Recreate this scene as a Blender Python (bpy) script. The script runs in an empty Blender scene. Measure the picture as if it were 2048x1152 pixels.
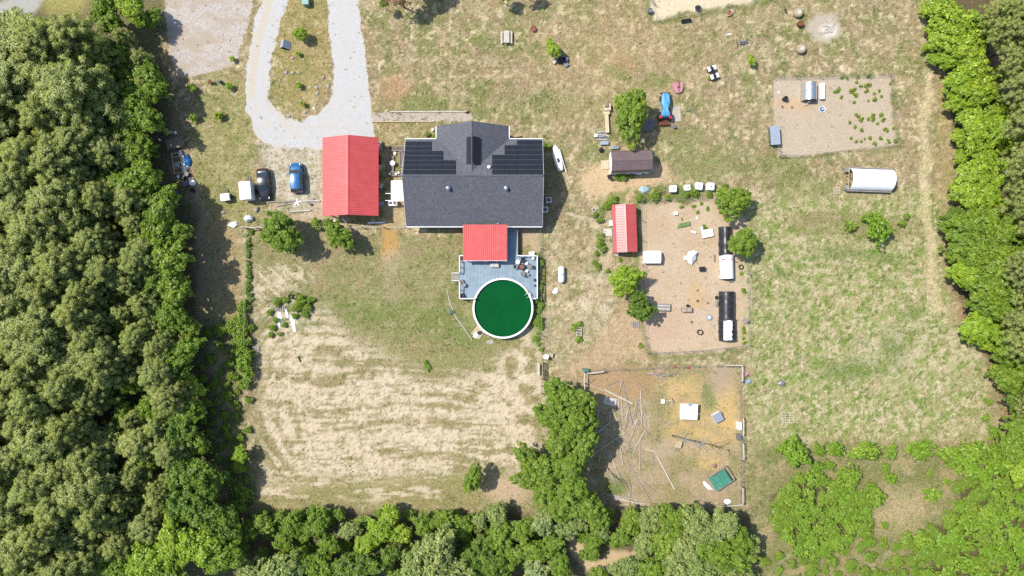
import bpy, math, random
import numpy as np
from mathutils import Vector, Matrix

# ------------------------------------------------------------------ camera, sky, sun, exposure
H = 100.0            # drone height above the ground (m)
S = 13.5             # photograph pixels per metre on the ground
SC = bpy.context.scene
COL = SC.collection
cam_d = bpy.data.cameras.new('camera'); cam = bpy.data.objects.new('camera', cam_d); COL.objects.link(cam)
cam.location = (0, 0, H); cam.rotation_euler = (0, 0, 0)
cam_d.sensor_width = 36.0; cam_d.lens = 18.0 / (1024.0 / S / H); cam_d.clip_end = 5000; cam_d.clip_start = 0.5
SC.camera = cam
SUNV = Vector((-0.636, 0.273, 1.0)).normalized()
world = bpy.data.worlds.new('World'); SC.world = world; world.use_nodes = True
wn = world.node_tree.nodes; wl = world.node_tree.links
bg = wn.get('Background') or wn.new('ShaderNodeBackground')
sky = wn.new('ShaderNodeTexSky'); sky.sky_type = 'NISHITA'; sky.sun_disc = False
sky.sun_elevation = math.asin(SUNV.z); sky.sun_rotation = math.atan2(SUNV.x, SUNV.y)
wl.new(sky.outputs[0], bg.inputs[0]); bg.inputs[1].default_value = 0.145
sun_d = bpy.data.lights.new('sun', 'SUN'); sun = bpy.data.objects.new('sun', sun_d); COL.objects.link(sun)
sun_d.energy = 4.2; sun_d.angle = math.radians(0.5); sun_d.color = (1.0, 0.955, 0.88)
sun.rotation_euler = SUNV.to_track_quat('Z', 'Y').to_euler(); sun.location = (-40, 20, 60)
SC.view_settings.view_transform = 'Standard'; SC.view_settings.look = 'None'
SC.view_settings.exposure = 0.62; SC.view_settings.gamma = 1.0; SC.view_settings.use_curve_mapping = False
SC.render.engine = 'CYCLES'
SC.cycles.max_bounces = 8; SC.cycles.diffuse_bounces = 6; SC.cycles.transmission_bounces = 6; SC.cycles.transparent_max_bounces = 4
SC.cycles.use_denoising = False
random.seed(7)
RNG = np.random.default_rng(11)

def G(px, py, z=0.0):
    """ground-plan position of a point of the photograph lying at height z"""
    k = (1 - z / H) / S
    return ((px - 1024) * k, (576 - py) * k, z)
def R(d): return math.radians(d)

# ------------------------------------------------------------------ materials
def _nodes(name):
    m = bpy.data.materials.new(name); m.use_nodes = True
    nt = m.node_tree; b = nt.nodes.get('Principled BSDF')
    return m, nt, b
def N(nt, t, **kw):
    n = nt.nodes.new(t)
    for k, v in kw.items(): setattr(n, k, v)
    return n
def mixc(nt, fac, a, b, mode='MIX'):
    n = nt.nodes.new('ShaderNodeMix'); n.data_type = 'RGBA'; n.blend_type = mode
    def s(i, v):
        if isinstance(v, bpy.types.NodeSocket): nt.links.new(v, n.inputs[i])
        elif isinstance(v, (int, float)): n.inputs[i].default_value = v
        else: n.inputs[i].default_value = (*v[:3], 1)
    s(0, fac); s(6, a); s(7, b)
    return n.outputs[2]
def ramp(nt, src, p0, p1, v0=0.0, v1=1.0):
    n = nt.nodes.new('ShaderNodeMapRange'); n.interpolation_type = 'SMOOTHSTEP'
    n.inputs[1].default_value = p0; n.inputs[2].default_value = p1
    n.inputs[3].default_value = v0; n.inputs[4].default_value = v1
    nt.links.new(src, n.inputs[0]); return n.outputs[0]
def noise(nt, scale, detail=3.0, rough=0.6, coord='Object', dist=0.0, stretch=None):
    tc = nt.nodes.get('TC') or N(nt, 'ShaderNodeTexCoord', name='TC')
    if coord == 'World':
        tc = nt.nodes.get('GEO') or N(nt, 'ShaderNodeNewGeometry', name='GEO'); out = tc.outputs['Position']
    else: out = tc.outputs[coord]
    if stretch:
        mp = N(nt, 'ShaderNodeMapping'); mp.inputs['Scale'].default_value = stretch
        nt.links.new(out, mp.inputs[0]); out = mp.outputs[0]
    n = N(nt, 'ShaderNodeTexNoise'); n.inputs['Scale'].default_value = scale
    n.inputs['Detail'].default_value = detail; n.inputs['Roughness'].default_value = rough
    n.inputs['Distortion'].default_value = dist
    nt.links.new(out, n.inputs['Vector']); return n.outputs[0]
MATS = {}
def mat(name, col, rough=0.6, metal=0.0, var=0.25, scale=2.5, dirt=None, dirt_amt=0.35, spec=0.4, stretch=None, bump=0.15):
    """weathered paint / wood / plastic: base colour, broad and fine noise, patches of dirt"""
    if name in MATS: return MATS[name]
    if min(col[:3]) < 0.6: col = [x * 0.76 for x in col]
    if dirt: dirt = [x * 0.76 for x in dirt]
    m, nt, b = _nodes(name)
    a = noise(nt, scale, 5, 0.65, stretch=stretch); f = noise(nt, scale * 9, 2, 0.5, stretch=stretch)
    c = mixc(nt, ramp(nt, a, 0.3, 0.7), [x * (1 - var) for x in col], [min(1, x * (1 + var * 0.7)) for x in col])
    c = mixc(nt, ramp(nt, f, 0.35, 0.75, 0, 0.35 * min(1, var * 3)), c, [x * 0.6 for x in col])
    if dirt:
        d = noise(nt, scale * 0.7, 6, 0.7, dist=0.6)
        c = mixc(nt, ramp(nt, d, 0.5, 0.72, 0, dirt_amt), c, dirt)
    nt.links.new(c, b.inputs['Base Color'])
    b.inputs['Roughness'].default_value = rough; b.inputs['Metallic'].default_value = metal
    b.inputs['Specular IOR Level'].default_value = spec
    if bump:
        bp = N(nt, 'ShaderNodeBump'); bp.inputs['Strength'].default_value = bump; bp.inputs['Distance'].default_value = 0.02
        nt.links.new(f, bp.inputs['Height']); nt.links.new(bp.outputs[0], b.inputs['Normal'])
    MATS[name] = m; return m
DIRT = (0.22, 0.16, 0.10)
def M(k):
    return MATS[k]
mat('white_paint', (0.72, 0.72, 0.70), 0.5, var=0.08, dirt=DIRT, dirt_amt=0.12)
mat('white_plastic', (0.74, 0.75, 0.75), 0.45, var=0.06, scale=1.5, dirt=(0.4, 0.36, 0.3), dirt_amt=0.2)
mat('white_film', (0.78, 0.79, 0.80), 0.55, var=0.05, scale=1.2, dirt=(0.5, 0.47, 0.4), dirt_amt=0.12)
mat('white_metal', (0.70, 0.71, 0.72), 0.4, var=0.08, dirt=DIRT, dirt_amt=0.15)
mat('red_metal', (0.66, 0.095, 0.085), 0.42, var=0.10, scale=0.8, dirt=(0.58, 0.20, 0.17), dirt_amt=0.3, spec=0.8, bump=0.0)
mat('brown_metal', (0.17, 0.12, 0.115), 0.45, var=0.12, scale=0.9, dirt=(0.25, 0.19, 0.17), dirt_amt=0.3, spec=0.5)
mat('galvanised', (0.62, 0.64, 0.67), 0.28, metal=0.85, var=0.12, scale=3)
mat('blue_grey_metal', (0.42, 0.48, 0.55), 0.35, metal=0.3, var=0.1)
mat('dark_metal', (0.035, 0.035, 0.04), 0.5, metal=0.4, var=0.3)
mat('steel', (0.3, 0.31, 0.32), 0.45, metal=0.7, var=0.2, dirt=(0.2, 0.09, 0.04), dirt_amt=0.3)
mat('rust', (0.20, 0.075, 0.035), 0.85, var=0.4, scale=6)
mat('rust_red', (0.28, 0.07, 0.05), 0.75, var=0.35, scale=5)
mat('black_plastic', (0.02, 0.02, 0.022), 0.45, var=0.3)
mat('black_film', (0.028, 0.029, 0.032), 0.34, var=0.35, scale=1.4, dirt=(0.12, 0.1, 0.08), dirt_amt=0.35, stretch=(1, 3, 1))
mat('rubber', (0.018, 0.018, 0.018), 0.85, var=0.3, dirt=DIRT, dirt_amt=0.2)
mat('blue_tarp', (0.03, 0.20, 0.50), 0.45, var=0.22, scale=4)
mat('light_blue_tarp', (0.10, 0.36, 0.62), 0.45, var=0.2, scale=4)
mat('green_tarp', (0.06, 0.25, 0.175), 0.6, var=0.2, scale=2)
mat('teal_paint', (0.25, 0.42, 0.38), 0.55, var=0.15)
mat('pink_paint', (0.52, 0.25, 0.27), 0.6, var=0.25, dirt=(0.25, 0.08, 0.05), dirt_amt=0.3, scale=4)
mat('red_paint', (0.5, 0.03, 0.03), 0.45, var=0.15)
mat('blue_paint', (0.06, 0.15, 0.4), 0.45, var=0.15)
mat('old_wood', (0.27, 0.23, 0.19), 0.85, var=0.3, scale=3, stretch=(1, 0.15, 1), dirt=(0.1, 0.08, 0.06))
mat('grey_wood', (0.33, 0.30, 0.27), 0.85, var=0.3, scale=3, dirt=(0.12, 0.1, 0.08))
mat('brown_wood', (0.30, 0.215, 0.165), 0.85, var=0.35, scale=3, stretch=(0.3, 2, 1), dirt=(0.3, 0.22, 0.15))
mat('pale_wood', (0.52, 0.42, 0.28), 0.75, var=0.2, scale=3)
mat('plank_wood', (0.46, 0.38, 0.29), 0.85, var=0.35, scale=2, dirt=(0.2, 0.16, 0.11))
mat('bleached_wood', (0.58, 0.53, 0.46), 0.85, var=0.2, scale=3)
mat('deck_paint', (0.285, 0.375, 0.44), 0.6, var=0.16, scale=1.1, dirt=(0.30, 0.32, 0.32), dirt_amt=0.35, spec=0.3)
mat('cream_wood', (0.62, 0.52, 0.33), 0.7, var=0.12)
mat('siding', (0.50, 0.48, 0.43), 0.7, var=0.08)
mat('concrete', (0.48, 0.42, 0.34), 0.9, var=0.15, dirt=DIRT, dirt_amt=0.3)
mat('soil', (0.20, 0.145, 0.10), 0.95, var=0.35, scale=5)
mat('ash', (0.62, 0.58, 0.53), 0.95, var=0.35, scale=5)
mat('hay', (0.42, 0.34, 0.22), 0.95, var=0.35, scale=8)
mat('stone', (0.40, 0.37, 0.33), 0.9, var=0.3, scale=4)
mat('bark', (0.12, 0.095, 0.075), 0.95, var=0.35, scale=5)
mat('pine_bark', (0.20, 0.155, 0.125), 0.95, var=0.35, scale=5)
mat('dead_bark', (0.36, 0.32, 0.28), 0.95, var=0.3, scale=5)
mat('clay_red', (0.33, 0.09, 0.05), 0.8, var=0.3, scale=6)
mat('glass', (0.02, 0.03, 0.035), 0.06, var=0.1, spec=0.9, bump=0)
mat('light_lens', (0.75, 0.76, 0.76), 0.15, var=0.05, spec=0.8, bump=0)
mat('car_blue', (0.015, 0.14, 0.34), 0.22, metal=0.25, var=0.05, spec=0.8, bump=0)
mat('car_black', (0.022, 0.023, 0.027), 0.25, metal=0.15, var=0.1, spec=0.7, bump=0)
mat('purple_plastic', (0.20, 0.19, 0.33), 0.5, var=0.1)
mat('cloth_grey', (0.25, 0.24, 0.23), 0.9, var=0.2)

def water_mat():
    m, nt, b = _nodes('pool_water')
    a = noise(nt, 0.5, 4, 0.6); s = noise(nt, 9, 3, 0.7)
    c = mixc(nt, ramp(nt, a, 0.3, 0.7), (0.0015, 0.055, 0.0115), (0.002, 0.066, 0.0145))
    c = mixc(nt, ramp(nt, s, 0.74, 0.80), c, (0.05, 0.12, 0.04))
    nt.links.new(c, b.inputs['Base Color']); b.inputs['Roughness'].default_value = 0.08; b.inputs['IOR'].default_value = 1.33; b.inputs['Specular IOR Level'].default_value = 0.3
    w = noise(nt, 3, 2, 0.5); bp = N(nt, 'ShaderNodeBump'); bp.inputs['Strength'].default_value = 0.04
    nt.links.new(w, bp.inputs['Height']); nt.links.new(bp.outputs[0], b.inputs['Normal'])
    MATS['pool_water'] = m
water_mat()
def shingle_mat():
    m, nt, b = _nodes('shingles')
    tc = N(nt, 'ShaderNodeTexCoord', name='TC')
    br = N(nt, 'ShaderNodeTexBrick'); br.offset = 0.5
    br.inputs['Scale'].default_value = 1.0; br.inputs['Brick Width'].default_value = 0.3; br.inputs['Row Height'].default_value = 0.15
    br.inputs['Mortar Size'].default_value = 0.012; br.inputs['Bias'].default_value = 0.0
    br.inputs['Color1'].default_value = (0.088, 0.090, 0.102, 1); br.inputs['Color2'].default_value = (0.13, 0.133, 0.15, 1); br.inputs['Mortar'].default_value = (0.02, 0.02, 0.025, 1)
    nt.links.new(tc.outputs['Object'], br.inputs['Vector'])
    n1 = noise(nt, 6.0, 2, 0.8); n2 = noise(nt, 0.5, 4, 0.6)
    c = mixc(nt, ramp(nt, n1, 0.54, 0.68, 0, 0.4), br.outputs[0], (0.22, 0.222, 0.235))
    c = mixc(nt, ramp(nt, n2, 0.3, 0.7, 0.0, 0.3), c, (0.075, 0.077, 0.088))
    nt.links.new(c, b.inputs['Base Color']); b.inputs['Roughness'].default_value = 0.9; b.inputs['Specular IOR Level'].default_value = 0.2
    bp = N(nt, 'ShaderNodeBump'); bp.inputs['Strength'].default_value = 0.35; bp.inputs['Distance'].default_value = 0.03
    nt.links.new(br.outputs[0], bp.inputs['Height']); nt.links.new(bp.outputs[0], b.inputs['Normal'])
    MATS['shingles'] = m
shingle_mat()
def solar_mat():
    m, nt, b = _nodes('solar_cells')
    a = noise(nt, 1.2, 3, 0.6)
    c = mixc(nt, a, (0.008, 0.008, 0.012), (0.018, 0.018, 0.024))
    nt.links.new(c, b.inputs['Base Color']); b.inputs['Roughness'].default_value = 0.25; b.inputs['Specular IOR Level'].default_value = 0.35
    MATS['solar_cells'] = m
solar_mat()
def leaf_mat(name, ca, cb, cc, transl=0.3, rnd=0.25):
    """foliage: per-leaf tint attribute between ca and cb, whole-plant variation towards cc"""
    m, nt, b = _nodes(name); nt.nodes.remove(b)
    at = N(nt, 'ShaderNodeAttribute'); at.attribute_name = 'tint'
    oi = N(nt, 'ShaderNodeObjectInfo')
    c = mixc(nt, at.outputs['Fac'], ca, cb)
    c = mixc(nt, ramp(nt, oi.outputs['Random'], 0, 1, 0, rnd * 2), c, cc)
    d = N(nt, 'ShaderNodeBsdfDiffuse'); t = N(nt, 'ShaderNodeBsdfTranslucent'); g = N(nt, 'ShaderNodeBsdfGlossy'); g.inputs['Roughness'].default_value = 0.45
    g.inputs['Color'].default_value = (0.6, 0.6, 0.6, 1)
    t_c = mixc(nt, 1.0, c, (1.25, 1.2, 0.5), 'MULTIPLY')
    nt.links.new(c, d.inputs[0]); nt.links.new(t_c, t.inputs[0])
    m1 = N(nt, 'ShaderNodeMixShader'); m1.inputs[0].default_value = transl
    nt.links.new(d.outputs[0], m1.inputs[1]); nt.links.new(t.outputs[0], m1.inputs[2])
    m2 = N(nt, 'ShaderNodeMixShader'); m2.inputs[0].default_value = 0.035
    nt.links.new(m1.outputs[0], m2.inputs[1]); nt.links.new(g.outputs[0], m2.inputs[2])
    nt.links.new(m2.outputs[0], nt.nodes['Material Output'].inputs[0])
    MATS[name] = m
leaf_mat('pine_needles', (0.235, 0.285, 0.078), (0.48, 0.53, 0.175), (0.33, 0.40, 0.135), 0.48)
leaf_mat('leaf_bright', (0.15, 0.25, 0.016), (0.44, 0.54, 0.055), (0.22, 0.36, 0.022), 0.42, 0.3)
leaf_mat('leaf_brush', (0.10, 0.20, 0.016), (0.34, 0.46, 0.05), (0.17, 0.30, 0.02), 0.38, 0.35)
leaf_mat('leaf_mid', (0.11, 0.195, 0.018), (0.31, 0.41, 0.042), (0.16, 0.27, 0.022), 0.46)
leaf_mat('leaf_dark', (0.075, 0.14, 0.016), (0.22, 0.32, 0.03), (0.12, 0.22, 0.02), 0.46)
leaf_mat('leaf_pale', (0.14, 0.20, 0.05), (0.38, 0.43, 0.13), (0.19, 0.27, 0.06), 0.35)
leaf_mat('blossom_leaf', (0.11, 0.19, 0.03), (0.42, 0.45, 0.20), (0.14, 0.22, 0.04), 0.3, 0.2)
leaf_mat('dry_leaf', (0.20, 0.12, 0.06), (0.33, 0.20, 0.10), (0.25, 0.14, 0.07), 0.3)
leaf_mat('grass_dry', (0.235, 0.18, 0.095), (0.43, 0.355, 0.21), (0.3, 0.25, 0.12), 0.25, 0.0)
leaf_mat('grass_green', (0.065, 0.11, 0.02), (0.16, 0.21, 0.04), (0.1, 0.15, 0.025), 0.3, 0.0)

# ------------------------------------------------------------------ mesh helpers
class MB:
    def __init__(s): s.v = []; s.f = []
    def add(s, vs, fs):
        o = len(s.v); s.v += [tuple(p) for p in vs]; s.f += [tuple(i + o for i in f) for f in fs]; return s
    def hexa(s, p):   # 8 corners: bottom ring (4) then top ring (4)
        return s.add(p, [(0, 3, 2, 1), (4, 5, 6, 7), (0, 1, 5, 4), (1, 2, 6, 5), (2, 3, 7, 6), (3, 0, 4, 7)])
    def box(s, x0, x1, y0, y1, z0, z1):
        return s.hexa([(x0, y0, z0), (x1, y0, z0), (x1, y1, z0), (x0, y1, z0), (x0, y0, z1), (x1, y0, z1), (x1, y1, z1), (x0, y1, z1)])
    def cbox(s, c, d, rz=0.0, bev=0.0):
        hx, hy, hz = d[0] / 2, d[1] / 2, d[2] / 2; ca, sa = math.cos(rz), math.sin(rz)
        b = min(bev, hx * .45, hy * .45, hz * .45)
        def T(x, y, z): return (c[0] + x * ca - y * sa, c[1] + x * sa + y * ca, c[2] + z)
        if b <= 0:
            return s.hexa([T(-hx, -hy, -hz), T(hx, -hy, -hz), T(hx, hy, -hz), T(-hx, hy, -hz), T(-hx, -hy, hz), T(hx, -hy, hz), T(hx, hy, hz), T(-hx, hy, hz)])
        rings = []
        for z, e in ((-hz, 0), (hz - b, 0), (hz, b)):
            x, y = hx - e, hy - e
            rings.append([T(-x + b, -y, z), T(x - b, -y, z), T(x, -y + b, z), T(x, y - b, z), T(x - b, y, z), T(-x + b, y, z), T(-x, y - b, z), T(-x, -y + b, z)])
        return s.loft(rings, caps=True)
    def bar(s, p, q, w, h=None):   # rectangular bar from p to q
        p = Vector(p); q = Vector(q); d = (q - p).normalized(); h = h or w
        up = Vector((0, 0, 1)) if abs(d.z) < 0.95 else Vector((0, 1, 0))
        sx = d.cross(up).normalized() * (w / 2); sz = sx.cross(d).normalized() * (h / 2)
        a = [p - sx - sz, p + sx - sz, p + sx + sz, p - sx + sz]; b = [q - sx - sz, q + sx - sz, q + sx + sz, q - sx + sz]
        return s.add(a + b, [(0, 1, 2, 3), (7, 6, 5, 4), (0, 4, 5, 1), (1, 5, 6, 2), (2, 6, 7, 3), (3, 7, 4, 0)])
    def loft(s, rings, caps=False, closed=True):
        n = len(rings[0]); o = len(s.v)
        for r in rings: s.v += [tuple(p) for p in r]
        for i in range(len(rings) - 1):
            for j in range(n if closed else n - 1):
                k = (j + 1) % n
                s.f.append((o + i * n + j, o + i * n + k, o + (i + 1) * n + k, o + (i + 1) * n + j))
        if caps:
            s.f.append(tuple(o + j for j in reversed(range(n)))); s.f.append(tuple(o + (len(rings) - 1) * n + j for j in range(n)))
        return s
    def lathe(s, c, prof, n=20, caps=True, sx=1.0, sy=1.0):
        rings = [[(c[0] + r * sx * math.cos(2 * math.pi * j / n), c[1] + r * sy * math.sin(2 * math.pi * j / n), c[2] + z) for j in range(n)] for r, z in prof]
        return s.loft(rings, caps=caps)
    def tube(s, pts, rad, n=6):
        pts = [Vector(p) for p in pts]; rings = []
        if not isinstance(rad, (list, tuple)): rad = [rad] * len(pts)
        for i, p in enumerate(pts):
            d = (pts[min(i + 1, len(pts) - 1)] - pts[max(i - 1, 0)]).normalized()
            up = Vector((0, 0, 1)) if abs(d.z) < 0.9 else Vector((1, 0, 0))
            a = d.cross(up).normalized(); b = d.cross(a).normalized()
            rings.append([p + (a * math.cos(t) + b * math.sin(t)) * rad[i] for t in (2 * math.pi * j / n for j in range(n))])
        return s.loft(rings, caps=True)
    def sheet(s, p, th=0.04):   # quad given by 4 points, thickened downwards
        p = [Vector(q) for q in p]; nrm = (p[1] - p[0]).cross(p[3] - p[0]).normalized()
        if nrm.z < 0: nrm = -nrm; p = [p[0], p[3], p[2], p[1]]
        return s.hexa([q - nrm * th for q in p] + p)
    def ribbed(s, a, b, c, d, n, rw=0.05, rh=0.035, th=0.012):
        """sheet a-b-c-d with n ribs running a->d, spaced along a->b"""
        a, b, c, d = map(Vector, (a, b, c, d)); nrm = (b - a).cross(d - a).normalized()
        if nrm.z < 0: nrm = -nrm
        L = (b - a).length; ts = [(0, 0)]
        for i in range(n):
            m = (i + 0.5) / n; w = rw / L
            ts += [(m - w, 0), (m - w * .45, rh), (m + w * .45, rh), (m + w, 0)]
        ts.append((1, 0))
        top0 = [a.lerp(b, t) + nrm * h for t, h in ts]; top1 = [d.lerp(c, t) + nrm * h for t, h in ts]
        bot0 = [p - nrm * th for p in top0]; bot1 = [p - nrm * th for p in top1]
        k = len(ts); o = len(s.v); s.v += [tuple(p) for p in top0 + top1 + bot0 + bot1]
        for i in range(k - 1):
            s.f.append((o + i, o + i + 1, o + k + i + 1, o + k + i)); s.f.append((o + 2 * k + i, o + 3 * k + i, o + 3 * k + i + 1, o + 2 * k + i + 1))
            s.f.append((o + i, o + 2 * k + i, o + 2 * k + i + 1, o + i + 1)); s.f.append((o + k + i, o + k + i + 1, o + 3 * k + i + 1, o + 3 * k + i))
        s.f.append((o, o + k, o + 3 * k, o + 2 * k)); s.f.append((o + k - 1, o + 3 * k - 1, o + 4 * k - 1, o + 2 * k - 1))
        return s
    def mesh(s, name, smooth=False, org=(0, 0, 0)):
        me = bpy.data.meshes.new(name)
        me.from_pydata([(x - org[0], y - org[1], z - org[2]) for x, y, z in s.v], [], s.f)
        if smooth: me.polygons.foreach_set('use_smooth', [True] * len(me.polygons))
        me.update(); return me
    def build(s, name, m, parent=None, smooth=False):
        org = ORG.get(parent, (0, 0, 0)) if isinstance(parent, bpy.types.Object) else (0, 0, 0)
        return link(name, s.mesh(name, smooth, org), m, parent, org)
ORG = {}
def link(name, me, m=None, parent=None, org=None):
    o = bpy.data.objects.new(name, me); COL.objects.link(o)
    if m is not None:
        me.materials.clear(); me.materials.append(M(m) if isinstance(m, str) else m)
    if parent is not None:
        o.parent = parent
        if parent in ORG: ORG[o] = ORG[parent]
    return o
def tag(o, label=None, cat=None, group=None, kind=None):
    if label: o['label'] = label
    if cat: o['category'] = cat
    if group: o['group'] = group
    if kind: o['kind'] = kind
    return o
def thing(name, label, cat, px, py, z=0.0, rot=0.0, group=None, world=False):
    o = bpy.data.objects.new(name, None); COL.objects.link(o)
    o.location = G(px, py, z); o.empty_display_size = 0.3
    if world: ORG[o] = tuple(o.location)
    else: o.rotation_euler = (0, 0, R(rot))
    return tag(o, label, cat, group)
def single(mb, name, m, label, cat, px, py, z=0.0, rot=0.0, group=None, smooth=False):
    o = mb.build(name, m, None, smooth); o.location = G(px, py, z); o.rotation_euler = (0, 0, R(rot))
    return tag(o, label, cat, group)
def mesh_np(name, V, F, smooth=False):
    me = bpy.data.meshes.new(name); V = np.asarray(V, np.float32); F = np.asarray(F, np.int32)
    k = F.shape[1]; me.vertices.add(len(V)); me.vertices.foreach_set('co', V.ravel())
    me.loops.add(F.size); me.loops.foreach_set('vertex_index', F.ravel())
    me.polygons.add(len(F)); me.polygons.foreach_set('loop_start', np.arange(0, F.size, k, dtype=np.int32))
    me.polygons.foreach_set('loop_total', np.full(len(F), k, np.int32))
    if smooth: me.polygons.foreach_set('use_smooth', np.ones(len(F), bool))
    me.update(calc_edges=True); return me
def fattr(me, name, arr):
    a = me.attributes.new(name, 'FLOAT', 'POINT'); a.data.foreach_set('value', np.asarray(arr, np.float32))
# ------------------------------------------------------------------ ground
def vnoise(x, y, seed=0):
    r = np.random.default_rng(seed).random((256, 256)).astype(np.float32)
    xi = np.floor(x).astype(int); yi = np.floor(y).astype(int); fx = x - xi; fy = y - yi
    fx = fx * fx * (3 - 2 * fx); fy = fy * fy * (3 - 2 * fy)
    a = r[xi & 255, yi & 255]; b = r[(xi + 1) & 255, yi & 255]; c = r[xi & 255, (yi + 1) & 255]; d = r[(xi + 1) & 255, (yi + 1) & 255]
    return (a * (1 - fx) + b * fx) * (1 - fy) + (c * (1 - fx) + d * fx) * fy
def fbm(x, y, seed=0, octv=4, gain=0.55):
    s = 0; a = 1; t = 0
    for i in range(octv):
        s = s + a * vnoise(x * 2 ** i + 17.3 * i, y * 2 ** i + 9.1 * i, seed + i); t += a; a *= gain
    return s / t
def sstep(a, b, x):
    t = np.clip((x - a) / (b - a), 0, 1); return t * t * (3 - 2 * t)
def poly_sd(px, py, pts):
    """signed distance (px) to a polygon, positive inside"""
    pts = np.array(pts, float); n = len(pts); d = np.full(px.shape, 1e9); ins = np.zeros(px.shape, bool)
    for i in range(n):
        a = pts[i]; b = pts[(i + 1) % n]; e = b - a
        t = np.clip(((px - a[0]) * e[0] + (py - a[1]) * e[1]) / max(1e-9, e @ e), 0, 1)
        d = np.minimum(d, np.hypot(px - a[0] - t * e[0], py - a[1] - t * e[1]))
        if a[1] != b[1]:
            c = ((a[1] > py) != (b[1] > py)) & (px < e[0] * (py - a[1]) / (b[1] - a[1]) + a[0]); ins ^= c
    return np.where(ins, d, -d)
def line_d(px, py, pts):
    d = np.full(px.shape, 1e9)
    for a, b in zip(pts[:-1], pts[1:]):
        a = np.array(a, float); b = np.array(b, float); e = b - a
        t = np.clip(((px - a[0]) * e[0] + (py - a[1]) * e[1]) / (e @ e), 0, 1)
        d = np.minimum(d, np.hypot(px - a[0] - t * e[0], py - a[1] - t * e[1]))
    return d
PEN = [(1545, 157), (1700, 155), (1780, 152), (1785, 230), (1793, 290), (1700, 300), (1600, 313), (1556, 314), (1548, 240)]
YARD = [(1283, 402), (1430, 398), (1490, 430), (1497, 560), (1497, 690), (1400, 700), (1300, 705), (1288, 640), (1284, 520)]
DOG = [(1170, 742), (1250, 738), (1478, 730), (1479, 1005), (1330, 1012), (1205, 1010), (1180, 900)]
LOT = [(326, -60), (508, -60), (503, 20), (495, 50), (482, 90), (470, 128), (455, 138), (420, 146), (380, 154), (352, 152), (340, 100), (332, 40)]
ARENA = [(1290, -70), (1303, 10), (1312, 40), (1400, 26), (1505, 0), (1560, -14), (1700, -60)]
DRIVE = [(652, -60), (652, 0), (657, 50), (662, 100), (667, 150), (664, 185), (655, 208), (632, 230), (600, 243), (572, 238), (548, 222), (536, 195), (537, 150), (543, 110), (552, 70), (564, 30), (576, 0), (590, -60), (545, -60), (523, 0), (508, 40), (500, 90), (493, 130), (490, 180), (492, 215), (503, 248), (512, 274), (530, 289), (560, 295), (600, 298), (650, 300), (700, 290), (752, 285), (748, 260), (744, 230), (740, 200), (734, 160), (729, 100), (722, 60), (716, 0), (716, -60)]

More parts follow.
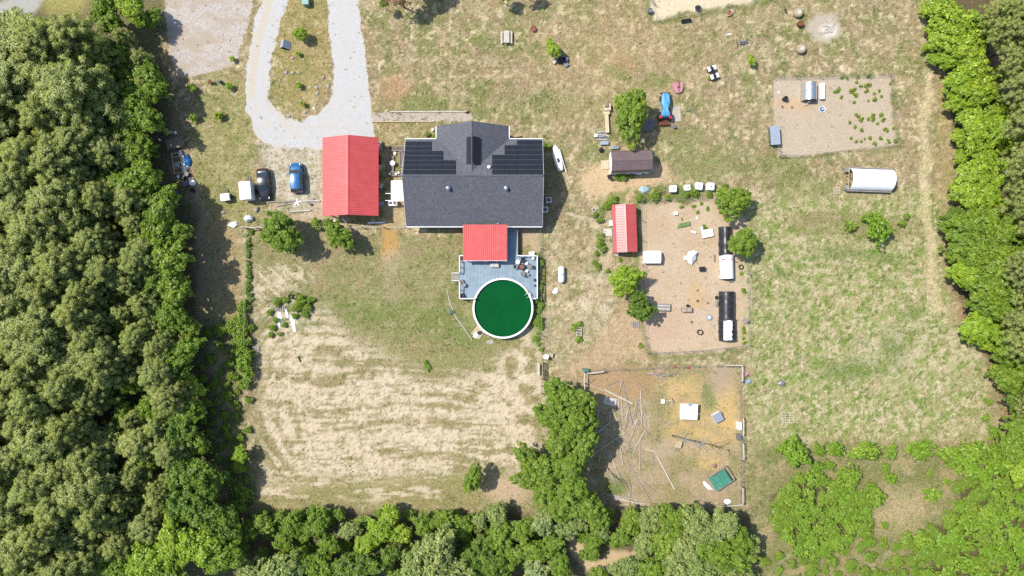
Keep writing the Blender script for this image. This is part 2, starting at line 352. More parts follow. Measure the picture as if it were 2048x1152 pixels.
def ground_colours(px, py):
    nz = lambda s, seed, o=4: fbm(px / s, py / s, seed, o)
    wx = px + 26 * (nz(60, 1) - .5) + 14 * (nz(16, 2, 3) - .5); wy = py + 26 * (nz(60, 3) - .5) + 14 * (nz(16, 4, 3) - .5)
    c = np.zeros(px.shape + (3,)); grass = np.ones(px.shape)
    A = np.array
    TAN, STRAW, GREEN, SAND, BROWN, PINE = A([.365, .272, .162]), A([.55, .445, .30]), A([.185, .215, .065]), A([.63, .515, .395]), A([.335, .245, .16]), A([.30, .175, .10])
    def put(m, col, g=None):
        nonlocal c, grass
        m = np.clip(m, 0, 1); c = c * (1 - m[..., None]) + A(col) * m[..., None]
        if g is not None: grass = grass * (1 - m) + g * m
    put(np.ones(px.shape), TAN)
    put(sstep(.42, .62, nz(45, 5)) * .6, BROWN)
    put(sstep(.48, .70, nz(24, 6)) * .35, STRAW)
    put(sstep(.46, .68, nz(34, 7)) * .55, GREEN)
    put(sstep(.54, .62, nz(8, 8, 3)) * .5, GREEN * .85)
    put(sstep(.56, .66, nz(6, 9, 3)) * .55, STRAW * 1.08)
    put(sstep(.66, .74, nz(11, 10, 3)) * .8, STRAW * 1.22)
    def ell(x, y, rx, ry, soft=.5, warp=True):
        X, Y = (wx, wy) if warp else (px, py)
        return sstep(1 + soft, 1 - soft, np.hypot((X - x) / rx, (Y - y) / ry))
    def inside(pts, soft=8, warp=True, off=0): 
        X, Y = (wx, wy) if warp else (px, py)
        return sstep(-soft + off, soft + off, poly_sd(X, Y, pts))
    spk = nz(6, 20, 3); mid = nz(18, 21, 3)
    # west yard: browner upper lawns, greener small lawn round the cars
    put(inside([(420, 150), (520, 150), (500, 300), (520, 420), (500, 460), (390, 470), (380, 300)], 20) * .45, GREEN * 1.15 + A([.08, .04, .02]))
    put(inside([(540, -60), (655, -60), (660, 180), (600, 240), (545, 200)], 8) * .5, A([.36, .28, .10]))
    put(ell(1240, 110, 150, 110, .6) * .35, A([.46, .32, .185]))
    put(ell(790, 178, 30, 28) * .75, A([.46, .27, .17]), .7); put(ell(1250, 122, 24, 20) * .7, A([.42, .26, .16]), .7)
    put(ell(1000, 210, 260, 30, .6) * .3, GREEN)
    for e in ((850, 205, 45, 14), (1235, 145, 25, 16), (1370, 275, 40, 25), (1310, 165, 40, 18), (775, 50, 10, 25), (960, 80, 18, 8), (960, 185, 18, 12), (1400, 330, 70, 30), (1560, 330, 60, 25), (1600, 380, 60, 30)): put(ell(*e) * .55, GREEN * 1.05)
    put(inside([(1190, 330), (1330, 330), (1335, 360), (1260, 385), (1250, 415), (1180, 400), (1150, 370)], 12) * .85, A([.60, .42, .265]), .25)
    # strip of weeds between shed and chicken yard
    put(inside([(1200, 385), (1440, 360), (1440, 405), (1280, 405), (1230, 470), (1220, 560), (1180, 560), (1185, 420)], 10) * sstep(.4, .6, mid) * .7, A([.11, .17, .035]))
    put(ell(1215, 490, 28, 110, .4) * sstep(.45, .6, nz(14, 33)) * .6, A([.60, .46, .33]), .3)
    # lane east of the house, bleached trail
    put(inside([(1090, 470), (1200, 440), (1215, 700), (1170, 730), (1095, 740)], 15) * sstep(.4, .65, nz(22, 24)) * .45, STRAW)
    put(ell(1190, 600, 40, 60, .5) * sstep(.5, .62, nz(12, 25)) * .7, SAND)
    put(inside([(1240, 600), (1290, 640), (1300, 720), (1180, 745), (1100, 760), (1180, 700)], 14) * .7, A([.50, .345, .225]), .35)
    # back yard: green band, sand field with mowing / tractor rings
    by = inside([(500, 470), (1085, 470), (1085, 1015), (505, 1015)], 10)
    put(by * .68, A([.245, .245, .10]))
    put(by * sstep(.5, .66, mid) * .5, A([.36, .255, .155]))
    put(inside([(640, 590), (800, 600), (940, 590), (1000, 690), (900, 690), (760, 660), (660, 640)], 18) * sstep(.36, .6, mid) * .7, A([.16, .215, .05]))
    put(inside([(820, 690), (1080, 690), (1080, 720), (980, 730), (860, 760), (780, 700)], 16) * .45, A([.27, .25, .10]))
    cx, cy = 800, 815; ux, uy = px + 50 * (nz(110, 41, 2) - .5), py + 40 * (nz(110, 42, 2) - .5); qx, qy = np.abs(ux - cx) - 150, np.abs(uy - cy) - 12
    rr = np.hypot(np.maximum(qx, 0), np.maximum(qy, 0)) + np.minimum(np.maximum(qx, qy), 0)
    ang = np.arctan2(py - cy, px - cx)
    streak = fbm((rr + 8 * (mid - .5)) / 7.5, ang * 3.5 + px / 160, 40, 3, .6)
    row = fbm(px / 110, (wy * .25 + uy * .75) / 6.5, 44, 4, .65); iso = nz(20, 45); kl = sstep(630, 560, px) * .5
    band = row * .7 + iso * .3; band = streak * kl + band * (1 - kl); band = band * sstep(1060, 960, px) + iso * sstep(960, 1060, px)
    field = inside([(505, 560), (560, 545), (600, 610), (640, 620), (700, 680), (790, 720), (860, 755), (960, 745), (1020, 700), (1083, 640), (1083, 880), (1040, 950), (960, 950), (800, 955), (640, 965), (540, 990), (515, 860), (515, 700)], 26)
    put(field * .45, A([.36, .27, .16]))
    put(field * sstep(.40, .53, band * .8 + mid * .2) * .94, SAND, .22)
    put(field * sstep(.50, .62, spk) * .4, A([.44, .33, .21]), .6)
    put(field * sstep(.58, .70, nz(4.5, 46, 3)) * .55, A([.20, .20, .07]), .9)
    put(inside([(505, 530), (600, 520), (640, 560), (560, 580), (520, 640)], 14) * sstep(.5, .62, fbm((px + py) / 26, (px - py) / 7, 47, 3)) * .8, SAND, .3)
    put(inside([(505, 955), (1000, 945), (1000, 1010), (510, 1015)], 16) * .55, A([.32, .27, .12]), .9)
    put(inside([(510, 960), (900, 945), (900, 1000), (520, 1000)], 16) * sstep(.56, .66, fbm(px / 40, py / 7, 48, 3)) * .8, SAND, .3)
    put(ell(1010, 985, 48, 26) * .8, A([.52, .38, .27]), .2)
    put(inside([(1020, 690), (1085, 600), (1085, 800), (1050, 780)], 16) * sstep(.42, .6, mid) * .7, SAND * 1.02, .25)
    put(ell(778, 488, 17, 34) * .9, A([.47, .28, .10]), .15); put(ell(785, 525, 22, 25) * .5, A([.45, .36, .25]), .3); put(ell(785, 575, 18, 40) * .45, A([.36, .29, .20]), .5)
    put(ell(620, 500, 60, 30) * .5, A([.36, .27, .18]), .5)
    put(ell(580, 625, 55, 40) * sstep(.4, .55, nz(14, 50)) * .75, A([.10, .16, .035]), 1)
    put(ell(575, 630, 40, 30) * sstep(.5, .6, nz(12, 51)) * .6, SAND, .2)
    # lane west of the fence
    put(inside([(395, 440), (440, 430), (490, 470), (492, 640), (470, 800), (520, 1020), (420, 1020), (400, 800), (385, 600)], 14) * .6, A([.42, .31, .17]))
    put(sstep(14, 4, line_d(wx, wy, [(330, 200), (345, 260), (390, 380), (405, 480), (400, 600), (410, 700), (420, 900)])) * .7, A([.40, .31, .225]), .2)
    put(inside([(290, 200), (345, 210), (390, 330), (380, 380), (300, 380)], 14) * .75, A([.26, .18, .11]), .3)
    put(inside([(395, 640), (485, 640), (490, 800), (520, 1020), (420, 1030), (400, 800)], 14) * sstep(.38, .6, mid) * .75, A([.12, .16, .05]), 1)
    # thin gravel where the cars stand
    cg = inside([(515, 290), (650, 285), (660, 430), (560, 415), (525, 350)], 16)
    put(cg * (.35 + .5 * sstep(.42, .6, spk)), A([.56, .50, .43]), .35)
    put(inside([(540, 405), (645, 400), (645, 440), (520, 435)], 8) * sstep(.4, .6, fbm(px / 40, py / 6, 52, 3)) * .7, A([.50, .38, .29]), .3)
    # house surrounds
    put(inside([(760, 240), (875, 240), (875, 290), (760, 300)], 6) * .35, A([.33, .24, .11]))
    put(inside([(775, 395), (815, 395), (815, 460), (775, 460)], 8) * .6, A([.46, .34, .20]), .4)
    put(inside([(1040, 455), (1090, 455), (1080, 505), (1040, 495)], 8) * .7, A([.52, .39, .27]), .3)
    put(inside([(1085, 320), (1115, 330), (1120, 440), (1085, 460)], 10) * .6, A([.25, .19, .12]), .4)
    put(inside([(1065, 500), (1085, 500), (1085, 690), (1065, 690)], 6) * .6, A([.15, .18, .05]))
    # chicken yard, pens, arena, ash
    put(inside(YARD, 5, off=-2) * .93, A([.53, .405, .30]), .12)
    put(inside(YARD, 5) * sstep(.45, .65, nz(30, 55)) * .45, A([.455, .32, .205]), .12)
    put(ell(1320, 660, 60, 40) * .4, A([.52, .34, .26]), .1); put(ell(1395, 590, 18, 25) * .4, A([.58, .36, .16]), .1)
    put(sstep(-9, 2, -np.abs(poly_sd(wx, wy, YARD) + 7)) * sstep(1270, 1500, px + .4 * py) * .6, A([.16, .19, .05]), 1)
    put(inside(PEN, 2.5, warp=False) * .95, A([.485, .395, .31]), .12)
    put(inside(PEN, 3) * sstep(.45, .65, nz(30, 56)) * .35, A([.44, .345, .265]), .12)
    put(ell(1590, 212, 38, 14) * .5, A([.56, .36, .19]), .05)
    put(sstep(7, 1, np.abs(poly_sd(wx, wy, PEN) + 5)) * sstep(.45, .6, mid) * .6, A([.15, .18, .05]), 1)
    put(inside(ARENA, 3) * .95, A([.66, .55, .40]), .05); put(inside(ARENA, 3) * sstep(.5, .65, spk) * .3, A([.5, .42, .3]))
    put(sstep(8, 2, np.abs(poly_sd(wx, wy, ARENA) + 3)) * .6, A([.15, .18, .05]), 1)
    put(ell(1648, 56, 31, 27, .2) * .85, A([.47, .40, .34]), .05); put(ell(1655, 58, 14, 16, .4) * .7, A([.68, .63, .57]), .0)
    for x, y, s in ((1680, 142, 5), (1852, 153, 4), (1853, 430, 5), (1853, 412, 4), (1850, 375, 9), (1835, 276, 4), (1880, 540, 5), (1270, 92, 4), (1160, 110, 4)): put(ell(x, y, s, s) * .85, SAND * 1.1, 0)
    # dog yard
    put(inside(DOG, 6) * .75, A([.40, .30, .20]), .3)
    put(inside(DOG, 6) * sstep(.44, .6, nz(30, 60)) * .6, A([.27, .245, .10]), .8)
    put(inside([(1170, 742), (1320, 742), (1310, 790), (1240, 800), (1180, 790)], 14) * .6, A([.40, .24, .135]), .2)
    for e in ((1375, 775, 50, 25), (1400, 850, 70, 55), (1455, 820, 25, 60), (1420, 925, 25, 15)): put(ell(*e) * (.45 + .5 * sstep(.4, .6, mid)) * .85, A([.56, .385, .17]), .4)
    put(ell(1445, 758, 26, 32) * .7, A([.38, .29, .22]), .1); put(ell(1418, 793, 16, 26) * .75, A([.15, .20, .075]), .6); put(ell(1340, 895, 24, 18) * .7, A([.42, .32, .24]), .1)
    put(ell(1235, 975, 22, 18) * .8, A([.15, .21, .04])); put(ell(1260, 1000, 50, 12) * .6, A([.44, .33, .24]), .2)
    # east pasture: bleached straw with green speckle, rough strip, mown track
    pas = inside([(1500, 400), (1890, 380), (1900, 600), (1960, 720), (1990, 880), (1500, 890), (1490, 560)], 20)
    put(pas * .6, A([.40, .37, .185])); put(pas * sstep(.46, .64, nz(14, 61)) * .75, A([.24, .30, .08])); put(pas * sstep(.54, .64, nz(7, 62, 3)) * .7, A([.60, .50, .35]))
    put(pas * sstep(.62, .68, nz(6, 63, 3)) * .8, A([.13, .20, .035]))
    for e in ((1765, 515, 45, 14), (1680, 505, 40, 12), (1830, 625, 25, 14), (1555, 540, 10, 12), (1700, 740, 60, 20), (1790, 700, 30, 40)): put(ell(*e) * .6, A([.13, .20, .045]))
    put(inside([(1580, 425), (1820, 430), (1850, 470), (1700, 480), (1590, 470)], 12) * .55, A([.24, .215, .085])); put(ell(1640, 440, 60, 10) * .5, A([.33, .24, .14]))
    put(sstep(16, 4, line_d(wx, wy, [(1850, 150), (1852, 300), (1856, 450), (1865, 520), (1878, 620)])) * .6, A([.62, .50, .32]), .5)
    put(sstep(26, 6, np.abs(px - 1890)) * sstep(480, 380, py) * .45, A([.40, .29, .13]), 1)
    put(ell(1850, 700, 120, 60, .6) * sstep(.45, .6, mid) * .4, SAND, .4)
    # pine straw under the eastern wood, brush field in the south-east
    put(inside([(1900, -60), (2300, -60), (2300, 1300), (2080, 1000), (1990, 900), (2010, 820), (1975, 720), (1925, 640), (1890, 500), (1900, 420), (1950, 330), (1930, 150)], 18) * .85, PINE, .2)
    put(inside([(1500, 890), (2060, 885), (2060, 1300), (1500, 1300)], 14) * .7, A([.19, .20, .07])); put(inside([(1500, 890), (2060, 885), (2060, 1300), (1500, 1300)], 14) * sstep(.5, .64, nz(26, 65)) * .6, A([.43, .32, .185]))
    put(ell(1800, 1020, 60, 50) * .5, A([.46, .36, .21]))
    for thk in ([(1540, 990), (1590, 955), (1640, 950), (1690, 975), (1735, 1005), (1725, 1060), (1690, 1085), (1600, 1105), (1555, 1060)], [(1850, 1060), (1905, 1045), (1920, 975), (2000, 940), (2150, 940), (2150, 1250), (1860, 1250)], [(1870, -60), (1990, -60), (1990, 200), (1975, 420), (2060, 420), (2060, 900), (2010, 780), (1940, 650), (1900, 540), (1905, 440), (1925, 330), (1890, 130)]): put(inside(thk, 8) * .85, A([.10, .085, .045]), .3)  # leaf-litter tone, painted dark to stand in for shade in the canopy gaps
    put(sstep(5, 1, line_d(wx, wy, [(1136, 432), (1160, 437), (1190, 441)])) * .7, SAND, .2); put(sstep(4, 1, line_d(wx, wy, [(1500, 388), (1545, 388)])) * .6, SAND, .2); put(sstep(4, 1, line_d(wx, wy, [(1165, 350), (1210, 480), (1195, 600)])) * .4, SAND, .4)
    # south thicket and western wood floor
    put(inside([(-300, 1025), (1200, 1025), (1500, 1020), (1490, 1300), (-300, 1300)], 12) * .85, A([.11, .095, .05]), .4)  # litter floor, its dark colour doubling as shade between the crowns
    put(sstep(20, 8, line_d(wx, wy, [(1160, 1040), (1150, 1100), (1190, 1140), (1230, 1115), (1265, 1110)])) * .9, A([.56, .41, .25]), .3)
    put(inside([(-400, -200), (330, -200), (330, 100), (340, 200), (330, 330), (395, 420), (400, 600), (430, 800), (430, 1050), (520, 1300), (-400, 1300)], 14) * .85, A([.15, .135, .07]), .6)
    put(sstep(34, 20, line_d(wx, wy, [(-60, 60), (20, 20), (60, -10), (90, -60)])) * .9, A([.42, .41, .40]), 0)
    put(ell(130, 8, 45, 22) * .9, A([.38, .33, .12]), .9)
    grass = grass * (1 - .93 * np.maximum(sstep(-2, 4, poly_sd(px, py, DRIVE)), sstep(-2, 4, poly_sd(px, py, LOT))))
    c = c * (.735 + .03 * (1 - grass))[..., None] * A([.99, .995, .94])
    return np.clip(c, 0.01, .9), np.clip(grass, 0, 1)

def ground_mat():
    m, nt, b = _nodes('ground_cover')
    at = N(nt, 'ShaderNodeAttribute'); at.attribute_name = 'soil'; ga = N(nt, 'ShaderNodeAttribute'); ga.attribute_name = 'grassy'
    n1 = noise(nt, 3.4, 3, 0.9, 'World', dist=0.4); n2 = noise(nt, 1.3, 4, 0.8, 'World', dist=0.5); n3 = noise(nt, 5.0, 2, 0.7, 'World'); n4 = noise(nt, 2.9, 4, 0.9, 'World', dist=1.0)
    def mul(a, v):
        x = N(nt, 'ShaderNodeMath', operation='MULTIPLY'); nt.links.new(a, x.inputs[0])
        if isinstance(v, float): x.inputs[1].default_value = v
        else: nt.links.new(v, x.inputs[1])
        return x.outputs[0]
    c = at.outputs['Color']; g = ga.outputs['Fac']
    gg = ramp(nt, g, 0, 1, 0.35, 1.0)
    dk = mixc(nt, 1.0, c, (0.46, 0.48, 0.38), 'MULTIPLY'); lt = mixc(nt, 1.0, c, (1.5, 1.5, 1.52), 'MULTIPLY')
    c1 = mixc(nt, mul(ramp(nt, n1, 0.52, 0.63), gg), c, dk)
    c1 = mixc(nt, mul(ramp(nt, n4, 0.53, 0.63), gg), c1, lt)
    gr = mixc(nt, 1.0, c, (0.50, 0.78, 0.38), 'MULTIPLY')
    c1 = mixc(nt, mul(ramp(nt, n2, 0.55, 0.65, 0, 0.7), g), c1, gr)
    c1 = mixc(nt, mul(ramp(nt, n3, 0.52, 0.66, 0, 0.8), gg), c1, dk)
    nt.links.new(c1, b.inputs['Base Color']); b.inputs['Roughness'].default_value = 0.95; b.inputs['Specular IOR Level'].default_value = 0.1
    bp = N(nt, 'ShaderNodeBump'); bp.inputs['Strength'].default_value = 0.7; bp.inputs['Distance'].default_value = 0.12
    ad = N(nt, 'ShaderNodeMath', operation='ADD'); nt.links.new(mul(n1, gg), ad.inputs[0]); nt.links.new(mul(n3, 0.5), ad.inputs[1])
    nt.links.new(ad.outputs[0], bp.inputs['Height']); nt.links.new(bp.outputs[0], b.inputs['Normal'])
    MATS['ground_cover'] = m
ground_mat()
def gravel_mat(name, c0, c1, c2, tan):
    m, nt, b = _nodes(name)
    at = N(nt, 'ShaderNodeAttribute'); at.attribute_name = 'wear'
    tcn = N(nt, 'ShaderNodeNewGeometry', name='GEO')
    vo = N(nt, 'ShaderNodeTexVoronoi'); vo.inputs['Scale'].default_value = 7.5; nt.links.new(tcn.outputs['Position'], vo.inputs['Vector'])
    sep = N(nt, 'ShaderNodeSeparateColor'); nt.links.new(vo.outputs['Color'], sep.inputs[0])
    a = noise(nt, 0.8, 4, 0.65, 'World'); f = noise(nt, 9, 3, 0.7, 'World')
    c = mixc(nt, sep.outputs[0], c0, c1)
    c = mixc(nt, ramp(nt, f, 0.56, 0.72, 0, 0.6), c, c2)
    c = mixc(nt, at.outputs['Fac'], c, tan)
    c = mixc(nt, ramp(nt, a, 0.45, 0.75, 0, 0.25), c, tan)
    nt.links.new(c, b.inputs['Base Color']); b.inputs['Roughness'].default_value = 0.95; b.inputs['Specular IOR Level'].default_value = 0.15
    bp = N(nt, 'ShaderNodeBump'); bp.inputs['Strength'].default_value = 0.5; bp.inputs['Distance'].default_value = 0.05
    nt.links.new(vo.outputs['Distance'], bp.inputs['Height']); nt.links.new(bp.outputs[0], b.inputs['Normal'])
    MATS[name] = m
gravel_mat('white_gravel', (0.345, 0.342, 0.332), (0.41, 0.406, 0.397), (0.31, 0.30, 0.28), (0.39, 0.345, 0.275))
gravel_mat('pink_gravel', (0.275, 0.24, 0.21), (0.43, 0.385, 0.345), (0.19, 0.15, 0.12), (0.30, 0.24, 0.175))

def grid_axis(lo, hi, step, far):
    a = np.arange(lo, hi + step / 2, step)
    return np.concatenate([[-far, -far / 4, lo - 40, lo - 4], a, [hi + 4, hi + 40, far / 4, far]])
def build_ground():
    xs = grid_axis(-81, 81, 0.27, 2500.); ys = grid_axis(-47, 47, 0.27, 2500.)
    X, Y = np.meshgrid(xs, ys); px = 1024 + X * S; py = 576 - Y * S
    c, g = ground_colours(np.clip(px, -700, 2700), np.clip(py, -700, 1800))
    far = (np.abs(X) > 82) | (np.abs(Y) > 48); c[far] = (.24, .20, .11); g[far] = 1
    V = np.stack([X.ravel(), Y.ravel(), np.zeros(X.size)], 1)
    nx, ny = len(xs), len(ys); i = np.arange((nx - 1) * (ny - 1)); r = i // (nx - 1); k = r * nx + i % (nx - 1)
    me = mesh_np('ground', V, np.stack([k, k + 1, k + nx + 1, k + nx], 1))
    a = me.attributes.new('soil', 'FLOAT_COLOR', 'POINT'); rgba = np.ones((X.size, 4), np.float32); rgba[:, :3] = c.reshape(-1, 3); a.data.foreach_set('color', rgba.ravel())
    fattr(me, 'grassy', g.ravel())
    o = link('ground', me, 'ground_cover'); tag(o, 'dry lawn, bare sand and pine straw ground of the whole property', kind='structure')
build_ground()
def cell_sheet(name, m, pts, z, label, soft=6, rag=10, step=0.16, wear=None):
    """a loose surface laid on the ground: ragged edge made of small cells, holes where weeds come through"""
    P = np.array(pts); x0, x1 = (P[:, 0].min() - 1030) / S, (P[:, 0].max() - 1018) / S; y0, y1 = (570 - P[:, 1].max()) / S, (582 - P[:, 1].min()) / S
    xs = np.arange(x0, x1, step); ys = np.arange(y0, y1, step); X, Y = np.meshgrid(xs, ys)
    px = 1024 + X * S; py = 576 - Y * S
    wx = px + rag * (fbm(px / 22, py / 22, 70, 4) - .5); wy = py + rag * (fbm(px / 22, py / 22, 75, 4) - .5)
    d = poly_sd(wx, wy, pts); keep = sstep(-soft, soft, d) > .15 + .7 * fbm(px / 5, py / 5, 80, 3)
    r, q = np.nonzero(keep[:-1, :-1]); nx = len(xs); k = r * nx + q
    F = np.stack([k, k + 1, k + nx + 1, k + nx], 1); used, inv = np.unique(F, return_inverse=True)
    V = np.stack([X.ravel(), Y.ravel(), np.full(X.size, z)], 1)[used]
    me = mesh_np(name, V, inv.reshape(F.shape))
    w = wear(px, py, d) if wear else np.zeros(px.shape); fattr(me, 'wear', np.clip(w, 0, 1).ravel()[used])
    return tag(link(name, me, m), label, kind='structure')
def drive_wear(px, py, d):
    l = sstep(12, 3, line_d(px, py, [(548, -60), (535, 20), (518, 70), (508, 130), (503, 190)])) * .8
    r = sstep(6, 1, d) * .35 + .30 * sstep(7, 2, np.abs(line_d(px, py, [(684, -60), (690, 60), (700, 150), (700, 215), (640, 262), (570, 262), (520, 215), (516, 150), (535, 60), (558, -60)]) - 9)) * (.4 + fbm(px / 9, py / 9, 83, 3))
    n = sstep(.55, .7, fbm(px / 18, py / 18, 82, 4)) * np.where(px < 600, .45, .15)
    return l + r + n
cell_sheet('gravel_driveway', 'white_gravel', DRIVE, 0.006, 'pale gravel driveway looping round the grassy island', 5, 12, wear=drive_wear)
cell_sheet('gravel_lot', 'pink_gravel', LOT, 0.006, 'pinkish gravel parking lot at the top left', 5, 10, wear=lambda px, py, d: sstep(.45, .7, fbm(px / 30, py / 14, 84, 4)) * .7)
cell_sheet('front_walk', 'pink_gravel', [(744, 226), (936, 224), (946, 238), (938, 243), (744, 243)], 0.005, 'gravel front walk leading to the house porch', 3, 4, wear=lambda px, py, d: .45 + 0 * px)

# ------------------------------------------------------------------ tufts of dry and green grass over the open ground
def blades(name, m, n, box, dens, size, label, nb=5, seed=3):
    rng = np.random.default_rng(seed)
    px = rng.uniform(box[0], box[2], n); py = rng.uniform(box[1], box[3], n)
    k = rng.random(n) < dens(px, py); px, py = px[k], py[k]; n = len(px)
    x = (px - 1024) / S; y = (576 - py) / S; sz = size * rng.uniform(.5, 1.5, n)
    P = np.repeat(np.stack([x, y, np.zeros(n)], 1), nb, 0); s = np.repeat(sz, nb); m_ = n * nb
    az = rng.uniform(0, 2 * np.pi, m_); out = s * rng.uniform(.3, 1.1, m_); hgt = s * rng.uniform(.25, .8, m_); w = s * rng.uniform(.10, .22, m_)
    d = np.stack([np.cos(az), np.sin(az)], 1); off = d * (s * rng.uniform(0, .5, m_))[:, None]
    a = P.copy(); a[:, :2] += off + np.stack([-d[:, 1], d[:, 0]], 1) * w[:, None]; b = P.copy(); b[:, :2] += off - np.stack([-d[:, 1], d[:, 0]], 1) * w[:, None]
    t = P.copy(); t[:, :2] += off + d * out[:, None]; t[:, 2] = hgt
    V = np.stack([a, b, t], 1).reshape(-1, 3); me = mesh_np(name, V, np.arange(len(V)).reshape(-1, 3))
    fattr(me, 'tint', np.repeat(np.clip(np.repeat(rng.random(n), nb) * .7 + rng.random(m_) * .3, 0, 1), 3))
    return tag(link(name, me, m), label, 'grass', kind='stuff')
def d_dry(px, py):
    c, g = ground_colours(px, py); return g * .75 * sstep(.30, .60, fbm(px / 20, py / 20, 90, 3))
def d_green(px, py):
    c, g = ground_colours(px, py); return (.15 + 1.5 * np.clip(c[..., 1] - c[..., 0] + .06, 0, .12) / .12) * g * sstep(.4, .66, fbm(px / 16, py / 16, 91, 3))
blades('dry_grass', 'grass_dry', 52000, (330, -20, 1990, 1040), d_dry, 0.19, 'bleached straw-coloured tufts of mown dry grass', 5, 3)
blades('green_grass', 'grass_green', 52000, (330, -20, 1990, 1080), d_green, 0.20, 'short green tufts of grass and weeds in the lawns', 5, 4)
# ------------------------------------------------------------------ trees and shrubs
def leaves(name, C, Nn, size, tint, rng, aspect=0.62):
    n = len(C); Nn = Nn / np.linalg.norm(Nn, axis=1)[:, None]
    t = rng.normal(size=(n, 3)); t -= (t * Nn).sum(1)[:, None] * Nn; t /= np.linalg.norm(t, axis=1)[:, None]; b = np.cross(Nn, t)
    s = size[:, None] * rng.uniform(.7, 1.3, (n, 1)); bend = Nn * s * .18
    V = np.stack([C - t * s, C + b * s * aspect - bend, C + t * s, C - b * s * aspect - bend], 1).reshape(-1, 3)
    k = np.arange(n) * 4
    F = np.concatenate([np.stack([k, k + 1, k + 2], 1), np.stack([k, k + 2, k + 3], 1)])
    me = mesh_np(name, V, F); fattr(me, 'tint', np.repeat(np.clip(tint, 0, 1), 4)); return me
def sph(n, rng):
    d = rng.normal(size=(n, 3)); return d / np.linalg.norm(d, axis=1)[:, None]
def broad_crown(seed, r=2.4, hz=0.85, clumps=60, per=170, leaf=0.15, cr=0.30, spike=0.0, lobe=1.0):
    """crown centred on its own origin; leaf clumps on the ends of limbs, open towards the inside"""
    rng = np.random.default_rng(seed); d = sph(clumps, rng); d[:, 2] = np.where(d[:, 2] < -.35, -d[:, 2], d[:, 2])
    ph = rng.uniform(0, 6.28, 3); az = np.arctan2(d[:, 1], d[:, 0])
    lob = 1 + (.16 * np.sin(2 * az + ph[0]) + .13 * np.sin(3 * az + ph[1]) + .09 * np.sin(5 * az + ph[2])) * lobe
    rad = rng.uniform(.18, 1.0, clumps) ** .55 * lob * (1 - cr * .6)
    cc = d * rad[:, None] * r; cc[:, 2] *= hz
    crr = r * cr * rng.uniform(.65, 1.25, clumps)
    ci = np.repeat(np.arange(clumps), per); m = len(ci); u = sph(m, rng); u[:, 2] = np.where(u[:, 2] < -.3, -u[:, 2], u[:, 2])
    q = rng.uniform(.45, 1.0, m) ** .6
    P = cc[ci] + u * (crr[ci] * q)[:, None] * np.array([1, 1, .75])
    if spike: P += u * (rng.random(m) < .2)[:, None] * rng.uniform(0, spike, (m, 1))
    nn = u * .9 + np.array([0, 0, .75]) + d[ci] * .3 + rng.normal(size=(m, 3)) * .65
    tint = .5 + .28 * rng.normal(size=clumps)[ci] * .6 + .22 * rng.normal(size=m)
    me = leaves('crown', P, nn, np.full(m, leaf), tint, rng)
    return me, cc
def limbs(cc, rz, h, rng, r0=0.14):
    mb = MB(); z = -h
    mb.tube([(0, 0, z), (.05, 0, z + .3 * h), (.02, .05, -.25 * rz), (0, 0, .25 * rz)], [r0 * 1.25, r0, r0 * .75, r0 * .3], 7)
    for c in cc[rng.permutation(len(cc))[:14]]:
        s = Vector((.02, .03, -h * .45 + .3 * rz * rng.random())); e = Vector(c); mid = s.lerp(e, .55) + Vector((0, 0, .12 * rz))
        mb.tube([s, mid, e], [r0 * .5, r0 * .3, r0 * .1], 5)
    return mb
TREE_KIND = {}
def make_kind(key, seeds, m, r, hz, h, clumps, per, leaf, cr=.30, spike=0.0, trunk='bark', r0=.14):
    """h = height of the crown centre above the ground at full size"""
    out = []
    for s in seeds:
        me, cc = broad_crown(s, r, hz, clumps, per, leaf, cr, spike); me.materials.append(M(m))
        tm = limbs(cc, r * hz, h, np.random.default_rng(s), r0).mesh('trunk', True); tm.materials.append(M(trunk)); out.append((me, tm))
    TREE_KIND[key] = (out, r, h)
make_kind('yard', (1, 2, 3), 'leaf_mid', 3.0, .80, 3.4, 210, 62, .17, .135, .2)
make_kind('bright', (11, 12, 13, 14), 'leaf_bright', 2.2, .75, 2.6, 120, 55, .17, .16, .35)
make_kind('mid', (21, 22, 23, 24), 'leaf_mid', 2.4, .85, 3.0, 130, 60, .17, .15, .3)
make_kind('dark', (31, 32, 33), 'leaf_dark', 2.4, .85, 3.0, 130, 60, .17, .15, .3)
make_kind('pale', (41, 42, 43), 'leaf_pale', 2.8, .85, 3.6, 190, 55, .17, .13, .4)
make_kind('blossom', (45, 46), 'blossom_leaf', 2.0, .7, 2.0, 100, 60, .13, .17, .3)
make_kind('bush', (51, 52, 53, 54, 55, 56), 'leaf_brush', 1.3, .95, 1.05, 75, 18, .14, .12, .35, r0=.04)
make_kind('weedbush', (61, 62, 63), 'leaf_mid', 1.0, .6, .6, 40, 36, .12, .23, .3, r0=.03)
make_kind('shrub', (71, 72), 'leaf_bright', .62, .95, .65, 28, 40, .085, .26, .1, r0=.03)
make_kind('weed', (81, 82, 83), 'leaf_mid', .42, .55, .16, 12, 22, .08, .36, .12, r0=.012)
make_kind('dry', (91,), 'dry_leaf', 2.2, .7, 3.4, 80, 30, .13, .17, .3)
make_kind('topiary', (95,), 'leaf_dark', 2.4, .9, 2.6, 220, 60, .12, .11)

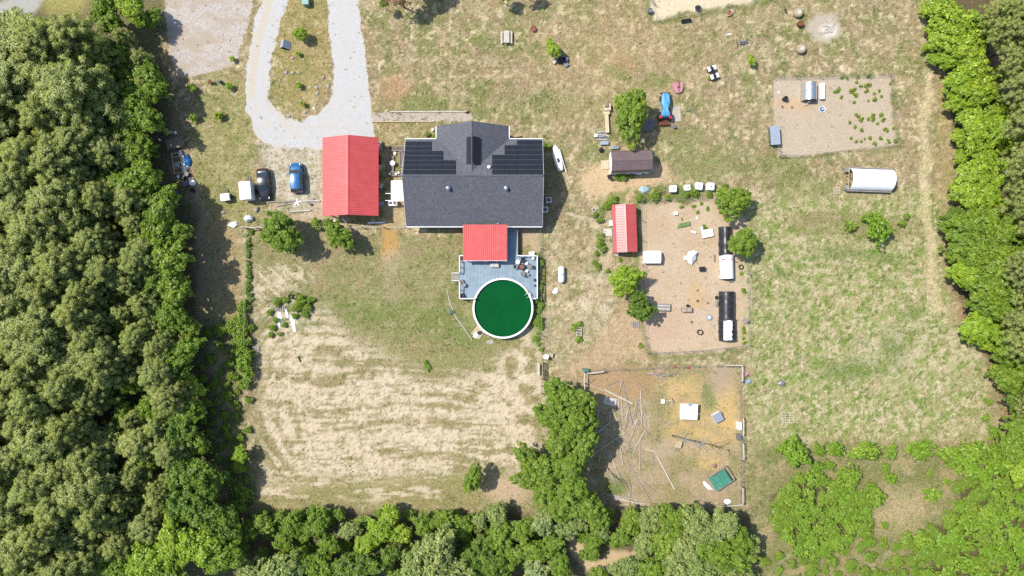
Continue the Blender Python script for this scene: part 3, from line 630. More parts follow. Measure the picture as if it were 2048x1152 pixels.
def pine_kind(seed, h=12.5, Rr=3.0):
    """crown + trunk with origin at the foot; tufts of long needles at the branch ends"""
    rng = np.random.default_rng(seed); trunk = MB(); z0 = h * .50; cl = []
    bx, by = rng.normal(0, .25, 2)
    trunk.tube([(0, 0, 0), (bx * .3, by * .3, h * .35), (bx, by, h * .7), (bx * 1.1, by * 1.1, h * .97)], [.2, .17, .11, .03], 7)
    nb = 76
    for i in range(nb):
        t = (i + rng.random()) / nb; az = i * 2.4 + rng.normal(0, .35); L = Rr * (1.02 - t) ** .5 * rng.uniform(.65, 1.15) + .3
        zb = z0 + t * (h - z0) * .98; d = np.array([math.cos(az), math.sin(az)])
        end = np.array([bx + d[0] * L, by + d[1] * L, zb + L * rng.uniform(.10, .42)]); beg = np.array([bx * zb / h, by * zb / h, zb])
        trunk.tube([beg, beg * .45 + end * .55 + np.array([0, 0, -.05 * L]), end], [.045, .03, .012], 4)
        for f in (rng.uniform(.50, .62), rng.uniform(.72, .84), 1.0):
            p = beg + (end - beg) * f; side = rng.normal(0, .28 * L * (1 - .4 * f), 1)[0] * 1.1
            cl.append((p + np.array([-d[1] * side, d[0] * side, rng.normal(.1, .12)]), .42 * rng.uniform(.7, 1.35) * (1 - .25 * t)))
    cl += [(np.array([bx, by, h + .05]), .42), (np.array([bx + .3, by, h - .35]), .4), (np.array([bx - .2, by + .25, h - .4]), .4)]
    C = np.array([c for c, _ in cl]); Rc = np.array([r for _, r in cl]); per = 112
    ci = np.repeat(np.arange(len(C)), per); m = len(ci); u = sph(m, rng); u[:, 2] = np.where(u[:, 2] < -.25, -u[:, 2] * .6, u[:, 2])
    out = C[ci] - np.array([bx, by, h * .55]); out[:, 2] *= .25; out /= np.linalg.norm(out, axis=1)[:, None] + 1e-6
    tg = np.cross(u, rng.normal(size=(m, 3))); tg /= np.linalg.norm(tg, axis=1)[:, None]
    dirn = u * .5 + tg * .85 + out * .35 + np.array([0, 0, .15]); dirn /= np.linalg.norm(dirn, axis=1)[:, None]
    base = C[ci] + u * (Rc[ci] * rng.uniform(.45, .95, m))[:, None]
    ln = Rc[ci] * rng.uniform(.45, .85, m); w = rng.uniform(.04, .075, m)
    sd = np.cross(dirn, u + .35 * rng.normal(size=(m, 3))); sd /= np.linalg.norm(sd, axis=1)[:, None]
    V = np.stack([base - sd * w[:, None], base + sd * w[:, None], base + dirn * ln[:, None] - np.array([0, 0, .04])], 1).reshape(-1, 3)
    me = mesh_np('crown', V, np.arange(len(V)).reshape(-1, 3))
    tint = np.clip(.45 + .16 * rng.normal(size=len(C))[ci] + .22 * rng.normal(size=m), 0, 1); tip = np.repeat(tint, 3).reshape(-1, 3); tip[:, 2] += .2
    fattr(me, 'tint', np.clip(tip.ravel(), 0, 1)); me.materials.append(M('pine_needles'))
    nv = u + np.array([0, 0, .55]) + out * .3 + rng.normal(size=(m, 3)) * .35; nv /= np.linalg.norm(nv, axis=1)[:, None]
    me.polygons.foreach_set('use_smooth', np.ones(m, bool)); me.normals_split_custom_set_from_vertices(np.repeat(nv, 3, 0).tolist())
    tm = trunk.mesh('trunk', True); tm.materials.append(M('pine_bark')); return me, tm
PINES = [pine_kind(s) for s in (101, 102, 103, 104, 105)]
tree_rng = np.random.default_rng(5)
def tree(kind, px, py, rpx, label, cat='tree', group=None, zc=None, name=None, flat=1.0):
    """a tree whose crown (radius rpx in the photograph) is seen centred on px,py"""
    vs, r, h = TREE_KIND[kind]; me, tm = vs[tree_rng.integers(len(vs))]
    s = rpx / S * (0.93 if zc is None or zc < 6 else 0.88) / r; zc = zc if zc is not None else h * s
    root = thing(name or {'bush': 'bush', 'weedbush': 'bush', 'shrub': 'shrub', 'weed': 'weed_clump'}.get(kind, 'tree'), label, cat, px, py, zc, group=group)
    root.location.z = 0; root.rotation_euler = (0, 0, tree_rng.uniform(0, 6.28))
    c = link('crown', me, None, root); c.location = (0, 0, zc); k = tree_rng.uniform(.82, 1.22); c.scale = (s * k, s / k, s * flat)
    t = link('trunk', tm, None, root); t.location = (0, 0, zc); t.scale = (s, s, zc / h)
    return root
def small(kind, px, py, rpx, label, cat, group=None, name=None):
    """a plant too small to show its stem: one mesh"""
    vs, r, h = TREE_KIND[kind]; me, tm = vs[tree_rng.integers(len(vs))]; s = rpx / S / r
    o = link(name or 'weed_clump', me); o.location = G(px, py, h * s); o.scale = (s * tree_rng.uniform(.8, 1.35), s * tree_rng.uniform(.75, 1.2), s * tree_rng.uniform(.5, 1.0)); o.rotation_euler = (0, 0, tree_rng.uniform(0, 6.28))
    return tag(o, label, cat, group)
def pine(px, py, hgt, label, group, lean=None, spread=1.0):
    """px,py: where the tree's upper crown shows"""
    me, tm = PINES[tree_rng.integers(len(PINES))]; s = hgt / 12.5
    root = thing('pine_tree', label, 'tree', px, py, hgt * .8, group=group); root.location.z = 0
    root.rotation_euler = (0, 0, tree_rng.uniform(0, 6.28))
    for nm, me_ in (('crown', me), ('trunk', tm)):
        o = link(nm, me_, None, root); k = s * spread * tree_rng.uniform(.92, 1.1) if nm == 'crown' else s * spread; o.scale = (k, k, s)
    return root
def inpoly(x, y, pts): return float(poly_sd(np.array([float(x)]), np.array([float(y)]), pts)[0])
def scatter(pts, d, seed, margin=0, tries=4000):
    rng = np.random.default_rng(seed); P = np.array(pts, float); out = []
    lo, hi = P.min(0), P.max(0); cand = rng.uniform(lo, hi, (tries, 2)); ok = poly_sd(cand[:, 0], cand[:, 1], pts) > margin
    for q in cand[ok]:
        if all((q[0] - o[0]) ** 2 + (q[1] - o[1]) ** 2 > d * d for o in out): out.append(q)
    return out
# western pine wood
WOOD = [(-170, 40), (30, 75), (90, 55), (160, 40), (230, 60), (285, 105), (305, 190), (250, 275), (225, 345), (250, 400), (300, 440), (310, 520), (310, 600), (320, 660), (345, 760), (352, 850), (330, 950), (310, 1040), (270, 1100), (120, 1150), (-170, 1260)]
gW = 'pines of the western wood'
LW = 'tall olive green pine crowded among others in the wood along the left edge'
for q in scatter(WOOD, 49, 3): pine(q[0], q[1], (tree_rng.uniform(10.9, 12.9) - (1.5 if q[0] > 140 else 0) - (2.2 if q[0] > 215 else 0)) * (.76 if q[1] < 350 and q[0] > 150 else 1), LW, gW, spread=tree_rng.choice([.9, 1.05, 1.2, 1.35, 1.6]))
gE = 'broadleaf edge of the western wood'
LE = 'broadleaf tree at the edge of the left pine wood beside the dirt lane'
for x, y, r, k in ((215, 28, 38, 'mid'), (262, 14, 34, 'bright'), (300, 40, 22, 'mid'), (305, 165, 38, 'mid'), (268, 195, 34, 'mid'), (192, 148, 28, 'bright'), (285, 232, 42, 'mid'), (238, 225, 34, 'dark'), (272, 280, 34, 'mid'), (288, 356, 40, 'mid'), (255, 375, 44, 'mid'), (330, 402, 34, 'mid'), (322, 440, 44, 'mid'), (352, 470, 34, 'mid'), (345, 520, 44, 'mid'), (310, 505, 30, 'dark'), (352, 575, 38, 'mid'), (318, 560, 34, 'dark'), (345, 630, 34, 'mid'), (372, 655, 26, 'mid'), (362, 705, 38, 'mid'), (352, 745, 32, 'dark'), (385, 772, 24, 'bright'), (378, 820, 34, 'mid'), (362, 865, 38, 'dark'), (392, 885, 30, 'mid'), (382, 945, 46, 'dark'), (420, 965, 36, 'dark'), (365, 1000, 42, 'dark'), (410, 1025, 44, 'dark'), (450, 1050, 38, 'dark'), (350, 1085, 44, 'bright'), (405, 1090, 46, 'bright'), (300, 1118, 44, 'bright'), (235, 1128, 40, 'mid'), (170, 1135, 36, 'bright'), (450, 1110, 40, 'mid'), (250, 1150, 40, 'bright'), (340, 1150, 40, 'mid'), (60, 620, 30, 'dark'), (30, 550, 28, 'mid'), (100, 560, 26, 'dark'), (60, 310, 26, 'mid'), (95, 300, 20, 'bright'), (160, 270, 26, 'dark'), (240, 590, 24, 'bright'), (10, 930, 30, 'mid'), (300, 310, 18, 'dark')):
    tree(k, x, y, r, LE if r > 24 else 'small broadleaf tree pushing up between the pines of the left wood', group=gE if r > 24 else 'small broadleaf trees among the pines', zc=r / S * 1.45 + (1.3 if y > 340 else .2))
under = [(-150, 60), (120, 60), (280, 120), (300, 350), (330, 500), (340, 700), (370, 950), (350, 1100), (-150, 1200)]
for q in scatter(under, 50, 9): tree('mid', q[0], q[1], tree_rng.uniform(24, 36), 'dark understory tree half hidden below the pines of the left wood', group='understory of the western wood', zc=tree_rng.uniform(3, 5))
# fence-line bushes on the west fence
gF = 'bushes grown through the west fence'
for x, y, r, k in ((485, 615, 14, 'weedbush'), (482, 640, 17, 'weedbush'), (480, 662, 18, 'weedbush'), (486, 685, 17, 'weedbush'), (490, 708, 18, 'bush'), (488, 728, 19, 'bush'), (496, 745, 16, 'bush'), (489, 768, 14, 'bush')):
    tree(k, x, y, r, 'green bush grown up through the wire fence at the left of the back yard', 'bush', gF)
for k in range(34):
    y = 460 + k * 4.7 + tree_rng.uniform(-3, 3); small('weedbush', 495 + tree_rng.normal(0, 3.5), y, tree_rng.uniform(2.5, 7.5), 'ragged vine on the upper part of the left back yard fence', 'vine', 'vines of the west fence', 'fence_vine')
tree('bright', 482, 908, 18, 'bright green sapling standing alone in the shaded lane', zc=2.2, name='sapling'); tree('bright', 478, 935, 13, 'small bright bush just below the lone sapling in the lane', 'bush', zc=1.2, name='bush')
for x, y, r in ((500, 655, 10), (498, 800, 9), (495, 860, 10), (485, 985, 18), (478, 1010, 20), (455, 870, 12), (440, 690, 9), (432, 760, 9)): tree('weedbush', x, y, r, 'low shaded bush in the dirt lane beside the left wood', 'bush', 'low bushes of the lane')
for q in scatter([(400, 655), (470, 650), (478, 800), (500, 1010), (430, 1020), (405, 860)], 22, 21):
    tree('weedbush', q[0], q[1], tree_rng.uniform(7, 15), 'low shaded bush in the dirt lane beside the left wood', 'bush', 'low bushes of the lane')
# yard trees
tree('yard', 562, 466, 44, 'large leafy tree at the fence corner below the parked cars', zc=3.5)
tree('yard', 678, 471, 31, 'round leafy tree on the fence line below the red carport', zc=2.6)
tree('weedbush', 632, 448, 14, 'leafy bush between the two trees on the carport fence', 'bush'); tree('weedbush', 655, 446, 11, 'small bush touching the left side of the tree below the carport', 'bush')
tree('yard', 1262, 230, 45, 'big spreading tree beside the tarp-covered tractor', zc=3.6)
tree('yard', 1465, 404, 36, 'round green tree at the top right corner of the chicken yard', zc=2.9)
tree('yard', 1485, 487, 31, 'green tree overhanging the upper black hoop house', zc=3.2)
tree('bright', 1250, 561, 34, 'light green tree beside the chicken yard below the red coop', zc=3.0)
tree('topiary', 1280, 614, 32, 'dark dense round tree in the chicken yard beside the bench', zc=2.8)
tree('bright', 1106, 97, 17, 'small tree with a heap of junk in its shade', zc=2.0); tree('bright', 601, 68, 15, 'round bushy tree in the driveway island', zc=1.5)
tree('yard', 946, 957, 25, 'lone leafy tree at the bottom of the sandy field', zc=3.4)
tree('shrub', 1502, 121, 12, 'yellowish shrub on the upper lawn above the dirt pen', 'shrub')
for x, y, r, l in ((597, 170, 8, 'small shrub in the middle of the driveway island'), (606, 208, 7, 'tiny shrub near the bottom of the driveway island'), (597, 108, 6, 'sparse little shrub below the island tree'), (385, 177, 10, 'low shrub at the edge of the tree shade below the gravel lot'), (458, 172, 9, 'small shrub beside the rusty chair below the gravel lot'), (387, 235, 10, 'bright shrub nearest the wooden cart'), (438, 232, 10, 'yellow-green shrub on the lawn beside the driveway bend'), (465, 118, 7, 'dark small conifer at the edge of the gravel lot'), (1418, 157, 4, 'tiny bush next to the quad bike')):
    tree('shrub', x, y, r, l, 'shrub')
tree('bush', 1752, 455, 30, 'large low bush in the rough strip of the right pasture', 'bush', flat=1.2); tree('bush', 1700, 452, 13, 'small bush left of the large bush in the pasture strip', 'bush'); tree('bush', 1803, 447, 9, 'small bush right of the large bush in the pasture strip', 'bush'); tree('bush', 1812, 432, 8, 'tiny bush at the right end of the pasture strip', 'bush')
for x, y, r in ((1590, 905, 30), (1563, 895, 14), (1637, 898, 15), (1668, 896, 19), (1723, 900, 27), (1778, 902, 16), (1837, 897, 28), (1896, 908, 25), (1943, 902, 28), (1958, 935, 33), (1920, 930, 24), (1633, 931, 13), (1657, 931, 12), (1701, 951, 22), (1685, 945, 15), (1778, 955, 16), (1770, 935, 11), (1750, 994, 21), (1742, 975, 13), (1862, 988, 19), (1858, 945, 8), (1893, 962, 10), (1768, 1050, 10), (1735, 1085, 10), (1985, 900, 22), (2000, 925, 26)):
    tree('bush', x, y, r, 'separate leafy green bush in the overgrown field at the lower right', 'bush', 'bushes of the overgrown field', flat=1.1)
for q in scatter([(1550, 985), (1590, 955), (1640, 950), (1690, 975), (1740, 1010), (1730, 1060), (1690, 1085), (1600, 1110), (1555, 1060)], 20, 12):
    tree('bush' if tree_rng.random() < .7 else 'weedbush', q[0], q[1], tree_rng.uniform(13, 24), 'bush merged into the big green thicket left of the overgrown field', 'bush', 'left thicket of the overgrown field', flat=tree_rng.uniform(.5, .95), zc=tree_rng.uniform(.4, .9))
for q in scatter([(1840, 1050), (1900, 1040), (1910, 970), (2000, 940), (2120, 940), (2120, 1220), (1850, 1220)], 24, 13):
    tree('bush' if tree_rng.random() < .8 else 'mid', q[0], q[1], tree_rng.uniform(15, 27), 'bush merged into the bright green thicket at the bottom right corner', 'bush', 'corner thicket', flat=tree_rng.uniform(.5, 1.0), zc=tree_rng.uniform(.5, 1.1), name='bush')
for q in scatter([(1520, 1110), (1600, 1110), (1760, 1080), (1830, 1080), (1850, 1200), (1520, 1200)], 22, 14):
    small('weedbush', q[0], q[1], tree_rng.uniform(8, 15), 'low ground plant in the grassy bottom of the overgrown field', 'plant', 'low plants of the overgrown field', 'ground_plant')
# eastern wood
gB = 'bright broadleaf trees of the eastern wood'; LB = 'bright yellow-green broadleaf tree at the edge of the right hand wood'
for x, y, r in ((1880, 22, 34), (1905, 48, 42), (1872, 78, 26), (1918, 92, 40), (1960, 60, 32), (1900, 120, 28), (1945, 132, 36), (1918, 165, 34), (1952, 180, 38), (1915, 205, 26), (1935, 225, 24), (1985, 225, 24), (1950, 262, 38), (1918, 275, 20), (1985, 262, 34), (2010, 290, 26), (1920, 315, 16), (1965, 320, 30), (1945, 350, 36), (1995, 350, 30), (1930, 385, 34), (1968, 395, 36), (1915, 372, 18), (1860, 60, 12), (1848, 20, 14), (1866, 118, 14), (1850, 95, 10), (1998, 150, 16), (2003, 205, 18), (2015, 238, 22), (2028, 275, 22), (2038, 215, 18), (2035, 318, 22), (1985, 180, 14), (2030, 400, 26)):
    tree('bright', x, y, r, LB if r > 20 else 'small bright sapling along the margin of the right hand wood', group=gB if r > 20 else 'saplings before the eastern wood', zc=r / S * .95 + .5)
gM = 'green broadleaf trees of the eastern wood'; LM = 'deep green broadleaf tree in the middle of the right hand wood edge'
for x, y, r, k in ((1925, 462, 40, 'mid'), (1965, 450, 40, 'mid'), (1990, 480, 40, 'mid'), (1915, 500, 30, 'mid'), (1950, 512, 42, 'mid'), (2015, 450, 38, 'mid'), (1985, 535, 42, 'mid'), (1930, 545, 36, 'bright'), (2020, 520, 40, 'mid'), (1965, 580, 44, 'mid'), (2010, 575, 40, 'mid'), (1990, 615, 40, 'mid'), (2030, 610, 36, 'mid'), (1952, 655, 34, 'bright'), (1990, 660, 22, 'bright'), (2025, 680, 38, 'mid'), (1970, 690, 17, 'bright'), (2015, 715, 28, 'mid'), (2025, 760, 36, 'mid'), (2002, 745, 24, 'mid'), (1905, 435, 24, 'dark'), (2035, 850, 34, 'mid'), (2025, 890, 34, 'mid'), (2045, 720, 30, 'mid'), (2040, 800, 28, 'dark'), (2040, 940, 34, 'bright'), (2060, 560, 40, 'mid'), (2075, 640, 40, 'mid'), (2080, 760, 40, 'mid'), (2080, 860, 40, 'mid'), (2070, 480, 40, 'mid')):
    tree(k, x, y, r, LM, group=gM, zc=r / S * 1.2 + .6)
for x, y, r in ((1976, 803, 9), (1970, 836, 9), (1988, 864, 13)): tree('bush', x, y, r, 'small bright bush on the reddish pine straw at the right', 'bush', 'bushes on the pine straw')
gP = 'pines of the eastern wood'; LP = 'grey green pine with a bare leaning trunk in the right hand wood'
for x, y, h_ in ((1982, 18, 10), (2018, 25, 12), (2040, 70, 12), (1990, 62, 10), (2025, 120, 12), (2045, 165, 13), (2062, 250, 13), (2062, 330, 13), (2040, 375, 12), (2052, 415, 12), (2040, 545, 12), (2046, 600, 11), (2024, 645, 10), (2045, 690, 12), (2040, 822, 9), (2090, 40, 13), (2095, 120, 13), (2100, 210, 13), (2095, 290, 13), (2105, 380, 13), (2100, 470, 13), (2100, 570, 13), (2110, 680, 13), (2100, 800, 13), (2050, 10, 12), (2150, 150, 13), (2150, 330, 13), (2150, 530, 13), (2150, 740, 13)):
    pine(x + (30 if x < 2060 else 12), y, h_, LP, gP, spread=.8)
# south thicket
gS = 'broadleaf trees of the southern thicket'
for x, y, r, k in ((525, 1046, 26, 'mid'), (500, 1062, 24, 'mid'), (560, 1035, 16, 'mid'), (585, 1050, 26, 'mid'), (570, 1082, 24, 'mid'), (640, 1040, 28, 'mid'), (615, 1060, 22, 'mid'), (676, 1028, 15, 'mid'), (780, 1030, 24, 'bright'), (760, 1062, 30, 'bright'), (735, 1085, 26, 'bright'), (800, 1068, 24, 'bright'), (848, 1048, 26, 'mid'), (885, 1040, 24, 'mid'), (925, 1050, 26, 'mid'), (960, 1042, 22, 'pale'), (995, 1030, 26, 'pale'), (1000, 1070, 30, 'mid'), (965, 1090, 28, 'dark'), (870, 1105, 50, 'pale'), (830, 1140, 40, 'pale'), (905, 1145, 42, 'pale'), (560, 1140, 44, 'pale'), (505, 1150, 34, 'pale'), (600, 1120, 28, 'mid'), (640, 1135, 36, 'mid'), (690, 1140, 38, 'dark'), (730, 1130, 34, 'dark'), (940, 1120, 34, 'dark'), (985, 1130, 36, 'dark'), (1020, 1110, 30, 'mid'), (780, 1110, 26, 'dark'), (470, 1085, 30, 'dark'), (660, 1090, 24, 'mid'), (700, 1060, 22, 'pale'), (1150, 1040, 26, 'pale'), (1045, 1060, 28, 'mid'), (1085, 1045, 28, 'blossom'), (1060, 1100, 30, 'mid'), (1100, 1090, 28, 'mid'), (1070, 1140, 30, 'blossom'), (1120, 1130, 30, 'mid'), (1185, 1085, 22, 'mid'), (1205, 1062, 20, 'blossom'), (1130, 1060, 22, 'blossom'), (1240, 1075, 24, 'mid'), (1250, 1140, 30, 'pale'), (1180, 1105, 20, 'mid'), (1200, 1150, 20, 'bush'), (1300, 1140, 34, 'mid')):
    if k == 'bush': k = 'weedbush'
    tree(k, x, y, r, {'pale': 'pale green tree in the thicket along the bottom edge', 'blossom': 'tree with creamy white blossom in the bottom thicket', 'bright': 'yellow-green tree in the thicket below the sandy field', 'dark': 'dark green tree in the thicket at the bottom edge'}.get(k, 'medium green bushy tree in the thicket along the bottom edge'), group=gS + ' ' + k, zc=r / S * 1.25 + .4)
for q in scatter([(480, 1030), (1000, 1025), (1030, 1020), (1280, 1030), (1290, 1060), (1200, 1080), (1120, 1060), (1100, 1200), (480, 1200)], 34, 15): small('weedbush', q[0], q[1], tree_rng.uniform(13, 20), 'low bramble filling the gaps of the thicket along the bottom edge', 'bramble', 'brambles of the southern thicket', 'bramble')
gD = 'tall trees left of the dog yard'
for x, y, r, zc in ((1118, 792, 36, 5.2), (1150, 800, 34, 5.2), (1108, 836, 36, 5.5), (1148, 848, 42, 6), (1175, 828, 22, 5), (1168, 888, 36, 6), (1120, 886, 34, 6), (1062, 925, 36, 4.5), (1090, 940, 34, 5), (1140, 930, 36, 6), (1052, 960, 24, 3.5), (1092, 985, 30, 4.5), (1145, 975, 36, 5.5), (1120, 1010, 32, 4.5), (1172, 1012, 34, 4.5), (1195, 1035, 26, 3.5)):
    tree('yard', x, y, r, 'tall leafy tree in the clump between the sandy field and the dog yard', group=gD, zc=zc)
gK = 'pale spreading trees below the dog yard'
for x, y, r, zc in ((1262, 1042, 30, 2.6), (1300, 1035, 30, 3), (1345, 1040, 36, 3.6), (1395, 1045, 40, 4.5), (1440, 1052, 38, 4.6), (1475, 1075, 34, 4.2), (1330, 1082, 38, 3.6), (1375, 1090, 42, 4), (1425, 1095, 42, 4.5), (1465, 1115, 38, 4), (1290, 1085, 30, 2.8), (1350, 1130, 40, 3.6), (1405, 1140, 40, 3.8), (1470, 1150, 36, 3.4), (1500, 1090, 22, 3)):
    tree('pale' if (x + y) % 3 else 'mid', x, y, r, 'pale green spreading tree along the lower fence of the dog yard', group=gK, zc=zc)
# trees beyond the top edge whose crowns or shadows reach the picture
tree('dry', 800, -8, 30, 'reddish brown tree at the top edge of the upper lawn', zc=4); tree('mid', 768, 6, 10, 'small green tree beside the reddish tree at the top edge', zc=2.5); tree('yard', 838, -42, 34, 'green tree just above the top edge shading the lawn', zc=4.2); tree('yard', 1005, -12, 16, 'tree crown poking in at the top edge above the picnic table', zc=3); tree('yard', 1052, -24, 16, 'rightmost tree crown above the top edge of the upper lawn', zc=3.4)
# weed clumps in the dirt pen and yards
zr = [(505, 525), (515, 510), (488, 528), (525, 560), (580, 525), (600, 515), (590, 530), (615, 475), (640, 495), (668, 495), (665, 530), (690, 488), (675, 520), (715, 540), (745, 522), (757, 555), (718, 570), (610, 545), (600, 590), (680, 580), (610, 660), (625, 670), (640, 690), (680, 685), (705, 670), (710, 685), (755, 662), (765, 690), (735, 712), (605, 730), (640, 748), (575, 705), (775, 745), (790, 755), (825, 738), (690, 795), (660, 800), (640, 815), (718, 825), (750, 797), (795, 810), (800, 820), (835, 815), (610, 815), (580, 795), (530, 448), (560, 450), (620, 443), (680, 438), (805, 483)]
for a, b in zr: small('weed', 1500 + a / 2.88, b / 2.88, tree_rng.uniform(3.0, 5.5), 'small green weed clump on the bare soil of the upper right dirt pen', 'weed', 'weeds in the dirt pen')
for x, y, r in ((1362, 414, 5), (1387, 412, 5), (1395, 424, 5.5), (1402, 407, 4), (1415, 418, 4), (1363, 438, 3), (1483, 547, 4), (1487, 582, 6), (1487, 657, 5), (1488, 664, 6), (1486, 676, 4), (1488, 686, 5), (1282, 692, 6), (1240, 520, 5), (1407, 455, 6)): small('weed', x, y, r, 'green weed clump inside the chicken yard', 'weed', 'weeds in the chicken yard')
for x, y, r in ((1280, 397, 11), (1310, 392, 12), (1335, 396, 8), (1372, 388, 9), (1388, 384, 11), (1418, 388, 8), (1245, 352, 11), (1235, 356, 7), (1262, 352, 7), (1225, 402, 12), (1212, 412, 10), (1200, 440, 9), (1190, 430, 7), (1200, 485, 10), (1206, 498, 9), (1193, 506, 6), (1195, 532, 8), (1188, 524, 6), (1216, 542, 5), (1205, 470, 6), (1450, 372, 6), (1448, 375, 5)): tree('weedbush', x, y, r, 'low garden bush in the weedy strip around the red coop', 'bush', 'garden bushes by the coop')
for x, y, r in ((555, 604, 10), (570, 600, 8), (600, 605, 14), (615, 615, 11), (592, 615, 12), (620, 600, 9), (540, 625, 8), (545, 655, 8), (552, 640, 7), (568, 650, 7), (590, 632, 8), (610, 628, 9), (542, 670, 7), (595, 590, 6), (560, 668, 6)): tree('weedbush', x, y, r, 'weedy bush in the abandoned garden patch by the two tyres', 'bush', 'weeds of the garden patch')
small('weed', 855, 733, 9, 'single dark weed on the edge of the sandy field', 'weed'); small('weed', 1149, 655, 8, 'weeds at the left of the raised bed planter', 'weed'); small('weed', 1160, 648, 8, 'weeds at the top of the raised bed planter', 'weed'); small('weed', 1158, 678, 8, 'weeds at the foot of the raised bed planter', 'weed')
for y in range(512, 700, 11): small('weedbush', 1077 + 5 * math.sin(y), y, tree_rng.uniform(5, 9), 'vine on the wire fence just right of the deck', 'vine', 'vines of the deck fence', 'fence_vine')

ORD = 'first second third fourth fifth sixth seventh eighth ninth tenth eleventh twelfth thirteenth fourteenth fifteenth sixteenth seventeenth eighteenth nineteenth twentieth'.split()
ORD += ['twenty-' + w for w in ORD[:9]] + ['thirtieth'] + ['thirty-' + w for w in ORD[:9]] + ['fortieth'] + ['forty-' + w for w in ORD[:9]]
def rank_labels(group, axis, what):
    """things of a row take their place in it as label, counted along the row"""
    obs = [o for o in bpy.data.objects if o.get('group') == group and abs(o.location.x) < 75.5 and abs(o.location.y) < 42.5]
    obs.sort(key=lambda o: o.location.x if axis == 'left' else -o.location.y)
    for i, o in enumerate(obs): o['label'] = f'{ORD[i]} from the {axis} of the {what}'
rank_labels('tall trees left of the dog yard', 'top', 'tall leafy trees between sandy field and dog yard')
rank_labels('pale spreading trees below the dog yard', 'left', 'pale green trees below the dog yard')
rank_labels('bright broadleaf trees of the eastern wood', 'top', 'bright yellow-green trees edging the right hand wood')
rank_labels('green broadleaf trees of the eastern wood', 'top', 'deep green broadleaf trees in the right hand wood')
rank_labels('pines of the eastern wood', 'top', 'grey green pines along the right edge')
for k, w in (('pale', 'pale green trees in the bottom thicket'), ('mid', 'medium green trees in the bottom thicket'), ('dark', 'dark green trees in the bottom thicket'), ('bright', 'yellow-green trees below the sandy field'), ('blossom', 'white blossoming trees in the bottom thicket')): rank_labels(gS + ' ' + k, 'left', w)
rank_labels('bushes grown through the west fence', 'top', 'bushes on the left back yard fence')
rank_labels('garden bushes by the coop', 'left', 'low bushes around the red coop and shed')
rank_labels('weeds of the garden patch', 'left', 'weedy bushes in the old garden patch')
rank_labels('bushes of the overgrown field', 'left', 'separate bushes in the lower right overgrown field')
rank_labels('bushes on the pine straw', 'top', 'small bushes on the reddish pine straw')
rank_labels('weeds in the chicken yard', 'left', 'green weed clumps in the chicken yard')
rank_labels('broadleaf edge of the western wood', 'top', 'broadleaf trees edging the left wood')
for o in bpy.data.objects:
    if o.get('group') == gW:
        py_ = 576 - o.location.y * S / .9; px_ = 1024 + o.location.x * S / .9
        o['label'] = f"tall olive pine in the {'upper' if py_ < 400 else 'middle' if py_ < 760 else 'lower'} stretch of the left wood, {'near the picture edge' if px_ < 150 else 'facing the lane'}"
    elif o.get('group') == 'understory of the western wood':
        py_ = 576 - o.location.y * S
        o['label'] = f"low tree half hidden below the pines in the {'upper' if py_ < 400 else 'middle' if py_ < 760 else 'lower'} part of the left wood"
# ------------------------------------------------------------------ house
def interp(p, q, t): return tuple(a + (b - a) * t for a, b in zip(p, q))
house = thing('house', 'grey shingled house with black solar panels on its upper roof slope', 'house', 945, 366, world=True)
hx0, hx1, yN, yR, yS, zN, zR, zS = -15.3, 4.38, 21.41, 15.62, 8.89, 3.0, 6.3, 2.45
sl = (zR - zN) / (yN - yR)
wb = MB().box(hx0 + .45, hx1 - .45, yS + .5, yN - .5, 0, 2.3)
wb.add([(hx0 + .45, yS + .5, 2.3), (hx0 + .45, yN - .5, 2.3), (hx0 + .45, yR, zR - .35)], [(0, 1, 2)]); wb.add([(hx1 - .45, yS + .5, 2.3), (hx1 - .45, yN - .5, 2.3), (hx1 - .45, yR, zR - .35)], [(0, 2, 1)])
wb.box(-10.4, -0.95, yN - .6, 22.9, 0, 2.6); wb.build('wall', 'siding', house)
def roof_plane(name, p, parent, th=.14): return MB().sheet(p, th).build(name, 'shingles', parent)
roof = MB().sheet([(hx0, yS, zS), (hx1, yS, zS), (hx1, yR, zR), (hx0, yR, zR)], .14).build('roof', 'shingles', house)
roofn = MB().sheet([(hx0, yR, zR), (hx1, yR, zR), (hx1, yN, zN), (hx0, yN, zN)], .14).build('roof', 'shingles', house)
wx0, wx1, wxr, yW, zW = -10.85, -0.45, -5.62, 23.3, 5.95; yV = yR + (zR - zW) / sl
wing = MB(); wing.sheet([(wx0, yW, zN), (wxr, yW, zW), (wxr, yV, zW), (wx0, yN, zN + .01)], .12); wing.sheet([(wxr, yW, zW), (wx1, yW, zN), (wx1, yN, zN + .01), (wxr, yV, zW)], .12)
wing = wing.build('wing_roof', 'shingles', house)
MB().add([(wx0 + .4, yW - .35, 2.6), (wx1 - .4, yW - .35, 2.6), (wxr, yW - .35, zW - .3)], [(0, 1, 2)]).build('gable', 'siding', house)
rc = MB()
rc.sheet([(hx0, yR - .16, zR - .045), (hx1, yR - .16, zR - .045), (hx1, yR, zR + .05), (hx0, yR, zR + .05)], .03); rc.sheet([(hx0, yR, zR + .05), (hx1, yR, zR + .05), (hx1, yR + .16, zR - .03), (hx0, yR + .16, zR - .03)], .03)
rc.sheet([(wxr - .16, yW, zW - .06), (wxr, yW, zW + .05), (wxr, yV, zW + .05), (wxr - .16, yV, zW - .06)], .03); rc.sheet([(wxr, yW, zW + .05), (wxr + .16, yW, zW - .06), (wxr + .16, yV, zW - .06), (wxr, yV, zW + .05)], .03)
rc.build('ridge_cap', 'shingles', house)
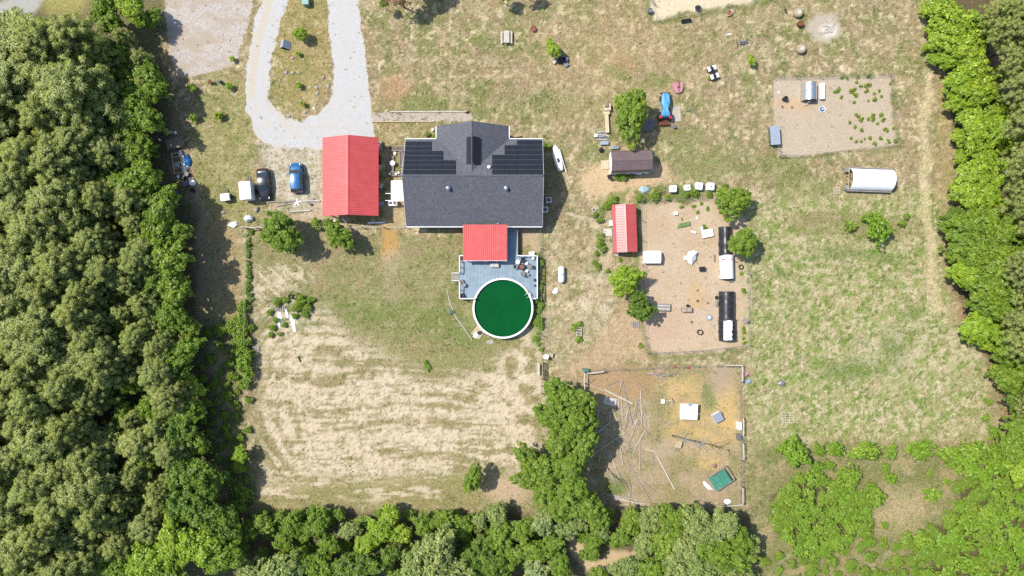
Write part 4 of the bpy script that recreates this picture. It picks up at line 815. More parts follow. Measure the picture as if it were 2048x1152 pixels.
for a, b in (((hx0, yS - .06, zS - .06), (hx1, yS - .06, zS - .06)), ((hx0, yN + .06, zN - .06), (wx0 - .07, yN + .06, zN - .06)), ((wx1 + .07, yN + .06, zN - .06), (hx1, yN + .06, zN - .06)), ((wx0 - .06, yN + .14, zN - .06), (wx0 - .06, yW, zN - .06)), ((wx1 + .06, yN + .14, zN - .06), (wx1 + .06, yW, zN - .06))):
    MB().bar(a, b, .11, .11).build('gutter', 'white_paint', house)
for x in (hx0 - .02, hx1 + .02):
    MB().bar((x, yS, zS - .1), (x, yR, zR - .1), .03, .16).build('fascia', 'white_paint', house); MB().bar((x, yR, zR - .1), (x, yN, zN - .1), .03, .16).build('fascia', 'white_paint', house)
for x in (-13, -9, -4.5, 1.5):   # windows and doors under the eaves
    w = MB().box(x - .6, x + .6, yS + .44, yS + .49, 1.0, 2.1).build('window', 'white_paint', house); MB().box(x - .5, x + .5, yS + .42, yS + .435, 1.08, 2.02).build('pane', 'glass', w)
def on_n(px, py):   # point of the upper slope seen at px,py
    z = 4.6
    for _ in range(8): x, y, _z = G(px, py, z); z = zN + (yN - y) * sl
    return Vector((x, y, z))
nrm = Vector((0, sl, 1)).normalized()
mat('rail_grey', (.16, .16, .17), .5)
def panel_row(parent, x0, x1, y0, y1, n):
    zt = .13
    for i in range(n):
        pa = [on_n(x0 + (x1 - x0) * t, y) for t, y in ((i / n, y0), ((i + 1) / n, y0), ((i + 1) / n, y1), (i / n, y1))]
        c = sum(pa, Vector()) / 4; pa = [c + (p - c) * .985 + nrm * zt for p in pa]
        MB().sheet(pa, .045).build('solar_panel', 'solar_cells', parent)
    a, b = on_n(x0, y1) + nrm * (zt + .004), on_n(x1, y1) + nrm * (zt + .004)
    MB().bar(a, b, .022, .015).build('mounting_rail', 'rail_grey', parent)
arr_l = thing('solar_array', '', '', 860, 318, world=True); arr_r = thing('solar_array', '', '', 1035, 316, world=True); arr_w = thing('solar_array', '', '', 945, 300, world=True)
for a in (arr_l, arr_r, arr_w):
    for k in list(a.keys()): del a[k]
    l = Vector(a.location); a.parent = house; a.location = l - house.location
ys = [284, 293.4, 302.8, 312.2, 321.6, 331, 340.4, 349.8]
for i in range(7): panel_row(arr_l, 811 - i * .7, (863, 863, 886, 886, 911, 911, 911)[i], ys[i], ys[i + 1], (2, 2, 3, 3, 4, 4, 4)[i])
ys = [281.5, 291.3, 301.1, 310.9, 320.7, 330.5, 340.2, 349.8]
for i in range(7): panel_row(arr_r, (1034, 1009, 1009, 984, 984, 984, 984)[i], 1084 + i * .3, ys[i], ys[i + 1], (2, 3, 3, 4, 4, 4, 4)[i])
for (xa, xb, s) in ((-.75, -.12, -1), (.15, 1.1, 1)):   # the two columns astride the wing ridge
    for k in range(2):
        y1 = 21.1 - k * 1.92; y0 = y1 - 1.88; ws = (zW - zN) / 5.2; lift = .14 if s < 0 else .30
        p = [(wxr + xa, y0, zW - abs(xa) * ws + lift), (wxr + xb, y0, zW - abs(xb) * ws + lift), (wxr + xb, y1, zW - abs(xb) * ws + lift), (wxr + xa, y1, zW - abs(xa) * ws + lift)]
        MB().sheet(p, .05).build('solar_panel', 'solar_cells', arr_w)
for px, py in ((896, 376), (1012, 376)):
    x, y, _ = G(px, py, 5.6); z = zS + (y - yS) * (zR - zS) / (yR - yS)
    MB().lathe((x, y, z - .1), [(.16, 0), (.16, .32), (.30, .36), (.34, .5), (.26, .66), (.05, .74)], 14).build('roof_vent', 'galvanised', house, True)
p = on_n(978, 334.5); MB().lathe((p.x, p.y, p.z - .1), [(.10, 0), (.10, .3), (.26, .33), (.24, .45), (.04, .5)], 12).build('vent_hood', 'white_metal', house, True)
p = on_n(975, 333); MB().tube([(p.x, p.y, p.z - .1), (p.x, p.y, p.z + .35)], .05, 8).build('vent_pipe', 'white_plastic', house)
x, y, _ = G(996, 448, 2.7); MB().tube([(x, y, 2.4), (x, y, 3.6)], .06, 8).build('flue_pipe', 'white_metal', house)

# ------------------------------------------------------------------ red carport
cp = thing('carport', 'large carport with a bright red ribbed metal gable roof', 'carport', 700, 358, world=True)
cx0, cx1, cxr, cy0, cy1, ez, rz = -27.34, -19.26, -23.3, 10.46, 21.65, 2.6, 4.35
n = 12
for i in range(n):
    a, b = cy0 + (cy1 - cy0) * i / n, cy0 + (cy1 - cy0) * (i + 1) / n - .006
    for xe in (cx0, cx1):
        if xe < cxr: m = MB().ribbed((xe, a, ez), (xe, b, ez), (cxr - .03, b, rz), (cxr - .03, a, rz), 3, .06, .055)
        else: m = MB().ribbed((xe, a, ez), (xe, b, ez), (cxr + .03, b, rz), (cxr + .03, a, rz), 3, .06, .055)
        m.build('roof_panel', 'red_metal', cp)
m = MB(); m.sheet([(cxr - .22, cy0, rz - .03), (cxr, cy0, rz + .06), (cxr, cy1, rz + .06), (cxr - .22, cy1, rz - .03)], .02); m.sheet([(cxr, cy0, rz + .06), (cxr + .22, cy0, rz - .03), (cxr + .22, cy1, rz - .03), (cxr, cy1, rz + .06)], .02); m.build('ridge_cap', 'red_metal', cp)
for y in (cy0 - .03, cy1 + .03):
    MB().bar((cx0, y, ez - .05), (cxr, y, rz - .05), .05, .18).build('rake_trim', 'red_metal', cp); MB().bar((cxr, y, rz - .05), (cx1, y, ez - .05), .05, .18).build('rake_trim', 'red_metal', cp)
for x in (cx0 + .35, cx1 - .35):
    MB().bar((x, cy0 + .2, ez - .12), (x, cy1 - .2, ez - .12), .14, .2).build('beam', 'old_wood', cp)
    for j in range(5): MB().box(x - .08, x + .08, cy0 + .3 + j * (cy1 - cy0 - .76) / 4, cy0 + .46 + j * (cy1 - cy0 - .76) / 4, 0, ez - .2).build('post', 'old_wood', cp)
for j in range(7):
    y = cy0 + .3 + j * (cy1 - cy0 - .6) / 6; MB().bar((cx0 + .2, y, ez - .02), (cxr, y, rz - .12), .06, .14).bar((cxr, y, rz - .12), (cx1 - .2, y, ez - .02), .06, .14).build('rafter', 'old_wood', cp)
# white lean-to, raised beds, crates between carport and house
lt = thing('lean_to', 'small white ribbed lean-to roof against the left side of the house', 'lean-to', 795, 381, world=True)
ax0, ax1, ay0, ay1 = G(782, 0, 2.5)[0], hx0 + .3, G(0, 402, 2.5)[1], G(0, 361, 2.6)[1]
for i in range(4):
    a, b = ay0 + (ay1 - ay0) * i / 4, ay0 + (ay1 - ay0) * (i + 1) / 4 - .006; MB().ribbed((ax0, a, 2.45), (ax0, b, 2.45), (ax1, b, 2.75), (ax1, a, 2.75), 3).build('roof_panel', 'white_metal', lt)
MB().bar((ax0, ay0 - .03, 2.4), (ax1, ay0 - .03, 2.7), .04, .12).build('edge_trim', 'red_metal', lt)
for x, y in ((ax0 + .1, ay0 + .1), (ax0 + .1, ay1 - .1)): MB().box(x - .06, x + .06, y - .06, y + .06, 0, 2.42).build('post', 'white_paint', lt)
for y in (387, 401): MB().bar(G(771, y, 2.3), G(783, y, 2.4), .08, .1).build('rafter', 'white_paint', lt)
def raised_bed(px0, py0, px1, py1, label, h=.35, mats='grey_wood', soil='soil', splits=1):
    r = thing('raised_bed', label, 'planter', (px0 + px1) / 2, (py0 + py1) / 2, world=True, group='raised beds beside the house')
    x0, y0, _ = G(px0, py1); x1, y1, _ = G(px1, py0); w = .09
    for a, b, c, d in ((x0, x1, y0, y0 + w), (x0, x1, y1 - w, y1), (x0, x0 + w, y0 + w, y1 - w), (x1 - w, x1, y0 + w, y1 - w)): MB().box(a, b, c, d, 0, h).build('board', mats, r)
    for i in range(1, splits):
        if x1 - x0 > y1 - y0: t = x0 + (x1 - x0) * i / splits; MB().box(t - .04, t + .04, y0 + w, y1 - w, 0, h - .01).build('divider', mats, r)
        else: t = y0 + (y1 - y0) * i / splits; MB().box(x0 + w, x1 - w, t - .04, t + .04, 0, h - .01).build('divider', mats, r)
    MB().box(x0 + w, x1 - w, y0 + w, y1 - w, 0, h - .1).build('soil', soil, r); return r
raised_bed(778, 293, 810, 303, 'long raised bed at the top of the beds beside the house', splits=2)
raised_bed(778, 313, 788, 344, 'upright raised bed nearest the carport shade', splits=3); raised_bed(799, 304, 806, 334, 'narrow raised bed against the house wall', splits=2)
raised_bed(778, 344, 803, 353, 'raised bed with white pots at the bottom of the beds', splits=2)
def pot(px, py, r, h, m, label, cat='pot', name='plant_pot', group=None, z=0):
    o = MB().lathe((0, 0, 0), [(r * .75, 0), (r, h), (r * .86, h), (r * .8, h * .75), (.01, h * .7)], 12, caps=False); o.f.append(tuple(reversed(range(12))))
    return single(o, name, m, label, cat, px, py, z, smooth=False, group=group)
pot(790, 307, .22, .3, 'white_plastic', 'white tub on the grass between the raised beds'); pot(786, 327, .38, .45, 'white_plastic', 'large white tub on the upright raised bed', z=.25)
for x, y, l in ((780, 348, 'left white pot on the lowest raised bed'), (792, 348, 'middle white pot on the lowest raised bed'), (797, 346, 'right white pot on the lowest raised bed')): pot(x, y, .17, .25, 'white_plastic', l, z=.26)
pot(765, 370, .18, .3, 'white_plastic', 'upper of the pale buckets beside the carport', 'bucket', 'bucket'); pot(763, 375, .2, .3, 'white_plastic', 'middle of the pale buckets beside the carport', 'bucket', 'bucket'); pot(762, 382, .18, .3, 'grey_wood', 'lowest and dullest of the buckets beside the carport', 'bucket', 'bucket')
fr = thing('sink_cabinet', 'white open box with two dark wells below the lean-to', 'cabinet', 787, 407.5)
MB().cbox((0, 0, .4), (1.4, .75, .8), bev=.03).build('body', 'white_paint', fr); MB().cbox((-.28, .02, .81), (.42, .36, .03)).build('well', 'black_plastic', fr); MB().cbox((.27, .02, .81), (.42, .36, .03)).build('well', 'old_wood', fr)
for k, (x, y, w, d, l, mt) in enumerate(((762, 293, .35, 1.4, 'pale shelf standing against the carport side', 'grey_wood'), (760, 336, .5, .7, 'pale crate beside the carport', 'bleached_wood'), (763, 408, .7, .5, 'grey box in the shade beside the carport', 'blue_grey_metal'), (758, 320, .5, 1.2, 'dark storage box under the carport eave', 'black_plastic'))):
    c = thing('storage_box', l, 'box', x, y); MB().cbox((0, 0, .3), (w, d, .6), bev=.02).build('body', mt, c); MB().cbox((0, 0, .62), (w + .05, d + .05, .05), bev=.015).build('lid', mt, c)

# ------------------------------------------------------------------ deck with porch roof
DZ = 1.1
dk = thing('deck', 'blue-grey painted wooden deck around the round pool', 'deck', 996, 553, world=True)
pcx, pcy, _ = G(1006, 616.5, 1.3); PR = 4.40
dx0, dy1, _ = G(919, 511, DZ); dx1, dy0, _ = G(1075, 598, DZ)
nb = 56; bw = (dx1 - dx0) / nb
def yard_top(x):
    return yS + .49 if G(927, 0, DZ)[0] < x < G(1037, 0, DZ)[0] else dy1
for i in range(nb):
    a, b = dx0 + i * bw + .012, dx0 + (i + 1) * bw - .012; mx = (a + b) / 2; lo = dy0
    if abs(mx - pcx) < PR + .02: lo = max(dy0, pcy + math.sqrt(max(0, (PR + .02) ** 2 - (mx - pcx) ** 2)))
    top = yard_top(mx)
    MB().box(a, b, lo, top, DZ - .04, DZ + random.uniform(-.004, .004)).build('board', 'deck_paint', dk)
fr_ = MB().box(dx0, dx0 + .06, dy0, dy1, .75, DZ - .045).box(dx1 - .06, dx1, dy0, dy1, .75, DZ - .045).box(dx0 + .06, dx1 - .06, dy1 - .06, dy1, .75, DZ - .045); fr_.build('rim_joist', 'deck_paint', dk)
for x in (dx0 + .1, (dx0 + dx1) / 2, dx1 - .1):
    for y in (dy1 - .1,) + ((dy0 + .1,) if abs(x - pcx) > PR else ()): MB().box(x - .07, x + .07, y - .07, y + .07, 0, .75).build('pile', 'old_wood', dk)
def railing(p, q, n, parent, h=.95, bal=True):
    p = Vector(p); q = Vector(q); r = MB().bar(p + Vector((0, 0, h)), q + Vector((0, 0, h)), .14, .045).build('rail', 'white_paint', parent)
    MB().bar(p + Vector((0, 0, .15)), q + Vector((0, 0, .15)), .05, .07).build('lower_rail', 'deck_paint', parent)
    for i in range(n + 1):
        c = p.lerp(q, i / n); MB().box(c.x - .055, c.x + .055, c.y - .055, c.y + .055, DZ, DZ + h - .025).build('post', 'deck_paint', parent)
e = .07
railing((dx0 + e, dy0 + .1, DZ), (dx0 + e, G(0, 563, DZ)[1], DZ), 2, dk); railing((dx0 + e, G(0, 545, DZ)[1], DZ), (dx0 + e, dy1 - e, DZ), 3, dk)
railing((dx0 + .2, dy1 - e, DZ), (G(930, 0, DZ)[0], dy1 - e, DZ), 1, dk); railing((G(1034, 0, DZ)[0], dy1 - e, DZ), (dx1 - .2, dy1 - e, DZ), 3, dk)
railing((dx1 - e, dy1 - e, DZ), (dx1 - e, dy0 + .1, DZ), 5, dk); railing((dx0 + .2, dy0 + e, DZ), (G(950, 0, DZ)[0], dy0 + e, DZ), 2, dk); railing((G(1066, 0, DZ)[0], dy0 + e, DZ), (dx1 - .2, dy0 + e, DZ), 1, dk)
sx0, sy1, _ = G(904, 547, .5); sy0 = G(0, 561, .5)[1]
for i in range(4): MB().box(sx0 + i * .28, sx0 + i * .28 + .27, sy0, sy1, .0, .22 + i * .23).build('step', 'grey_wood', dk)
for y in (sy0 - .05, sy1 + .05): MB().bar((sx0, y, 1.0), (dx0, y, DZ + .95), .07, .05).build('stair_rail', 'white_paint', dk); 
for y in (sy0 - .05, sy1 + .05): MB().box(sx0 - .04, sx0 + .04, y - .04, y + .04, 0, .98).build('stair_post', 'grey_wood', dk)
rx0, ry1, _ = G(926.5, 449, 3.45); rx1, ry0, _ = G(1013.5, 521, 2.95)
for i in range(7):
    a, b = rx0 + (rx1 - rx0) * i / 7, rx0 + (rx1 - rx0) * (i + 1) / 7 - .006; MB().ribbed((a, ry0, 2.95), (b, ry0, 2.95), (b, ry1, 3.45), (a, ry1, 3.45), 3, .06, .05).build('porch_roof_panel', 'red_metal', dk)
MB().bar((rx0, ry0 - .03, 2.88), (rx1, ry0 - .03, 2.88), .05, .12).build('porch_fascia', 'white_paint', dk); MB().bar((rx0 - .03, ry0, 2.9), (rx0 - .03, ry1, 3.4), .05, .12).build('porch_trim', 'red_metal', dk); MB().bar((rx1 + .03, ry0, 2.9), (rx1 + .03, ry1, 3.4), .05, .12).build('porch_trim', 'red_metal', dk)
for t in (.02, .24, .5, .76, .98):
    x = rx0 + (rx1 - rx0) * t; MB().box(x - .07, x + .07, ry0 + .12, ry0 + .26, DZ, 2.85).build('porch_post', 'white_paint', dk)
    MB().bar((x, ry0 - .12, 2.82), (x, ry1 - .1, 3.3), .07, .14).build('porch_rafter', 'white_paint', dk)

# ------------------------------------------------------------------ pool
pool = thing('swimming_pool', 'round above-ground pool of dark green water with a white rim', 'pool', 1006, 616.5, 1.3); pool.location.z = 0
MB().lathe((0, 0, 0), [(PR - .12, .02), (PR - .12, 1.25)], 72, caps=False).build('wall', 'white_plastic', pool, True)
MB().lathe((0, 0, 0), [(PR - .27, .96), (PR - .24, .97), (PR - .2, 1.26)], 72, caps=False).build('liner', mat('pool_liner', (.05, .11, .09), .6, var=.3), pool, True)
MB().lathe((0, 0, 0), [(PR - .22, 1.26), (PR - .22, 1.32), (PR - .16, 1.34), (PR + .02, 1.34), (PR + .05, 1.3), (PR + .05, 1.24), (PR - .13, 1.24), (PR - .22, 1.26)], 72, caps=False).build('rim', 'white_paint', pool)
w = MB(); k = 72; w.add([(0, 0, .98)] + [((PR - .235) * math.cos(6.28318 * j / k), (PR - .235) * math.sin(6.28318 * j / k), .98) for j in range(k)], [(0, j + 1, (j + 1) % k + 1) for j in range(k)]); w.build('water', 'pool_water', pool)
for i in range(18):
    a = 2 * math.pi * i / 18; MB().bar(((PR - .05) * math.cos(a), (PR - .05) * math.sin(a), 0), ((PR - .05) * math.cos(a), (PR - .05) * math.sin(a), 1.22), .12, .05).build('upright', 'white_paint', pool)
a = R(33); MB().cbox((math.cos(a) * (PR - .12), math.sin(a) * (PR - .12), 1.2), (.34, .5, .5), a, .05).build('skimmer', 'cream_wood', pool)
lad = thing('pool_ladder', 'white tubular pool ladder at the right of the rim', 'ladder', 1057, 589, DZ, 35)
for s in (-.25, .25):
    MB().tube([(-.55, s, .1), (-.5, s, .75), (-.25, s, .95), (.1, s, .9), (.22, s, .6), (.25, s, 0)], .03, 8).build('handrail', 'white_metal', lad, True)
for z in (.25, .5): MB().bar((.235, -.25, z), (.235, .25, z), .1, .03).build('rung', 'white_metal', lad)
# ------------------------------------------------------------------ vehicles
def car(name, label, cat, px, py, rot, paint, st, w, wb, wheel_r=.33):
    """lofted along its length: st = list of (y, sill z, belt z, roof z or None, half width factor)"""
    t = thing(name, label, cat, px, py, 0, rot)
    rows = []
    for y, zs, zb, zr, f in st:
        hw = w / 2 * f; zr_ = zr if zr else zb + .02; up = max(0., zr_ - zb) / .55
        rw = hw * (.97 - .20 * min(1, up))
        half = [(hw * .93, zs), (hw, zs + (zb - zs) * .35), (hw * .995, zb - .08), (hw * .95, zb), (rw, zr_ - .04 * min(1, up + .3)), (rw * .72, zr_ + .012), (0, zr_ + .03)]
        rows.append([(x, y, z) for x, z in half] + [(-x, y, z) for x, z in reversed(half[:-1])])
    n = len(rows[0]); body = MB(); gl = {'windscreen': MB(), 'rear_window': MB(), 'side_window': MB()}
    V = [p for r in rows for p in r]; sets = {k: [] for k in gl}; bf = []
    for i in range(len(rows) - 1):
        cab0, cab1 = bool(st[i][3]), bool(st[i + 1][3])
        for j in range(n - 1):
            f = (i * n + j, i * n + j + 1, (i + 1) * n + j + 1, (i + 1) * n + j)
            top = j in (4, 5, 6, 7); side = j in (3, 8)
            if top and cab0 != cab1: sets['windscreen' if (cab1 and not cab0) == FRONT_FIRST else 'rear_window'].append(f)
            elif side and (cab0 and cab1): sets['side_window'].append(f)
            else: bf.append(f)
    bf.append(tuple(range(n - 1, -1, -1))); bf.append(tuple((len(rows) - 1) * n + j for j in range(n)))
    body.add(V, bf); b = body.build('body', paint, t, True)
    for k, fs in sets.items():
        if fs:
            
            if k != 'side_window': groups = [fs]
            else: groups = [[f for f in fs if V[f[0]][0] > 0], [f for f in fs if V[f[0]][0] <= 0]]
            for gf in groups:
                ids = sorted({i for f in gf for i in f}); mp = {a: b_ for b_, a in enumerate(ids)}
                MB().add([V[i] for i in ids], [tuple(mp[i] for i in f) for f in gf]).build(k, 'glass', t)
    y0, y1 = st[0][0], st[-1][0]
    for s in (-1, 1):
        for yy in wb:
            wm = MB(); rings = []
            for x, r in ((0, wheel_r * .6), (0, wheel_r * .95), (.03, wheel_r), (.17, wheel_r), (.2, wheel_r * .95), (.2, wheel_r * .6)):
                rings.append([(s * (w / 2 - .215 + x), yy + r * math.cos(q), wheel_r + r * math.sin(q)) for q in (2 * math.pi * j / 18 for j in range(18))])
            wo = wm.loft(rings, caps=True).build('wheel', 'rubber', t); rim = MB()
            rim.loft([[(s * (w / 2 - .01 - d), yy + r * math.cos(q), wheel_r + r * math.sin(q)) for q in (2 * math.pi * j / 14 for j in range(14))] for d, r in ((.01, wheel_r * .58), (.0, wheel_r * .3))], caps=True); rim.build('rim', 'steel', wo)
        fy = y0 + .22
        MB().loft([[(s * (w / 2 * .62 + a), fy + b_, z) for a, b_ in ((-.02, -.13), (.16, -.02), (.2, .22), (.06, .12))] for z in (st[1][2] - .12, st[2][2] + .03)], caps=True).build('headlight', 'light_lens', t)
        MB().cbox((s * w / 2 * .72, y1 - .05, st[-2][2] - .12), (.34, .1, .13), bev=.03).build('tail_light', 'red_paint', t)
        cy = [q[0] for q in st if q[3]][0]
        MB().cbox((s * (w / 2 + .09), cy - .05, st[3][2] + .02), (.2, .1, .13), bev=.03).build('wing_mirror', paint, t)
    return t
FRONT_FIRST = True
sedan = [(-2.32, .3, .55, None, .70), (-2.2, .25, .68, None, .84), (-1.7, .22, .78, None, .95), (-1.05, .2, .90, None, 1.), (-.25, .2, .95, 1.36, 1.), (.1, .2, .95, 1.41, 1.), (.75, .2, .96, 1.40, 1.), (1.0, .2, .96, 1.34, 1.), (1.72, .22, .98, None, .98), (2.1, .26, .97, None, .92), (2.32, .32, .8, None, .80)]
c1 = car('sedan_car', 'black sedan parked beside the white box trailer', 'car', 531, 370, 4, 'car_black', sedan, 1.82, (-1.42, 1.36))
suv = [(-2.2, .35, .62, None, .72), (-2.08, .3, .82, None, .88), (-1.6, .27, .95, None, .97), (-1.12, .25, 1.02, None, 1.), (-.5, .25, 1.05, 1.60, 1.), (.0, .25, 1.05, 1.68, 1.), (.9, .25, 1.06, 1.68, 1.), (1.75, .27, 1.06, 1.60, .98), (2.08, .3, 1.0, None, .95), (2.2, .35, .75, None, .84)]
c2 = car('parked_car', 'metallic blue compact SUV parked left of the red carport', 'car', 596, 357, 183.5, 'car_blue', suv, 1.85, (-1.35, 1.3), .36)
def trailer(px, py, rot, w, l, h, label, ang=False):
    t = thing('box_trailer' if h > 1.4 else 'cart_trailer', label, 'trailer', px, py, 0, rot)
    MB().cbox((0, 0, .45 + h / 2), (w, l, h), bev=.04).build('box', 'white_metal', t); MB().cbox((0, 0, .46 + h), (w + .04, l + .04, .03), bev=.01).build('roof', 'white_metal', t)
    MB().bar((0, l / 2, .45), (0, l / 2 + 1.1, .42), .1).bar((-w * .35, l / 2, .45), (0, l / 2 + .8, .43), .07).bar((w * .35, l / 2, .45), (0, l / 2 + .8, .43), .07).build('drawbar', 'dark_metal', t)
    for s in (-1, 1):
        wh = MB().loft([[(s * (w / 2 + .02 + x), .28 * math.cos(q), .28 + .28 * math.sin(q)) for q in (2 * math.pi * j / 14 for j in range(14))] for x in (0, .16)], caps=True).build('wheel', 'rubber', t)
        MB().box(min(s * (w / 2), s * (w / 2 + .24)), max(s * (w / 2), s * (w / 2 + .24)), -.36, .36, .58, .62).build('mudguard', 'dark_metal', t)
    MB().box(-w / 2 + .1, w / 2 - .1, -l / 2 - .012, -l / 2 - .002, .55, .35 + h).build('door', 'white_paint', t)
    return t
trailer(501.5, 385, 5, 1.62, 2.55, 1.75, 'white enclosed box trailer parked beside the black sedan')
t = trailer(455.5, 396, 8, 1.25, 1.0, .62, 'small white lidded cart on the lawn left of the box trailer')
# tractor under a blue tarp
tr = thing('tractor', 'red tractor covered with a light blue tarp under the big tree', 'tractor', 1328, 218, 0, -2)
tv = []; st = [(2.0, .5, 1.15), (1.5, .55, 1.3), (.6, .62, 1.35), (.0, .42, 1.45), (-.4, .36, 1.5), (-.9, .60, 1.55), (-1.3, .66, 1.4), (-1.45, .66, 1.1)]
rg = [[(-hw * 1.12, y, .55), (-hw, y, z - .1), (-hw * .6, y + .04 * math.sin(5 * y), z + .03), (0, y, z + .06 * math.sin(3 * y)), (hw * .6, y, z), (hw, y, z - .12), (hw * 1.08, y, .6)] for y, hw, z in st]
MB().loft(rg, caps=True, closed=False).build('tarp', 'light_blue_tarp', tr)
MB().cbox((0, .6, .75), (.55, 2.4, .5), bev=.06).build('chassis', 'red_paint', tr); MB().cbox((0, 2.12, .6), (1.5, .22, .3), bev=.03).build('front_bar', 'dark_metal', tr)
for s in (-1, 1):
    for x, y, r, w_ in ((.55, 1.35, .38, .22), (.62, -1.25, .62, .34)):
        MB().loft([[(s * (x + d), y + q_ * math.cos(q), r + q_ * math.sin(q)) for q in (2 * math.pi * j / 18 for j in range(18))] for d, q_ in ((0, r * .7), (.02, r), (w_ - .02, r), (w_, r * .7))], caps=True).build('wheel', 'rubber', tr)
    MB().cbox((s * .72, -1.5, 1.2), (.4, .42, .1), bev=.04).build('mudguard', 'red_paint', tr)
    MB().bar((s * .3, -1.6, .7), (s * .3, -2.5, .5), .07).build('link_arm', 'dark_metal', tr)
til = thing('rotary_tiller', 'rusty red rotary tiller mounted behind the tractor', 'tiller', 1328, 248, 0, 0)
MB().cbox((0, 0, .5), (1.5, .35, .12), bev=.03).build('hood', 'rust_red', til); MB().tube([(-.75, -.08, .28), (.75, -.08, .28)], .09, 8).build('rotor', 'rust', til); MB().cbox((0, -.28, .4), (1.5, .06, .35)).build('flap', 'rust_red', til); MB().bar((-.5, .1, .6), (0, .3, .95), .06).bar((.5, .1, .6), (0, .3, .95), .06).build('mast', 'rust_red', til)
for s in (-.5, 0., .5): MB().cbox((s, .05, .6), (.12, .2, .1)).build('bracket', 'rust', til)
# quad bike
q = thing('quad_bike', 'black and white quad bike standing on the upper right lawn', 'quad bike', 1424, 147, 0, 20)
for s in (-1, 1):
    for y in (.62, -.62):
        MB().loft([[(s * (.36 + d), y + r * math.cos(a), .3 + r * math.sin(a)) for a in (2 * math.pi * j / 16 for j in range(16))] for d, r in ((0, .2), (.03, .3), (.22, .3), (.25, .2))], caps=True).build('wheel', 'rubber', q)
        MB().loft([[(s * x, y + yy, z) for x, yy in ((.14, -.3), (.62, -.36), (.64, .3), (.14, .36))] for z in (.62, .68)], caps=True).build('fender', 'white_plastic', q)
MB().loft([[(-.2, y, z - .2), (-.18, y, z), (.18, y, z), (.2, y, z - .2)] for y, z in ((.95, .6), (.6, .82), (.2, .8), (-.1, .72), (-.75, .78), (-.95, .66))], caps=True).build('body', 'black_plastic', q)
MB().cbox((0, -.35, .82), (.3, .75, .12), bev=.04).build('seat', 'dark_metal', q); MB().tube([(-.42, .3, 1.02), (-.15, .4, .98), (.15, .4, .98), (.42, .3, 1.02)], .025, 8).build('handlebar', 'dark_metal', q)
for y in (.85, -.85): MB().bar((-.4, y - .2, .85), (.4, y - .2, .85), .03).bar((-.4, y + .2, .85), (.4, y + .2, .85), .03).bar((-.3, y - .2, .85), (-.3, y + .2, .85), .03).bar((.3, y - .2, .85), (.3, y + .2, .85), .03).build('rack', 'steel', q)
# mower deck
mw = thing('rotary_cutter', 'faded pink rotary mower deck lying on the upper lawn', 'mower', 1355, 176.5, 0, 2)
o = [(-.82, .75), (-.1, .85), (.75, .8), (.86, .1), (.55, -.65), (.1, -.85), (-.4, -.75), (-.78, -.05)]
MB().loft([[(x * k, y * k, z) for x, y in o] for k, z in ((1, .08), (1, .3), (.97, .36))], caps=True).build('deck', 'pink_paint', mw); MB().lathe((.05, .1, .36), [(.16, 0), (.14, .2), (.06, .24)], 10).build('gearbox', 'rust_red', mw)
MB().bar((.05, .1, .5), (.1, 1.1, .6), .07).bar((.05, .1, .46), (.1, -1.1, .4), .06).bar((-.3, .8, .4), (0, 1.0, .9), .05).bar((.4, .8, .4), (.1, 1.0, .9), .05).build('hitch', 'rust', mw)
# dinghy beside the house
b = thing('sailing_dinghy', 'white sailing dinghy lying in the shade at the right of the house', 'boat', 1115, 317, 0, 14)
L = 3.9; rings = []; deck_r = []
for i in range(11):
    u = i / 10; y = L * (.5 - u); hw = .62 * math.sin(math.pi * min(1, (u * .78 + .02)) ** .8) ** .75 if i else .03; z = .5 + .08 * (1 - u)
    rings.append([(hw, y, z), (hw * .8, y, .12), (0, y, .03), (-hw * .8, y, .12), (-hw, y, z), (-hw * .55, y, z + .05), (0, y, z + .07), (hw * .55, y, z + .05)])
MB().loft(rings, caps=True).build('hull', 'white_paint', b, True); MB().cbox((0, -.35, .595), (.36, .75, .06), bev=.02).build('cockpit', 'black_plastic', b); MB().cbox((0, -.05, .62), (.44, .1, .05)).build('thwart', 'white_paint', b)
MB().tube([(.55, 1.2, .62), (.62, -.6, .62), (.66, -2.3, .58)], .045, 8).build('mast', 'white_metal', b); MB().cbox((-.12, -1.75, .58), (.16, .4, .05), R(20)).build('rudder', 'steel', b)
# propane tank
pt = thing('propane_tank', 'long white capsule propane tank on the lawn right of the pool', 'tank', 1122, 549, 0, 0)
rg = []
for i in range(17):
    u = -1 + i / 8; y = u * 1.25; r = .46 * math.sqrt(max(.0004, 1 - max(0, (abs(y) - .85) / .42) ** 2)) if abs(y) > .85 else .46
    rg.append([(r * math.cos(a), y, .62 + r * math.sin(a)) for a in (2 * math.pi * j / 20 for j in range(20))])
MB().loft(rg, caps=True).build('shell', 'white_paint', pt, True); MB().lathe((0, .05, 1.05), [(.17, 0), (.17, .16), (.12, .2)], 14).build('dome', 'white_metal', pt)
for y in (-.75, .75): MB().box(-.3, .3, y - .08, y + .08, 0, .22).build('foot', 'concrete', pt)
single(MB().loft([[(x * k, y * k, z) for x, y in ((-.45, -.3), (.1, -.5), (.42, -.2), (.4, .35), (.2, .5), (-.1, .3))] for k, z in ((1, .02), (1.0, .12), (.8, .18))], caps=True), 'pool_float', 'white_plastic', 'white pool float lying below the propane tank', 'float', 1110, 581.5)

